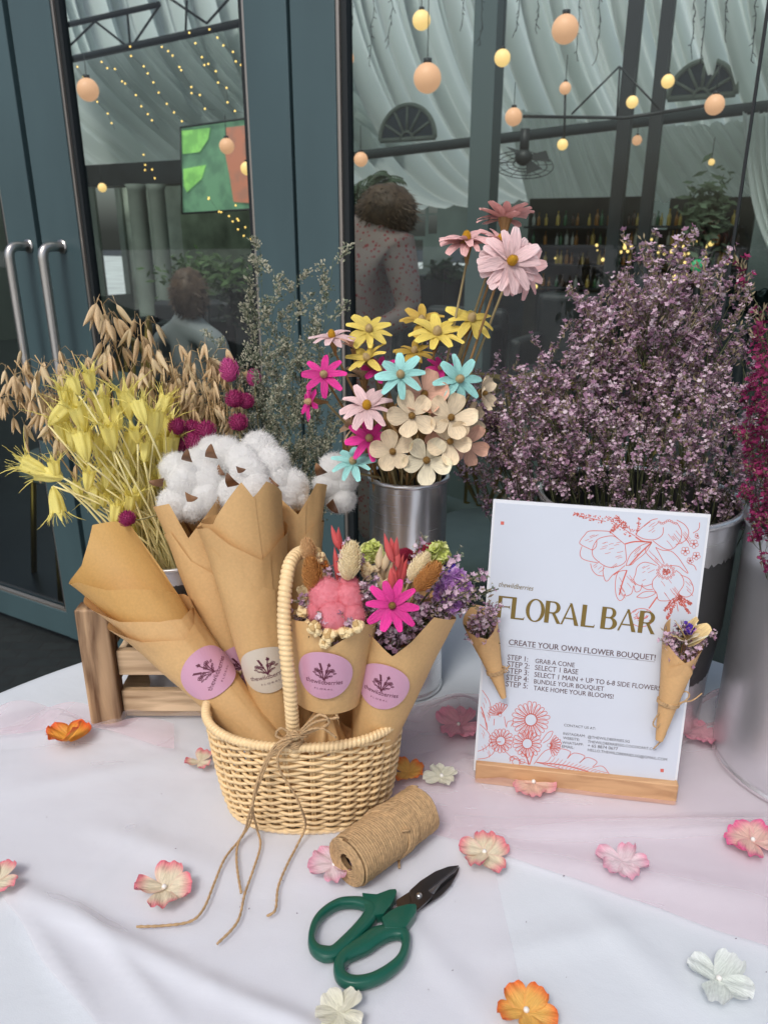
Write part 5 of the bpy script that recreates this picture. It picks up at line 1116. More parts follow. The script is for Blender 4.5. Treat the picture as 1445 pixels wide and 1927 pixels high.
heads = [(92, 800, 175, 715), (175, 735, 165, 690), (130, 775, 120, 720), (125, 835, 112, 775), (150, 745, 135, 705), (160, 815, 135, 740), (200, 795, 185, 735), (245, 790, 232, 712), (165, 870, 150, 800), (215, 850, 200, 780),
         (290, 825, 295, 720), (240, 865, 258, 795), (275, 800, 255, 745), (95, 895, 15, 855), (120, 900, 30, 878), (108, 905, 100, 860), (100, 915, 112, 975), (155, 880, 160, 830), (190, 880, 195, 820), (200, 920, 208, 868), (165, 925, 170, 880), (230, 930, 228, 870),
         (255, 905, 262, 850), (280, 880, 285, 825), (300, 865, 300, 810), (310, 830, 318, 775), (320, 870, 325, 790), (180, 960, 185, 905), (195, 955, 200, 920), (245, 965, 250, 920), (215, 990, 222, 940), (265, 940, 275, 890), (290, 935, 290, 880), (300, 965, 305, 915),
         (270, 985, 272, 945), (190, 935, 165, 935), (155, 940, 140, 905), (250, 1010, 252, 965), (310, 920, 308, 870), (140, 850, 138, 800), (225, 810, 215, 760), (260, 835, 250, 800), (205, 760, 195, 720), (180, 800, 170, 760), (300, 790, 318, 735), (220, 890, 215, 850), (285, 1000, 290, 955), (215, 940, 220, 895), (240, 915, 246, 868), (262, 960, 266, 918), (185, 860, 182, 815), (272, 870, 274, 828), (232, 985, 238, 945), (295, 905, 300, 858), (200, 830, 200, 785), (250, 890, 248, 845), (280, 930, 286, 885), (170, 905, 168, 868), (225, 960, 226, 920)]
bx_, by_, br_, bh_ = B_LEFT
for i, (x0, y0, x1, y1) in enumerate(heads):
    Y = .715 + .085 * (i * 37 % 41) / 41 if i > 15 else .70 + .05 * (i % 4) / 4
    if x0 < 125: Y = .72
    a = on_y(x0, y0, Y); b = on_y(x1, y1, Y + G.uniform(-.008, .012)); L = (b - a).length; base = T(bx_ + G.uniform(-.8, .8) * br_ * .8, by_ + G.uniform(-.8, .5) * br_ * .7, .06)
    lb = 'pale yellow dried seed head on a straight stem in the crate bunch'
    if i == 13: lb = 'longest yellow seed head reaching out to the far left edge of the bunch'
    if i == 16: lb = 'yellow seed head hanging upside down low at the left of the bunch'
    if i == 10: lb = 'tall yellow seed head standing highest at the right of the bunch'
    t = thing('dried_seed_head', lb, 'dried flower', base, 'yellow dried seed heads in the crate pot')
    rim = T(bx_ + (base.x - bx_) * 1.1 - .004, by_ + (base.y - by_) * 1.0, bh_)
    P = bez(base, rim + V((0, 0, .03)), a, 10); stem_part(t, P, .0016, .0010, nys)
    part('seed_head', NM[i % 4], t, axis_mat(a - base, b - a, G.uniform(0, 6), min(.029, max(.018, L * .85))))
for i in range(16):   # bare side stems of the bunch
    base = T(bx_ + G.uniform(-.8, .8) * br_ * .8, by_ + G.uniform(-.9, .5) * br_ * .7, .06); tip = on_y(G.uniform(130, 330), G.uniform(760, 940), .75)
    t = thing('bare_stem', 'bare pale yellow stem without a head inside the crate bunch', 'dried stem', base, 'bare yellow stems in the crate pot'); stem_part(t, bez(base, base.lerp(tip, .5) + V((.005, 0, .01)), tip, 8), .0012, .0006, nys)

# ---- oats
om = mat('oat_husk', (.70, .51, .29), .55, var=.2, vscale=60, trans=.2, stretch=(1, 1, .3)); oms = mat('oat_stem', (.50, .34, .16), .6); omg = mat('oat_husk_pale', (.76, .60, .36), .55, var=.15, vscale=60, trans=.2)
def husk(m, base, d, L, r, side, mi=0):
    d = d.normalized(); s_ = (side - d * side.dot(d)).normalized(); q = d.cross(s_)
    def f(u, v): a = 2 * pi * u; w_ = r * sin(pi * v ** .75) ** .8 * (1 - .25 * v); return base + d * L * v + s_ * (w_ * cos(a) + .12 * L * v * v) + q * w_ * .62 * sin(a)
    m.grid(f, 7, 6, mi)
def spikelet(seed, mt):
    rr = random.Random(seed); m = MB()
    for k in range(rr.choice((2, 3))):
        a = k * 2.4 + rr.uniform(0, 1); s_ = V((cos(a), sin(a), 0)); husk(m, V((0, 0, 0)), V((0, 0, -1)) + s_ * .16, rr.uniform(.85, 1), .13, s_)
    m.tube([V((0, 0, 0)), V((.01, 0, .15)), V((.04, 0, .32))], [.012, .01, .008], 3); return m.mesh('spikelet', mt)
OS = [spikelet(i, (om, omg)[i % 2]) for i in range(5)]
def oat(label, base, tips, top, ns, spread, Ls, droop, group, seed, um=None):
    """one oat stalk: stem to `top`, husks in a loose panicle round it"""
    rr = random.Random(seed); t = thing('oat_stalk', label, 'dried oat', base, group); mid = base.lerp(top, .55) + V((0, 0, .02)); P = bez(base, mid, top, 10); stem_part(t, P, .0011, .0006, oms)
    m = MB()
    for k in range(ns):
        s_ = rr.uniform(.0, 1); i = len(P) - 1 - s_ * 2.4; i0 = int(i); p = P[i0].lerp(P[min(i0 + 1, 10)], i - i0)
        d = V((rr.gauss(0, 1), rr.gauss(0, 1) * .6, rr.gauss(.2, .6))).normalized(); e = p + d * spread * rr.uniform(.3, 1); c_ = p.lerp(e, .5) + V((0, 0, .006)); m.tube([p, c_, e], .0003, 3)
        z = -(e - c_).normalized() * (1 - droop) + V((rr.gauss(0, .22), rr.gauss(0, .22), 1)) * droop
        part('spikelet', OS[k % 5], t, axis_mat(e - base, z, rr.uniform(0, 6), Ls * rr.uniform(.8, 1.15)))
    part('branchlets', m.mesh('branch', oms), t, world=True); return t
ob = lambda: T(-.215 + G.uniform(-.03, .03), .785 + G.uniform(-.02, .02), .06)
for x, y, ns, sp_, Ls, dr, lb in [(190, 566, 17, .017, .027, .72, 'tallest oat head, standing up beside the left door stile'), (264, 600, 14, .018, .026, .72, 'upright oat head second tallest behind the yellow bunch')]:
    oat(lb, ob(), None, on_y(x, y, .80), ns, sp_, Ls, dr, 'dried oats behind the yellow bunch', int(x))
k = 0
for x, y in [(28, 690), (66, 680), (100, 705), (135, 672), (60, 735), (110, 745), (40, 770), (15, 700), (80, 760), (300, 690), (320, 675), (345, 665), (372, 668), (395, 690), (330, 710), (355, 720), (385, 730), (410, 735), (310, 745), (340, 760), (370, 770), (400, 775), (425, 760), (290, 720), (352, 800), (385, 810), (205, 860), (430, 700)]:
    k += 1; far = x < 150; oat('tan dried oat stalk with drooping husks behind the yellow seed heads' if not far else 'tan drooping oat stalk arching left in front of the steel handle', T(-.19 + G.uniform(-.03, .05), .79 + G.uniform(-.02, .02), .06) if not far else ob(), None, on_y(x, y - 12, G.uniform(.79, .85) if not far else G.uniform(.76, .80)), 13, .030, .0215, 1.0, 'drooping oats behind the yellow bunch' if not far else 'oats arching left past the door handle', 100 + k)

# ---- airy sprays: caspia and statice
def spray(seed, H, nb, blen, start, flor, fsize, spread=.5, sub=4, up=.9, dens=1.0, two=None):
    """unit stalk of height H with side branches; returns (stem MB, floret MB)"""
    rr = random.Random(seed); st = MB(); fl = MB(); P = [V((0, 0, 0))]; d = V((0, 0, 1))
    N = 14
    for i in range(N): d = (d + V((rr.gauss(0, .06), rr.gauss(0, .06), 0))).normalized(); P.append(P[-1] + d * H / N)
    e_ = P[N].copy(); P = [V((p.x - e_.x * i / N, p.y - e_.y * i / N, p.z)) for i, p in enumerate(P)]
    st.tube(P, [lerp(.0011, .0004, i / N) for i in range(N + 1)], 4)
    def put(p, dr): flor(fl, p, dr, fsize * rr.uniform(.75, 1.25), rr)
    for b in range(nb):
        s_ = start + (1 - start) * (b + rr.random()) / nb; i = min(int(s_ * N), N - 1); p = P[i].lerp(P[i + 1], s_ * N - i); a = rr.uniform(0, 2 * pi)
        o = V((cos(a), sin(a), 0)) * spread + V((0, 0, up)); L = blen * (1.15 - .65 * (s_ - start) / (1 - start)) * rr.uniform(.6, 1.1); Q = [p]; dd = o.normalized()
        for j in range(6): dd = (dd + V((rr.gauss(0, .12), rr.gauss(0, .12), .07))).normalized(); Q.append(Q[-1] + dd * L / 6)
        st.tube(Q, [.0005, .0005, .00045, .0004, .0004, .0003, .0003], 3)
        for j in range(2, 7):
            for k in range(sub):
                if rr.random() > dens: continue
                e = dd + V((rr.gauss(0, .7), rr.gauss(0, .7), rr.gauss(.2, .5))); e.normalize(); l = L * .2 * rr.uniform(.3, 1.1); q = Q[j] + e * l
                if l > fsize * 1.2: st.tube([Q[j], q], .0002, 3)
                put(q, e)
                if two and rr.random() < two: put(q + V((rr.gauss(0, 1), rr.gauss(0, 1), rr.gauss(0, 1))) * fsize * .8, e)
    return st, fl
def fl_caspia(m, p, d, s, rr):
    o = d.orthogonal().normalized(); q = d.cross(o); a = p; mi = 0 if rr.random() < .62 else 1
    m.poly([a, a + d * s * .6 + o * s * .3, a + d * s], mi); m.poly([a, a + d * s * .6 - o * s * .15 + q * s * .28, a + d * s * .95], mi); m.poly([a, a + d * s * .6 - o * s * .15 - q * s * .28, a + d * s * .95], mi)
def fl_statice(m, p, d, s, rr):
    """papery five-lobed calyx on a slim tube"""
    o = d.orthogonal().normalized(); q = d.cross(o); mi = rr.choice((0, 0, 0, 1, 1, 2))
    if rr.random() < .35:      # closed bud: slim pale spindle
        m.poly([p, p + d * s * .8 + o * s * .22, p + d * s * 1.5], 3); m.poly([p, p + d * s * .8 - o * s * .2, p + d * s * 1.5], 3); m.poly([p, p + d * s * .8 + q * s * .2, p + d * s * 1.5], mi); return
    c = p + d * s * .55; n_ = 5; i0 = m.vert(c); ring = []
    for k in range(10):
        a = 2 * pi * k / 10; r = s * (.62 if k % 2 else .42) * rr.uniform(.85, 1.15); ring.append(m.vert(c + (o * cos(a) + q * sin(a)) * r + d * s * (.38 if k % 2 else .22)))
    for k in range(10): m.face((i0, ring[k], ring[(k + 1) % 10]), mi)
    m.poly([p, p + o * s * .1 + d * s * .5, c + d * s * .1, p - o * s * .12 + d * s * .5], 3)
cst = mat('caspia_stem', (.10, .13, .06), .7); cfa = mat('caspia_bud', (.46, .45, .34), .8, trans=.2); cfb = mat('caspia_bud_grey', (.15, .18, .12), .8)
sst = mat('statice_stem', (.085, .095, .04), .7, var=.2, vscale=40)
sp1 = mat('statice_lilac', (.64, .46, .56), .75, trans=.25); sp2 = mat('statice_mauve', (.34, .19, .28), .75, trans=.25); sp3 = mat('statice_pale', (.74, .62, .68), .75, trans=.25); sp4 = mat('statice_calyx', (.27, .22, .13), .7)
mg1 = mat('magenta_statice', (.30, .02, .11), .7, trans=.25); mg2 = mat('wine_statice', (.20, .015, .08), .7, trans=.2); mg3 = mat('pink_statice', (.42, .05, .19), .7, trans=.25)
def spray2(seed, nb, blen, start, fsize, spread=.6, flor=fl_statice, n1=13):
    """statice: bare stalk, branches that end in one-sided spikes packed with florets"""
    rr = random.Random(seed); st = MB(); fl = MB(); P = [V((0, 0, 0))]; d = V((0, 0, 1)); N = 14
    for i in range(N): d = (d + V((rr.gauss(0, .07), rr.gauss(0, .07), 0))).normalized(); P.append(P[-1] + d / N)
    e_ = P[N].copy(); P = [V((p.x - e_.x * i / N, p.y - e_.y * i / N, p.z)) for i, p in enumerate(P)]
    st.tube(P, [lerp(.0035, .0014, i / N) for i in range(N + 1)], 4)
    for b in range(nb):
        s_ = start + (1 - start) * (b + rr.random()) / nb; i = min(int(s_ * N), N - 1); p = P[i].lerp(P[i + 1], s_ * N - i); a = rr.uniform(0, 2 * pi)
        dd = (V((cos(a), sin(a), 0)) * spread * rr.uniform(.6, 1.3) + V((0, 0, 1))).normalized(); L = blen * rr.uniform(.55, 1.15); Q = [p]
        for j in range(7): dd = (dd + V((rr.gauss(0, .14), rr.gauss(0, .14), .06))).normalized(); Q.append(Q[-1] + dd * L / 7)
        st.tube(Q, [.0014, .0013, .0012, .0011, .001, .0009, .0008, .0006], 3)
        for tw in range(2):       # forked tips
            q0 = Q[5 - tw * 2]; d2 = (dd + V((rr.gauss(0, .5), rr.gauss(0, .5), .2))).normalized(); Q2 = [q0 + d2 * L * .22 * k / 4 for k in range(5)]; st.tube(Q2, .0008, 3)
            for k in range(n1 // 2): p2 = Q2[0].lerp(Q2[4], rr.uniform(.3, 1)) + V((rr.gauss(0, 1), rr.gauss(0, 1), rr.gauss(0, 1))) * fsize * .35; flor(fl, p2, (d2 + V((rr.gauss(0, .5), rr.gauss(0, .5), .3))).normalized(), fsize * rr.uniform(.6, 1.15), rr)
        for k in range(n1): w_ = rr.uniform(.55, 1) ; j = min(int(w_ * 7), 6); p2 = Q[j].lerp(Q[j + 1], w_ * 7 - j) + V((rr.gauss(0, 1), rr.gauss(0, 1), rr.gauss(0, 1))) * fsize * .4; flor(fl, p2, (dd + V((rr.gauss(0, .55), rr.gauss(0, .55), .25))).normalized(), fsize * rr.uniform(.6, 1.2), rr)
    return st, fl
def variants2(n, mats, smat, *a, **k):
    out = []
    for i in range(n): st, fl = spray2(2000 + i * 7 + len(MC), *a, **k); out.append((st.mesh('stem', smat), fl.mesh('florets', mats, False)))
    return out
def variants(n, mats, smat, *a, **k):
    out = []
    for i in range(n): st, fl = spray(1000 + i * 7 + len(MC), *a, **k); out.append((st.mesh('stem', smat), fl.mesh('florets', mats, False)))
    return out
VS = variants2(8, [sp1, sp2, sp3, sp4], sst, 10, .22, .50, .0150, spread=.42, n1=19)
VC = variants(5, [cfa, cfb], cst, 1.0, 19, .11, .28, fl_caspia, .0085, spread=.75, sub=7, two=.6)
VM = variants2(4, [mg1, mg2, mg3, sp4], sst, 10, .17, .50, .016, spread=.5, n1=14)
def place_spray(name, label, cat, group, var, base, tip, roll, ln=None):
    d = tip - base; L = ln or d.length; t = thing(name, label, cat, base, group); M = axis_mat((0, 0, 0), d, roll, L)
    part('stem', var[0], t, M); part('florets', var[1], t, M); return t
def env(px, pts):      # upper outline of a bunch by linear interpolation
    for (x0, y0), (x1, y1) in zip(pts, pts[1:]):
        if x0 <= px <= x1: return lerp(y0, y1, (px - x0) / (x1 - x0))
    return pts[-1][1]
SE = [(850, 740), (880, 660), (915, 580), (960, 620), (1020, 600), (1060, 590), (1110, 525), (1180, 535), (1215, 505), (1245, 470), (1270, 520), (1340, 515), (1380, 550), (1400, 620), (1440, 670), (1480, 690)]
n_ = 74
for i in range(n_):
    f_ = (i * .618034) % 1; px = lerp(880, 1445, f_); top = env(px, SE) + 34; rank = (i * .377) % 1; py = top + 14 + rank ** 1.3 * (215 if 930 < px < 1400 else 190)
    Y = max(.738 + lerp(.09, -.05, rank) + G.uniform(-.02, .02), .80 if px < 960 else 0); tip = on_y(px, py, Y)
    a = atan2(Y - .738, (px - 1190) / 260 * .09); rr_ = G.uniform(.1, .85); base = T(B_BIG[0] + cos(a) * .06 * rr_ + (px - 1190) / 270 * .045, B_BIG[1] + (Y - .738) * .45, .10)
    place_spray('statice_stem', 'lilac dried statice stem in the wide bucket behind the sign', 'dried flower', 'lilac statice stems in the wide bucket', VS[i % 7], base, tip, G.uniform(0, 6))
for i in range(9):    # short stems that fill the front of the bucket mouth
    px = G.uniform(1110, 1330); py = G.uniform(800, 880); Y = G.uniform(.685, .74); tip = on_y(px, py, Y); base = T(B_BIG[0] + (px - 1200) / 300 * .07, .70, .15)
    place_spray('statice_stem', 'short lilac statice stem low over the bucket rim behind the sign', 'dried flower', 'short statice stems over the bucket rim', VS[i % 7], base, tip, G.uniform(0, 6), (tip - base).length * 1.05)
for i, (px, py, Y) in enumerate([(q_[0] + 34, q_[1], q_[2]) for q_ in [(1400, 565, .66), (1418, 600, .65), (1400, 720, .62), (1432, 730, .60), (1415, 760, .61), (1440, 790, .585), (1395, 800, .63), (1460, 800, .60), (1408, 880, .60), (1435, 890, .575), (1390, 905, .62), (1462, 880, .58), (1440, 950, .57), (1490, 760, .60), (1400, 900, .615), (1425, 920, .59)]]):
    tip = on_y(px, py, Y); base = T(B_RIGHT[0] - .04 + (px - 1430) / 200 * .05, Y + .0, .12)
    place_spray('statice_stem', 'magenta dried statice stem in the bucket at the right edge', 'dried flower', 'magenta statice stems in the right bucket', VM[i % 4], base, tip, G.uniform(0, 6))
for i, (px, py, Y) in enumerate([(490, 450, .84), (515, 500, .82), (628, 482, .85), (560, 512, .83), (600, 560, .85), (470, 545, .82), (535, 575, .84), (585, 630, .82), (615, 660, .84), (455, 650, .81), (500, 640, .80), (545, 665, .81), (480, 720, .79), (520, 740, .79), (565, 735, .80), (605, 750, .82), (630, 790, .82), (590, 810, .79), (398, 622, .83), (440, 700, .82), (625, 700, .84)]):
    tip = on_y(px, py, Y); base = T(B_LEFT2[0] + .004 + (px - 540) / 500 * .04, B_LEFT2[1] + G.uniform(-.015, .02), .05)
    lb = {0: 'tallest grey caspia spray beside the centre door stiles', 2: 'grey caspia spray leaning furthest right over the door frame', 18: 'lone grey caspia sprig among the oats'}.get(i, 'fine grey green caspia spray in front of the teal door frame')
    place_spray('caspia_spray', lb, 'dried flower', 'grey caspia sprays behind the cotton', VC[i % 5], base, tip, G.uniform(0, 6))

# ---- globe amaranth
am = mat('amaranth_magenta', (.36, .03, .14), .6, var=.3, vscale=80, trans=.15); am2 = mat('amaranth_pink', (.62, .10, .32), .6, var=.3, vscale=80, trans=.15); ams = mat('amaranth_stem', (.30, .26, .12), .6)
def scaly(n, rx, rz, L, w_, seed, mt, name, tilt=.55, core=True):
    rr = random.Random(seed); m = MB()
    if core: m.ball((0, 0, 0), (rx * .85, rx * .85, rz * .85), 10, 8)
    for i in range(n):
        z = 1 - 2 * (i + .5) / n; a = i * 2.399963; r = sqrt(1 - z * z); d = V((r * cos(a), r * sin(a), z)); p = V((d.x * rx * .85, d.y * rx * .85, d.z * rz * .85)); up_ = V((0, 0, 1)); e = (d * (1 - tilt) + up_ * tilt + V((rr.gauss(0, .12), rr.gauss(0, .12), 0))).normalized()
        s_ = e.cross(d).normalized() if e.cross(d).length > .01 else d.orthogonal().normalized(); tip = p + e * L * rr.uniform(.7, 1.2)
        m.poly([p - s_ * w_, p + e * L * .5 + d * w_ * .7, tip, p - e * L * .05 + s_ * 0]); m.poly([p + s_ * w_, tip, p + e * L * .5 + d * w_ * .7, p])
    return m.mesh(name, mt, False)
AM = [scaly(150, .5, .5, .22, .07, 1, am, 'flower_head'), scaly(190, .42, .62, .22, .06, 2, am2, 'flower_head')]
for x, y, r, k, Y, lb in [(432, 698, 19, 1, .79, 'pink oval amaranth head standing tallest right of the oats'), (478, 712, 14, 1, .80, 'pink amaranth head half hidden in the grey spray'), (442, 752, 17, 0, .78, 'left of two crimson amaranth heads above the cotton'), (463, 756, 15, 0, .785, 'right of two crimson amaranth heads above the cotton'), (449, 796, 17, 0, .77, 'crimson amaranth head just above the cotton'),
                          (334, 804, 16, 0, .755, 'leftmost crimson amaranth head beside the yellow stems'), (368, 832, 19, 0, .75, 'crimson amaranth head in front in the cluster over the cotton'), (388, 812, 19, 0, .755, 'crimson amaranth head at the right of the cluster over the cotton'), (362, 806, 15, 0, .765, 'crimson amaranth head at the back of the cluster'), (345, 838, 15, 0, .765, 'dark amaranth head in shade under the cluster'), (392, 850, 14, 0, .76, 'small amaranth head touching the cotton'), (240, 977, 16, 0, .695, 'single crimson amaranth ball on a thin stem before the yellow bunch'), (432, 838, 10, 0, .76, 'tiny amaranth head peeping over the cotton')]:
    c = on_y(x, y, Y); base = T(B_LEFT2[0] + G.uniform(-.025, .02), B_LEFT2[1], .05); t = thing('globe_amaranth', lb, 'dried flower', base); s_ = 2 * r / F * (Y + .02)
    if x == 240: P = [base, on_y(345, 960, .73), on_y(300, 968, .71), on_y(262, 978, .70), c]; P = catmull(P, 6)
    else: P = stem_path(base, c, .012, 8, x)
    stem_part(t, P, .0009, .0007, ams); part('flower_head', AM[k], t, axis_mat(c - base, (c - P[-3]) + V((0, 0, .01)), G.uniform(0, 6), s_))

# ---- cotton
cot = mat('cotton_fluff', (.96, .955, .94), .95, bump=.2, bscale=9, trans=.45); burr = mat('cotton_burr', (.10, .045, .025), .6, var=.4, vscale=40, col2=(.33, .17, .08))
pcot = mat('pink_cotton_fluff', (.90, .32, .38), .95, bump=.2, bscale=9, trans=.3)
def cotton_lobe(seed, mt, fz=3200, name='fluff'):
    rr = random.Random(seed); m = MB()
    fn = lambda d: 1 + .10 * noise.noise(d * 1.6 + V((seed, 0, 0))) + .05 * noise.noise(d * 4 + V((0, seed, 0))) + .018 * noise.noise(d * 14)
    m.ball((0, 0, 0), (1, 1, .86), 34, 22, fn=fn)
    for _ in range(fz):
        d = V((rr.gauss(0, 1), rr.gauss(0, 1), rr.gauss(0, 1))).normalized(); p = V((d.x, d.y, d.z * .86)) * fn(d) * .985; s_ = d.cross(V((rr.gauss(0, 1), rr.gauss(0, 1), rr.gauss(0, 1)))).normalized(); w_ = .0060
        e = p + (d * rr.uniform(.2, .9) + s_ * rr.uniform(.2, 1.2)) * (.22 if rr.random() < .9 else .45); q = p.lerp(e, .5) + d * .03; o = d.cross(s_) * w_; m.poly([p - o, q - o, e, q + o, p + o])
    return m.mesh(name, mt)
CL = [cotton_lobe(i, cot) for i in range(4)]; PCL = [cotton_lobe(i + 9, pcot) for i in range(3)]
def boll(t, c, R0, faced, meshes, seed, nl=4, base=None):
    """four or five lobes of fluff sitting in a brown burr"""
    rr = random.Random(seed); z = faced.normalized(); u = z.orthogonal().normalized(); w2 = z.cross(u); off = V(t.location)
    for k in range(nl):
        a = 2 * pi * k / nl + rr.uniform(-.2, .2); p = c + (u * cos(a) + w2 * sin(a)) * R0 * rr.uniform(.40, .50) + z * R0 * rr.uniform(-.10, .22)
        part('fluff', meshes[(k + seed) % len(meshes)], t, axis_mat(p - off, (z + (p - c) * 8).normalized(), rr.uniform(0, 6), R0 * rr.uniform(.66, .80)))
    m = MB()
    for k in range(nl):
        a = 2 * pi * (k + .5) / nl; d = u * cos(a) + w2 * sin(a); s_ = z.cross(d)
        m.grid(lambda x, v: c - z * R0 * .75 + d * R0 * (.15 + 1.05 * sin(v * 1.75)) + z * R0 * (1.25 * v * v) + s_ * (x - .5) * R0 * .62 * (1 - v) ** .6, 4, 8)
    part('burr', m.mesh('burr', burr), t, world=True)
def lobes(t, lst, z, seed, meshes=None, burrs=(), base=None):
    """explicit fluffy lobes of one boll, photo pixels (x, y, radius, depth)"""
    rr = random.Random(seed); off = V(t.location); meshes = meshes or CL
    for k, (x, y, r, Y) in enumerate(lst):
        p = on_y(x, y, Y); R0 = r / F * (Y * .94 + (TZ + .5 - p.z) * .342) * .97; M = axis_mat(p - off, V((rr.gauss(0, .5), -1, rr.gauss(0, .5))), rr.uniform(0, 6)) @ Matrix.Diagonal((R0 * rr.uniform(.95, 1.12), R0 * rr.uniform(.9, 1.0), R0, 1)); part('fluff', meshes[(k + seed) % len(meshes)], t, M)
    for x, y, Y, a, s_ in burrs:
        m = MB()
        b = on_y(x, y, Y); u = V((cos(a), -.35, sin(a))); w2 = V((-sin(a), 0, cos(a))); L = s_ / F * Y
        m.grid(lambda q, v: b + u * L * v + w2 * (q - .5) * L * .75 * (1 - v) ** .7 * (1 + .3 * v) - V((0, 1, 0)) * L * (.35 * sin(v * 2.6) - .12 * abs(q - .5)), 5, 8)
        part('burr', m.mesh('burr', burr), t, world=True)
for i, (lb, lst, br) in enumerate([('large cotton boll at the upper left of the cotton row', [(331, 880, 31, .722), (372, 872, 30, .735), (350, 908, 36, .708), (385, 900, 37, .715)], [(352, 868, .70, 1.3, 30), (308, 908, .70, 2.9, 26)]), ('lowest left cotton boll above the notched cone', [(330, 948, 34, .700), (388, 940, 36, .702), (362, 958, 28, .700)], [(350, 935, .675, .1, 28)]),
        ('cotton boll between the left and middle groups with dark burrs', [(400, 850, 33, .748), (428, 856, 35, .742), (414, 900, 30, .735)], [(398, 862, .715, 1.4, 34), (408, 880, .712, -.6, 22)]), ('cotton boll rising behind the middle cone', [(456, 870, 35, .725), (470, 893, 37, .708), (482, 924, 32, .690), (436, 930, 30, .705)], [(440, 915, .672, 1.8, 34), (446, 884, .69, .2, 20)]),
        ('upper right cotton boll of the row', [(488, 847, 38, .750), (510, 878, 37, .730), (520, 905, 31, .722)], [(505, 905, .70, -.3, 24)]), ('small cotton boll at the right end of the row', [(550, 915, 33, .728), (534, 936, 28, .715), (560, 940, 22, .722)], [])]):
    c = on_y(lst[0][0], lst[0][1], lst[0][3]); base = T(B_LEFT2[0] + G.uniform(-.02, .02), B_LEFT2[1], .05); t = thing('cotton_boll', 'white ' + lb, 'cotton', base); stem_part(t, stem_path(base, c, .01, 6, i), .0016, .0013, burr); lobes(t, lst, None, i, CL, br)
c = on_y(632, 900, .745); base = T(-.075, .775, .05); t = thing('cotton_branch', 'separate white cotton boll on a bent dark twig left of the metal vase', 'cotton', base)
stem_part(t, [base, on_y(590, 1000, .75), on_y(598, 965, .748), on_y(606, 935, .745), c], .0017, .0013, burr); lobes(t, [(628, 880, 30, .748), (620, 912, 30, .745), (648, 905, 27, .748), (642, 940, 27, .742)], None, 21, CL, [(606, 893, .725, 1.9, 30), (620, 945, .72, -.8, 26)])

# ---- dyed wooden daisies
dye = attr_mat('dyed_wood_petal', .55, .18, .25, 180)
def petal_mesh(col, shape, seed=0):
    rr = random.Random(seed); m = MB(); NU, NV_ = 8, 8
    for i in range(NU + 1):
        for j in range(NV_ + 1):
            u = i / NU * 2 - 1; v = j / NV_
            if shape == 'A': w_ = (.215 if seed < 2 else .18) * sin(pi * min(1, .10 + v * .78)) ** .62; w_ *= 1 - .06 * (seed % 3) * v; z = .05 * sin(v * 2.2) + (.03 + .03 * (seed % 3)) * (u * u) * sin(pi * v) + .018 * cos(u * 9) * v - (.04 + .05 * (seed % 4)) * v * v + .05 * (seed % 2) * u * v
            elif shape == 'B': w_ = .50 * (sin(pi * min(1, (v * .90 + .02))) ** .55) * (.30 + .70 * v ** .8); z = .20 * v * v + .16 * u * u * v
            else: w_ = .42 * sin(pi * min(1, .06 + v * .82)) ** .55 * (.45 + .55 * v) * (1 + .10 * sin(u * 7 + seed)); z = .05 * v + .07 * u * u * v + .06 * sin(u * 6 + v * 4 + seed) * v
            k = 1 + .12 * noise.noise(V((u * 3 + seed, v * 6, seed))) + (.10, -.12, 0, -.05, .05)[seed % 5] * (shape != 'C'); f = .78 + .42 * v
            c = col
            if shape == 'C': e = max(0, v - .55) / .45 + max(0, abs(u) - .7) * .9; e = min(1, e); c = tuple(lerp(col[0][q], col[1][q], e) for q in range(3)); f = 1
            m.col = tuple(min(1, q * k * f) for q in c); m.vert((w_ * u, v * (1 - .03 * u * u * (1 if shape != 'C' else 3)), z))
    for i in range(NU):
        for j in range(NV_): a = i * (NV_ + 1) + j; m.face((a, a + NV_ + 1, a + NV_ + 2, a + 1))
    return m.mesh('petal', dye)
DC = {'pink': (.83, .50, .49), 'dusty': (.78, .44, .41), 'pale': (.85, .60, .60), 'yellow': (.84, .66, .14), 'ochre': (.60, .40, .07), 'magenta': (.75, .03, .30), 'teal': (.34, .70, .66), 'cream': (.80, .66, .46), 'peach': (.78, .46, .34), 'ivory': (.84, .76, .56), 'husk': (.60, .42, .26), 'butter': (.76, .58, .28)}
PM = {}
def pmesh(c, sh, k): 
    if (c, sh, k) not in PM: PM[c, sh, k] = petal_mesh(DC[c], sh, k)
    return PM[c, sh, k]
yc = mat('yellow_flower_centre', (.80, .42, .02), .8, var=.2, vscale=200, bump=.8, bscale=900); cc = mat('cream_flower_centre', (.74, .55, .28), .8, var=.2, vscale=200, bump=.8, bscale=900); oc = mat('ochre_flower_centre', (.50, .28, .07), .8, var=.3, vscale=300, bump=1, bscale=900)
kelp = mat('dried_husk', (.34, .20, .075), .6, var=.3, vscale=70, trans=.1); dst = mat('dried_stem', (.34, .27, .13), .6, var=.2, vscale=40)
CEN = {n_: scaly(130, .5, .75, .10, .05, k + 5, mt, 'flower_centre', .5) for k, (n_, mt) in enumerate((('y', yc), ('c', cc), ('o', oc)))}
mm = MB()
for k in range(9):
    a = 2 * pi * k / 9; d = V((cos(a), sin(a), 0)); s_ = V((-d.y, d.x, 0)); mm.grid(lambda u, v: d * (.06 + .26 * (1 - v) ** 1.6 + .015 * cos(u * 6)) + s_ * (u - .5) * (.20 * (1 - v) + .05) + V((0, 0, -1.1 * v)), 3, 5)
CALX = mm.mesh('calyx', kelp)
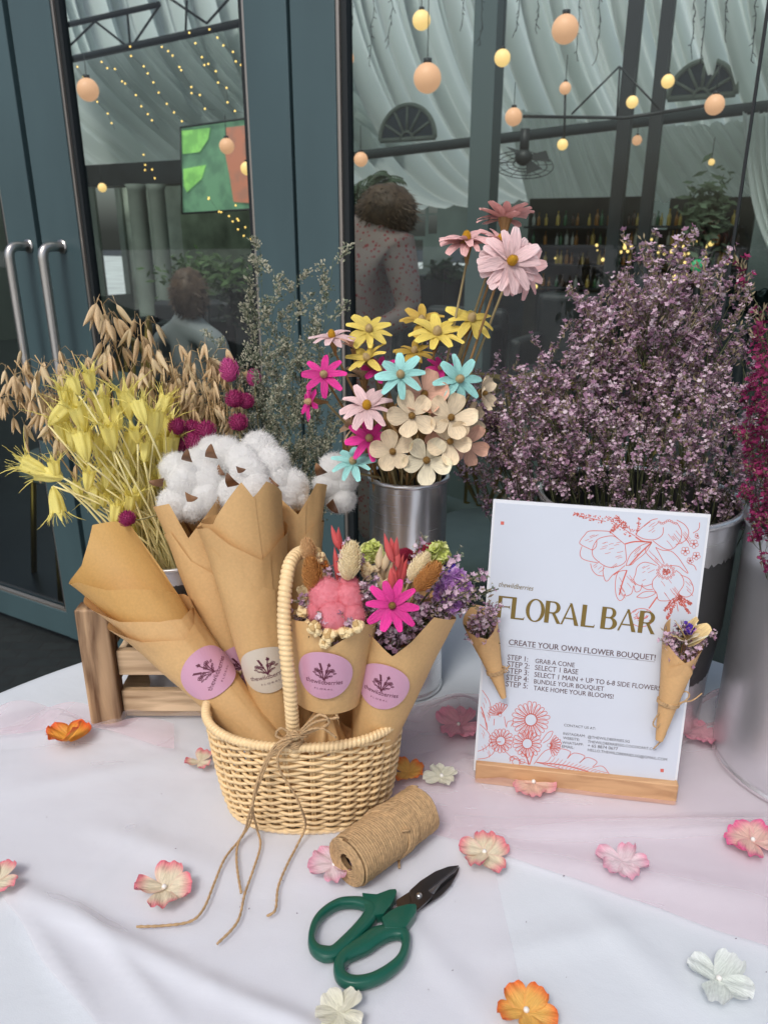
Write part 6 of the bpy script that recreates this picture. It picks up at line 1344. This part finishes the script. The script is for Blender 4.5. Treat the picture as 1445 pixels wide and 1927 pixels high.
def daisy(t, c, fd, R0, col, shape, cen, n_, roll=0, droop=.1, jitter=.08, calyx=True, csize=.19, layers=1, lab=None):
    z = fd.normalized(); off = V(t.location); Q = z.to_track_quat('Z', 'Y').to_matrix().to_4x4(); rr = random.Random(int(c.x * 9999) + int(c.z * 7777))
    for L_ in range(layers):
        for k in range(n_):
            a = 2 * pi * (k + .5 * L_) / n_ + roll + rr.uniform(-.06, .06); pt = droop + rr.gauss(0, jitter) - .12 * L_
            M = Matrix.Translation(c - off) @ Q @ Matrix.Rotation(a, 4, 'Z') @ Matrix.Translation((0, R0 * .06, -.002 * L_)) @ Matrix.Rotation(pt, 4, 'X') @ Matrix.Rotation(rr.gauss(0, .12), 4, 'Y') @ Matrix.Scale(R0 * rr.uniform(.88, 1.02), 4)
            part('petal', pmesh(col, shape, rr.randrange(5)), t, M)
    part('flower_centre', CEN[cen], t, Matrix.Translation(c - off + z * R0 * csize * .35) @ Q @ Matrix.Scale(R0 * csize * 1.25, 4))
    if calyx: part('calyx', CALX, t, Matrix.Translation(c - off - z * R0 * .02) @ Q @ Matrix.Scale(R0 * .75, 4))
vx, vy, vr, vh = B_VASE
DL = [ # x, y, r, Y, facing(x,-toward,up), colour, shape, centre, petals, droop, label
 (950, 410, 50, .80, (.05, .25, .95), 'dusty', 'A', 'y', 9, .30, 'highest daisy, dusty pink and seen from below', 2),
 (878, 452, 50, .76, (-.05, -.16, .97), 'pink', 'A', 'y', 10, .05, 'light pink daisy seen edge on at the left of the tall group', 2),
 (940, 455, 48, .78, (.35, -.20, .9), 'pink', 'A', 'y', 10, .1, 'light pink daisy between the highest and the largest one', 2),
 (961, 492, 58, .72, (.25, -.9, .35), 'pale', 'A', 'y', 13, .02, 'largest pale pink double daisy facing the viewer', 2),
 (985, 508, 52, .76, (.5, -.8, .2), 'pink', 'A', 'y', 11, .0, 'pink daisy behind and right of the largest pale one', 1),
 (794, 606, 42, .82, (-.1, -.45, .85), 'ochre', 'A', 'c', 9, .25, 'dark ochre yellow daisy behind two bright yellow ones', 1),
 (822, 628, 50, .755, (.05, -.55, .85), 'yellow', 'A', 'c', 9, .0, 'bright yellow daisy in the middle of the upper row', 1),
 (886, 602, 46, .765, (.2, -.5, .85), 'yellow', 'A', 'c', 9, -.1, 'bright yellow daisy furthest right beside the lilac statice', 1),
 (694, 622, 42, .76, (.05, -.6, .8), 'yellow', 'A', 'c', 10, .05, 'bright yellow daisy furthest left, behind the pale pink one', 1),
 (625, 634, 42, .74, (-.15, -.25, .95), 'pale', 'A', 'y', 10, .05, 'pale pink daisy seen edge on at the far left of the vase bunch', 1),
 (692, 676, 40, .745, (-.45, -.35, .8), 'yellow', 'A', 'c', 8, .2, 'yellow daisy tilted left above the beige husk flower', 1),
 (779, 663, 36, .80, (.1, -.3, .9), 'ochre', 'A', 'c', 9, .1, 'shaded yellow daisy deep behind the teal one', 1),
 (610, 706, 42, .72, (-.1, -.8, .5), 'magenta', 'A', 'c', 8, .05, 'magenta daisy at the left edge of the bunch', 1),
 (585, 756, 38, .725, (-.9, -.35, .1), 'magenta', 'A', 'c', 8, .15, 'magenta daisy turned sideways at the far left', 1),
 (754, 706, 46, .70, (-.1, -.85, .5), 'teal', 'A', 'c', 8, .05, 'teal daisy in the centre of the bunch', 1),
 (863, 714, 46, .715, (.3, -.85, .4), 'teal', 'A', 'c', 8, .05, 'teal daisy right of centre before the cream one', 1),
 (716, 697, 34, .75, (0, -.6, .8), 'magenta', 'A', 'c', 8, .1, 'magenta daisy tucked behind the teal one', 1),
 (828, 694, 28, .76, (0, -.6, .8), 'magenta', 'A', 'c', 8, .1, 'small magenta daisy peeping between the two teal ones', 1),
 (690, 766, 50, .70, (0, -.6, .78), 'pale', 'A', 'y', 11, .0, 'pale pink daisy with yellow centre left of the cream flowers', 1),
 (695, 826, 42, .705, (-.05, -.8, .55), 'magenta', 'A', 'c', 8, .0, 'magenta daisy above the low teal one', 1),
 (664, 870, 40, .705, (-.1, -.55, .8), 'teal', 'A', 'c', 9, .0, 'lowest teal daisy beside the vase rim', 1),
 (685, 712, 36, .76, (.0, -.05, 1), 'husk', 'A', 'c', 10, .55, 'beige dried husk flower opening upward under the yellow one', 1),
 (668, 655, 34, .77, (.0, .0, 1), 'peach', 'A', 'c', 9, .55, 'peach flower seen from the side below the pale pink one', 1),
 (668, 800, 34, .74, (-.9, -.2, .3), 'husk', 'A', 'c', 8, .5, 'beige husk flower low at the left of the bunch', 1),
 (775, 783, 44, .695, (-.05, -.9, .4), 'cream', 'B', 'o', 5, .1, 'cream five petalled flower below the peach one', 1),
 (798, 742, 46, .715, (.05, -.9, .4), 'peach', 'B', 'o', 5, .1, 'peach five petalled flower between the teal daisies', 1),
 (848, 786, 44, .70, (.1, -.9, .4), 'cream', 'B', 'o', 5, .1, 'cream flower furthest right in the upper cream pair', 1),
 (739, 850, 42, .695, (-.1, -.9, .35), 'cream', 'B', 'o', 5, .1, 'cream flower beside the magenta daisy low in the bunch', 1),
 (802, 866, 46, .69, (.02, -.93, .3), 'ivory', 'B', 'o', 5, .06, 'lowest and palest cream flower over the vase rim', 1),
 (846, 831, 41, .695, (.1, -.9, .35), 'cream', 'B', 'o', 5, .1, 'cream flower before the salmon pink one', 1),
 (880, 838, 38, .72, (.3, -.85, .1), 'peach', 'B', 'o', 5, .1, 'salmon pink flower half hidden low at the right', 1),
 (908, 740, 34, .735, (.8, -.5, .2), 'cream', 'B', 'o', 5, .25, 'cream flower turned right beside the lilac statice', 1),
 (884, 790, 34, .74, (.7, -.6, .2), 'cream', 'B', 'o', 5, .2, 'cream flower half hidden behind the upper right cream flower', 1),
 (826, 806, 36, .72, (0, -.9, .3), 'peach', 'B', 'o', 5, .1, 'peach flower mostly covered by cream petals', 1)]
for i, (x, y, r, Y, fd, col, sh, cen, n_, dr, lb, ly) in enumerate(DL):
    c = on_y(x, y, Y); f_ = V(fd).normalized(); base = T(vx + G.uniform(-.7, .7) * vr * .8, vy + G.uniform(-.7, .7) * vr * .8, .012)
    t = thing('wooden_daisy', 'dyed dried ' + lb, 'dried flower', base); R0 = 1.06 * r / F * (Y * .94 + (TZ + .5 - c.z) * .342)
    rim = T(vx + (c.x - vx) * .22 + (base.x - vx) * .3, vy - .01 + G.uniform(-.5, .5) * vr, vh); nb = c - f_ * R0 * .75
    P = bez(base, rim + V((0, 0, .0)), rim.lerp(nb, .35), 5) + bez(rim.lerp(nb, .35), rim.lerp(nb, .8), nb, 6)[1:] + [c - f_ * R0 * .05]
    stem_part(t, P, .0014, .0012, dst if i % 3 else kelp)
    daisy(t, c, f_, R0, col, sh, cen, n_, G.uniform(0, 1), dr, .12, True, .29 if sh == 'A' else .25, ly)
for i in range(34):
    base = T(vx + G.uniform(-.75, .75) * vr, vy + G.uniform(-.75, .75) * vr, .03); tip = on_y(G.uniform(650, 850), G.uniform(740, 860), G.uniform(.73, .80)); t = thing('bare_stem', 'bare brown stem inside the metal vase of daisies', 'dried stem', base, 'bare brown stems in the metal vase')
    P = bez(base, T(vx + (base.x - vx) * 1.1, base.y, vh + .01), tip, 8); stem_part(t, P, .0013, .0011, (dst, kelp)[i % 2])
    if i % 2 == 0:
        m = MB()
        for k in range(5):
            a = G.uniform(0, 6.3); d = V((cos(a), sin(a), 0)) * .009; q0 = P[-1] + V((0, 0, -.012 + .004 * k)); m.poly([q0, q0 + d * .4 + V((-d.y, d.x, .012)) * .8, q0 + d + V((0, 0, .02)), q0 + d * .6 + V((d.y, -d.x, .01)) * .5])
        part('husk_leaf', m.mesh('husk', kelp, False), t, world=True)

# ================================================================ BOUQUETS
def mb_fill(t, name, mats, fn, n_, pos, seed, size):
    rr = random.Random(seed); m = MB()
    for _ in range(n_): p, d = pos(rr); fn(m, p, d, size * rr.uniform(.7, 1.3), rr)
    return part(name, m.mesh(name, mats, False), t, world=True)
phm = {'brown': mat('brown_phalaris', (.48, .21, .055), .7, var=.3, vscale=120, trans=.1), 'cream': mat('cream_phalaris', (.90, .76, .50), .7, var=.15, vscale=120, trans=.15), 'tan': mat('tan_phalaris', (.70, .45, .22), .7, var=.2, vscale=120, trans=.15), 'red': mat('crimson_bunny_tail', (.30, .012, .045), .8, var=.3, vscale=150, trans=.1)}
PHM = {k: scaly(300, .36, .98, .22, .06, i + 30, v, 'grass_head', .70) for i, (k, v) in enumerate(phm.items())}
def grass_head(t, x0, y0, x1, y1, Y, w_, kind, lb=None):
    a = on_y(x0, y0, Y); b = on_y(x1, y1, Y); L = (b - a).length; M = axis_mat((a + b) / 2 - V(t.location), b - a, 0, 1) @ Matrix.Diagonal((w_ * 2.0, w_ * 2.0, L / 2, 1)); o = part('grass_head', PHM[kind], t, M, label=lb)
    m = MB(); d = (a - b).normalized(); m.tube([a, a + d * .02 + V((0, .004, -.012))], .0008, 4); part('grass_stem', m.mesh('s', dst), t, world=True); return o
coral = mat('coral_dyed_oat', (.68, .11, .11), .5, var=.15, vscale=60, trans=.2); pcream = mat('cream_oat', (.74, .60, .38), .5, var=.15, vscale=60, trans=.25)
def husks(t, lst, Y, mt, lb, r=.0032):
    m = MB()
    for x0, y0, x1, y1 in lst: a = on_y(x0, y0, Y + G.uniform(-.006, .006)); b = on_y(x1, y1, Y + G.uniform(-.006, .006)); husk(m, a, b - a, (b - a).length, r, V((1, 0, .3)))
    m.tube([on_y(lst[0][0], lst[0][1], Y), on_y(lst[-1][0], lst[-1][1] + 40, Y + .01)], .0006, 4); return part('oat_husks', m.mesh('husks', mt), t, lb and None, label=lb, world=True)
lime = mat('lime_statice', (.62, .68, .20), .75, trans=.2); limed = mat('lime_statice_pale', (.74, .76, .34), .75, trans=.2); lil = mat('lilac_statice_bright', (.58, .28, .66), .75, trans=.25); lil2 = mat('lilac_statice_pale', (.68, .42, .74), .75, trans=.25); pur = mat('purple_statice', (.10, .04, .42), .75, trans=.2); evr = mat('everlasting_cream', (.86, .68, .38), .85, trans=.1); evd = mat('everlasting_tan', (.50, .33, .14), .85); ora = mat('orange_seed', (.48, .15, .02), .6)
def fl_ruff(m, p, d, s, rr):
    """crumpled papery cup"""
    o = d.orthogonal().normalized(); q = d.cross(o); mi = 0 if rr.random() < .6 else 1; i0 = m.vert(p); ring = []
    for k in range(12): a = 2 * pi * k / 12; r = s * rr.uniform(.65, 1.05); ring.append(m.vert(p + (o * cos(a) + q * sin(a)) * r + d * s * rr.uniform(.3, .8)))
    for k in range(12): m.face((i0, ring[k], ring[(k + 1) % 12]), mi)
def fl_bead(m, p, d, s, rr): m.ball(p, s * .5, 6, 4, 0 if rr.random() < .7 else 1, fn=lambda e: 1 + .3 * noise.noise(e * 3 + p * 400))
def cluster(t, x, y, Y, rpx, n_, mats, fn, size, seed, name, lb=None, flat=.8):
    c = on_y(x, y, Y); R_ = rpx / F * Y
    def pos(rr): d = V((rr.gauss(0, 1), rr.gauss(-.4, 1), rr.gauss(.3, 1))).normalized(); return c + V((d.x * R_, d.y * R_ * flat, d.z * R_)) * rr.uniform(.55, 1), d
    o = mb_fill(t, name, mats, fn, n_, pos, seed, size)
    if lb: o['label'] = lb
    return o
stm = [sp1, sp2, sp3, sp4]
def sprigs(t, cone_c, tips, Y, seed, mats=stm, dens=26, size=.0042, rad=14):
    """small statice sprigs from the cone mouth to the given tips"""
    rr = random.Random(seed); st = MB(); fl = MB()
    for x, y, *yy in tips:
        Yt = yy[0] if yy else Y + rr.uniform(-.015, .02); b = on_y(x, y, Yt); P = bez(cone_c, cone_c.lerp(b, .6) + V((0, 0, .008)), b, 8); st.tube(P, .0005, 4)
        for _ in range(dens):
            s_ = rr.uniform(.45, 1.0); i = min(int(s_ * 8), 7); p = P[i].lerp(P[i + 1], s_ * 8 - i) + V((rr.gauss(0, 1), rr.gauss(0, 1), rr.gauss(0, 1))) * rad / F * Y * .42; d = (P[i + 1] - P[i]).normalized() + V((rr.gauss(0, .6), rr.gauss(-.2, .6), rr.gauss(.2, .6))); fl_statice(fl, p, d.normalized(), size * rr.uniform(.7, 1.2), rr)
            if rr.random() < .3: st.tube([P[i], p], .0002, 3)
    part('sprig_stems', st.mesh('stems', sst), t, world=True); part('sprig_florets', fl.mesh('florets', mats, False), t, world=True)
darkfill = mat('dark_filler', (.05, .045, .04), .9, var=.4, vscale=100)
def filler(t, c, l, mats, seed, n_=260, size=.0042, mt=None, up=.010, dp=.02):
    """florets packed across the mouth of a cone"""
    def pos(rr): a = rr.uniform(0, 2 * pi); r = sqrt(rr.random()) * .92; ll = l + rr.uniform(-.016, up); return c.P + c.A * ll * c.ca + (c.R0 * cos(a) + c.B * sin(a)) * ll * c.sa * r, (c.A + V((rr.gauss(0, .5), rr.gauss(-.3, .5), rr.gauss(0, .5)))).normalized()
    mb_fill(t, 'filler_florets', mats, fl_statice, n_, pos, seed, size)
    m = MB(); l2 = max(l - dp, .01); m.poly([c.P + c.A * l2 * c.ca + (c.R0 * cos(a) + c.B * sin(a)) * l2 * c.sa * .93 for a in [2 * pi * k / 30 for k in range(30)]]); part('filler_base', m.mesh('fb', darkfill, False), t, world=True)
# bouquet with the pink cotton
def rimwrap(c, rim, s0, seed):
    R_ = sorted(rimpt(c, x, y, s_) for x, y, s_ in rim); R_ = [(R_[-1][0] - 2 * pi, R_[-1][1])] + R_ + [(R_[0][0] + 2 * pi, R_[0][1])]; m = MB()
    def Lp(ph):
        ph = ph % (2 * pi)
        for (a, b), (e_, g_) in zip(R_, R_[1:]):
            if a <= ph <= e_: return lerp(b, g_, (ph - a) / max(e_ - a, 1e-6))
        return R_[1][1]
    def f(u, v):
        ph = 1.1 + u * 2 * pi * 1.05; l = lerp(s0, Lp(ph), v ** .8); return c.pt(l, ph, .0007 * u + .0010 * noise.noise(V((cos(ph) * 1.3 + seed, sin(ph) * 1.3, l * 25))) + .0004 * noise.noise(V((cos(ph) * 4, sin(ph) * 4 + seed, l * 80))))
    m.grid(f, 180, 26); return m
cE = Cone(on_y(563, 1790, .552), on_y(626, 1190, .562), 5.6); lM = cE.L
lE, pE = cph(cE, 611, 1268); lV, pV = cph(cE, 622, 1217); lT, _ = cph(cE, 575, 1180)
t = bqA = thing('bouquet', 'small kraft wrapped bouquet with pink cotton and cream grass heads in the basket', 'bouquet', cE.pt(lV * .66, pi))
sb0, _ = cph(cE, 606, 1342)
part('wrap', rimwrap(cE, [(575, 1168, 'f'), (598, 1192, 'f'), (623, 1216, 'f'), (650, 1198, 'f'), (678, 1172, 'f'), (672, 1160, 'b'), (625, 1150, 'b'), (580, 1160, 'b')], sb0, 21).mesh('wrap', kr), t, world=True); sticker(cE, lE, pE, .0222, .04, pinkst, t, .0022)
rg = sb0 * cE.sa
def gth(u, v):
    k = (1 - .72 * sin(min(1, v / .38) * pi / 2) ** 1.4) if v < .38 else .28 + .42 * (v - .38) / .62
    return cE.P + cE.A * (sb0 - .048 * v) * cE.ca + (cE.R0 * cos(2 * pi * u) + cE.B * sin(2 * pi * u)) * rg * k * (1 + (.06 + .16 * v) * sin(u * 2 * pi * 7 + 1) * min(1, v * 3))
m = MB(); m.grid(gth, 98, 16); part('gathered_end', m.mesh('g', kr), t, world=True)
mc = cE.P + cE.A * lV * cE.ca
filler(t, cE, lV + .004, [evr, evd, sp1, sp4], 3, 520, .0045)
cpk = on_y(632, 1132, .540); lobes(t, [(617, 1122, 35, .548), (655, 1126, 29, .546), (630, 1158, 32, .538), (661, 1156, 26, .540), (655, 1106, 24, .556), (606, 1148, 26, .547)], None, 3, PCL)
for i, (x, y, r, n_) in enumerate([(575, 1115, 14, 30), (570, 1150, 11, 24), (592, 1182, 14, 30), (622, 1196, 13, 28), (650, 1190, 13, 28), (672, 1178, 11, 22), (662, 1100, 16, 34), (598, 1045, 13, 24), (690, 1070, 12, 20), (610, 1210, 8, 16)]): cluster(t, x, y, .528 if y > 1165 else .548 if y > 1130 else .572, r, n_, [evr, evd], fl_bead, .0052, 40 + i, 'everlasting_cluster')
grass_head(t, 594, 1125, 583, 1045, .552, .0105, 'brown', 'rust brown grass head'); grass_head(t, 586, 1062, 575, 1010, .566, .0085, 'tan'); grass_head(t, 652, 1098, 664, 1016, .552, .0115, 'cream', 'thick cream grass head'); 
husks(t, [(640, 1035, 618, 990), (642, 1040, 630, 992), (640, 1090, 622, 1030), (645, 1085, 638, 1020), (648, 1080, 652, 1025), (640, 1100, 628, 1052)], .568, coral, 'coral pink oat husks')
husks(t, [(712, 1070, 712, 1025), (722, 1075, 728, 1030), (720, 1100, 714, 1050), (716, 1072, 690, 1070), (700, 1090, 676, 1080), (728, 1095, 736, 1052), (722, 1112, 706, 1078), (712, 1110, 730, 1085)], .575, pcream, 'cream oat husks', .0036)
cluster(t, 608, 1062, .575, 12, 60, [ora, evd], fl_bead, .0026, 61, 'seed_cluster', 'orange seed cluster', .6); cluster(t, 700, 1040, .59, 18, 50, [lime, limed], fl_ruff, .0048, 62, 'statice_cluster', 'lime green statice')
sprigs(t, mc, [(552, 1165), (558, 1185), (560, 1130), (700, 1105), (690, 1130), (706, 1085), (640, 1160, .530), (655, 1175, .528), (605, 1165, .530), (590, 1090), (680, 1050), (655, 1020), (625, 1075), (548, 1180)], .555, 5, dens=30)
# bouquet with the magenta daisy
cF = Cone(on_y(660, 1560, .555), on_y(752, 1180, .580), 11.2)
lF, pF = cph(cF, 720, 1290); lW, pW = cph(cF, 737, 1232)
t = bqB = thing('bouquet', 'small kraft wrapped bouquet with magenta daisy and brown grass heads in the basket', 'bouquet', cF.pt(lW * .5, pi))
part('wrap', rimwrap(cF, [(688, 1175, 'f'), (705, 1200, 'f'), (738, 1233, 'f'), (775, 1206, 'f'), (818, 1160, 'f'), (800, 1140, 'b'), (750, 1130, 'b'), (700, 1150, 'b')], .045, 22).mesh('wrap', kr), t, world=True); sticker(cF, lF, pF, .0218, -.02, pinkst, t, .0022)
mc = cF.P + cF.A * lW * cF.ca; filler(t, cF, lW + .012, [sp1, sp2, sp3, sst], 6, 900, .0042, up=.02, dp=.028)
daisy(t, on_y(738, 1140, .530), V((-.05, -.85, .5)), .0212, 'magenta', 'A', 'o', 10, .3, .08, .08, True, .24)
grass_head(t, 768, 1098, 806, 1038, .556, .0095, 'cream'); grass_head(t, 778, 1116, 828, 1056, .550, .0102, 'brown', 'rust brown grass head'); grass_head(t, 768, 1075, 815, 1022, .60, .0085, 'red', 'crimson bunny tail'); grass_head(t, 762, 1060, 762, 1032, .60, .010, 'red')
husks(t, [(740, 1060, 716, 1005), (745, 1050, 730, 1012), (746, 1060, 740, 1010), (742, 1105, 736, 1060), (750, 1095, 752, 1042), (756, 1095, 760, 1050), (748, 1070, 742, 1020), (738, 1110, 730, 1068)], .560, coral, 'coral pink oat husks')
cluster(t, 826, 1042, .59, 17, 60, [lime, limed], fl_ruff, .0048, 71, 'statice_cluster', 'lime green statice'); cluster(t, 838, 1070, .592, 15, 50, [pur, pur], fl_ruff, .0044, 72, 'statice_cluster', 'deep purple statice')
for i, (x, y, r) in enumerate([(838, 1095, 16), (858, 1085, 12), (852, 1115, 15), (870, 1105, 11), (852, 1140, 10), (832, 1118, 12)]): cluster(t, x, y, .57, r, 30, [lil, lil2], fl_ruff, .0046, 80 + i, 'statice_cluster')
m = sheet(Cone(on_y(700, 1400, .60), on_y(783, 1130, .60), 7.0), .06, .158, 1.2, 0, 36, 0, seed=23); part('inner_wrap', m.mesh('wrap', kr2), t, world=True)
sprigs(t, mc, [(885, 1085), (900, 1105), (925, 1108), (880, 1140), (870, 1150), (820, 1195), (838, 1180), (808, 1150), (800, 1175), (770, 1200), (745, 1205), (710, 1200), (695, 1180), (704, 1150), (790, 1020), (860, 1050), (885, 1120), (780, 1130), (770, 1170), (905, 1080), (895, 1140), (812, 1135)], .558, 9, dens=30)
sprigs(t, mc, [(918, 1075), (870, 1040), (938, 1108), (800, 1010)], .575, 10, [cfa, cfb, cfa, cfb], 24, .003)
t = thing('paper_cone', 'crumpled kraft cone lying between the two small bouquets', 'paper cone', T(-.045, .59, .05)); cG = Cone(on_y(655, 1540, .585), on_y(668, 1290, .585), 6.5); part('wrap', sheet(cG, .03, .105, 1.3, .5, 30, 0, seed=24).mesh('wrap', kr2), t, world=True)
# mini bouquets clipped to the sign
def mini(label, apx, apy, tpx, tpy, al, vx_, vy_, offn, fill_tips, seed, petals=None):
    A_ = sgn(apx, apy, offn * .4 + .004); B_ = sgn(tpx, tpy, offn); d = (B_ - A_); c = Cone(A_ - d * .25, B_, al); lv, pv = cph(c, vx_, vy_); s0_ = d.length * .25
    t = thing('mini_bouquet', label, 'bouquet', A_); part('wrap', sheet(c, s0_, lv / 1.1, 1.25, pv, 46, 0, .0003, seed=seed, nu=70, nv=20, wob=.0008).mesh('wrap', kr2), t, world=True)
    mc = c.P + c.A * (lv + .003) * c.ca
    filler(t, c, lv + .006, [sp1, sp3, sp2, sst], seed, 120, .0038, up=.010)
    sprigs(t, c.P + c.A * lv * .9 * c.ca, [(x, y, mc.y + G.uniform(-.008, .004)) for x, y in fill_tips], mc.y, seed, dens=22, size=.0036, rad=10)
    return t, c, lv
t, c, lv = mini('tiny kraft bouquet of mauve statice tied to the left edge of the sign', 947, 1312, 913, 1200, 9.5, 916, 1202, .011, [(900, 1160), (885, 1170), (880, 1195), (905, 1145), (925, 1150), (938, 1140), (893, 1205), (915, 1170), (930, 1165), (920, 1135), (905, 1180)], 31)
def bow(t, pts, knot):
    m = MB(); [twine_mb(dense(p), .0007, True, m) for p in pts]; part('twine_bow', m.mesh('bow', jt), t, world=True)
    m = MB(); c_, A_, r = knot
    for k in range(3): twine_mb([c_.P + c_.A * (A_ + .0012 * k) * c_.ca + (c_.R0 * cos(a) + c_.B * sin(a)) * (A_ * c_.sa + .0012) for a in [2 * pi * i / 20 for i in range(21)]], .0007, True, m)
    part('twine_wrap', m.mesh('wrap', jt), t, world=True)
sg = lambda x, y, o=.010: sgn(x, y, o)
lk, _ = cph(c, 936, 1268); bow(t, [[sg(936, 1270), sg(948, 1262, .012), sg(960, 1252, .008)], [sg(936, 1270), sg(945, 1254, .012), sg(955, 1262, .012), sg(938, 1270)], [sg(938, 1270), sg(928, 1272, .012), sg(922, 1277, .01)], [sg(936, 1271), sg(940, 1285), sg(936, 1296, .009)]], (c, lk, 0))
t, c, lv = mini('tiny kraft bouquet with pale yellow petals tied to the right edge of the sign', 1240, 1392, 1280, 1225, 8.0, 1286, 1246, .013, [(1252, 1190), (1250, 1205), (1262, 1220), (1330, 1195), (1342, 1190), (1320, 1210), (1325, 1200), (1270, 1232), (1310, 1215), (1290, 1175), (1275, 1180), (1262, 1200)], 33)
fc = sg(1290, 1212, .016)
for k, (dx, dy, L_, n2) in enumerate([(-22, -48, 58, 0), (-40, -28, 48, .4), (16, -52, 62, 0), (44, -34, 60, .1), (-24, -20, 40, .8), (22, -22, 44, .8), (40, -18, 50, .5)]):
    d = on_y(1290 + dx, 1212 + dy, fc.y - .012 * n2) - fc; Q = d.to_track_quat('Y', 'Z').to_matrix().to_4x4(); part('petal', pmesh('butter' if n2 < .5 else 'ivory', 'A', k % 3), t, Matrix.Translation(fc - V(t.location)) @ Q @ Matrix.Rotation(.4 * (k % 2), 4, 'Y') @ Matrix.Diagonal((L_ / F * .9, L_ / F * .62, L_ / F * .62, 1)))
cluster(t, 1294, 1182, fc.y, 7, 14, [pur, lil], fl_ruff, .0036, 90, 'statice_cluster')
lk, _ = cph(c, 1258, 1330); bow(t, [[sg(1258, 1333), sg(1280, 1322, .016), sg(1302, 1318, .014), sg(1322, 1303, .012)], [sg(1258, 1333), sg(1284, 1322, .016), sg(1297, 1308, .014), sg(1285, 1302, .014), sg(1262, 1326, .014)], [sg(1258, 1333), sg(1240, 1342, .014), sg(1228, 1362, .012), sg(1238, 1368, .014), sg(1252, 1345, .015), sg(1258, 1334, .015)], [sg(1258, 1334, .016), sg(1254, 1360, .014), sg(1250, 1385, .012), sg(1228, 1410, .006)]], (c, lk, 0))

# ================================================================ SCATTERED SILK PETALS
SC_ = {'orange': ((.90, .42, .06), (.86, .10, .02)), 'cream_pink': ((.86, .76, .56), (.82, .18, .25)), 'blush': ((.84, .68, .72), (.80, .35, .48)), 'ivory': ((.80, .78, .62), (.82, .80, .68)), 'white': ((.76, .82, .76), (.82, .86, .84)), 'hot': ((.88, .58, .50), (.84, .10, .32)), 'pink': ((.84, .40, .48), (.82, .30, .42)), 'tangerine': ((.88, .50, .12), (.82, .16, .03)), 'peachy': ((.84, .56, .44), (.78, .30, .36))}
pearl = mat('pearl', (.82, .80, .76), .12, coat=.8, spec=.8)
for i, (x, y, r, col, n_, lift, lb, prl) in enumerate([(132, 1407, 46, 'orange', 4, 1.0, 'crumpled bright orange silk blossom left of the crate', 0), (378, 1447, 30, 'cream_pink', 3, .3, 'cream and pink silk blossom half under the left side of the basket', 0), (-2, 1675, 40, 'cream_pink', 4, .25, 'cream silk blossom cut by the left edge', 0), (312, 1688, 54, 'cream_pink', 4, .3, 'cream silk blossom with pink edges and a pearl left of the twine end', 1),
        (630, 1645, 48, 'blush', 5, .2, 'pale pink silk blossom tucked under the twine spool', 1), (768, 1470, 34, 'tangerine', 4, .5, 'orange silk blossom between the basket and the spool', 0), (830, 1477, 36, 'ivory', 4, .25, 'ivory silk blossom right of the orange one', 1), (862, 1378, 52, 'pink', 4, .4, 'pink silk blossom under the tulle left of the sign', 1), (910, 1622, 52, 'cream_pink', 5, .3, 'cream silk blossom with coral tips at the scissors point', 1),
        (1002, 1488, 44, 'peachy', 5, .12, 'flat peach silk blossom with pearl before the wooden base', 1), (1168, 1645, 46, 'blush', 5, .35, 'pink silk blossom veiled by the tulle right of centre', 0), (1412, 1598, 48, 'hot', 5, .2, 'silk blossom with hot pink edges and orange heart at the right edge', 1), (1348, 1862, 56, 'white', 4, .2, 'white silk blossom with a pearl at the lower right', 1),
        (640, 1925, 46, 'ivory', 5, .2, 'ivory silk blossom cut by the bottom edge', 0), (988, 1922, 52, 'tangerine', 5, .35, 'orange silk blossom with a pearl cut by the bottom edge', 1), (1318, 1395, 40, 'pink', 4, .3, 'faint pink silk blossom under the tulle right of the sign', 0), (112, 1372, 0, 'white', 3, .3, '', 0)]):
    if not lb: continue
    p = P0(x, y); p.z = TZ + cz(p.x, p.y) + .0065; R0 = r / F * (ray(x, y).y * 0 + (p - CP).length) * .94; rr = random.Random(i * 5 + 2); t = thing('silk_blossom', lb, 'silk flower', p)
    mats_ = petal_mesh(SC_[col], 'C', i * 3), petal_mesh(SC_[col], 'C', i * 3 + 1)
    a0 = rr.uniform(0, 6)
    for k in range(n_):
        a = a0 + 2 * pi * k / n_ + rr.uniform(-.22, .22); M = Matrix.Translation((0, 0, .001 + .0006 * k)) @ Matrix.Rotation(a, 4, 'Z') @ Matrix.Rotation(lift * rr.uniform(.2, .9) - .05, 4, 'X') @ Matrix.Rotation(rr.gauss(0, .16), 4, 'Y') @ Matrix.Diagonal((R0 * 1.25 * (5 / n_) ** .35, R0 * rr.uniform(.88, 1.05), R0 * 1.3, 1)); part('petal', mats_[k % 2], t, M)
    if prl: m = MB(); m.ball((0, 0, .004), .0021, 14, 10); part('pearl', m.mesh('pearl', pearl), t)
# crumbs of dried flower on the cloth
cr_ = MB(); cr_.ball((0, 0, 0), (1, .35, .3), 6, 4); cr_ = cr_.mesh('crumb', mat('dark_crumb', (.07, .02, .05), .8))
for i in range(26):
    x, y = G.uniform(40, 1440), G.uniform(1480, 1900); p = P0(x, y); p.z = TZ + cz(p.x, p.y) + .0045; o = bpy.data.objects.new('petal_crumb', cr_); COL.objects.link(o); o.location = p; o.scale = [G.uniform(.0004, .0011)] * 3; o.rotation_euler = (0, 0, G.uniform(0, 6)); setp(o, 'tiny dark crumb of dried petal lying on the white cloth', 'crumb', 'dried petal crumbs on the cloth')
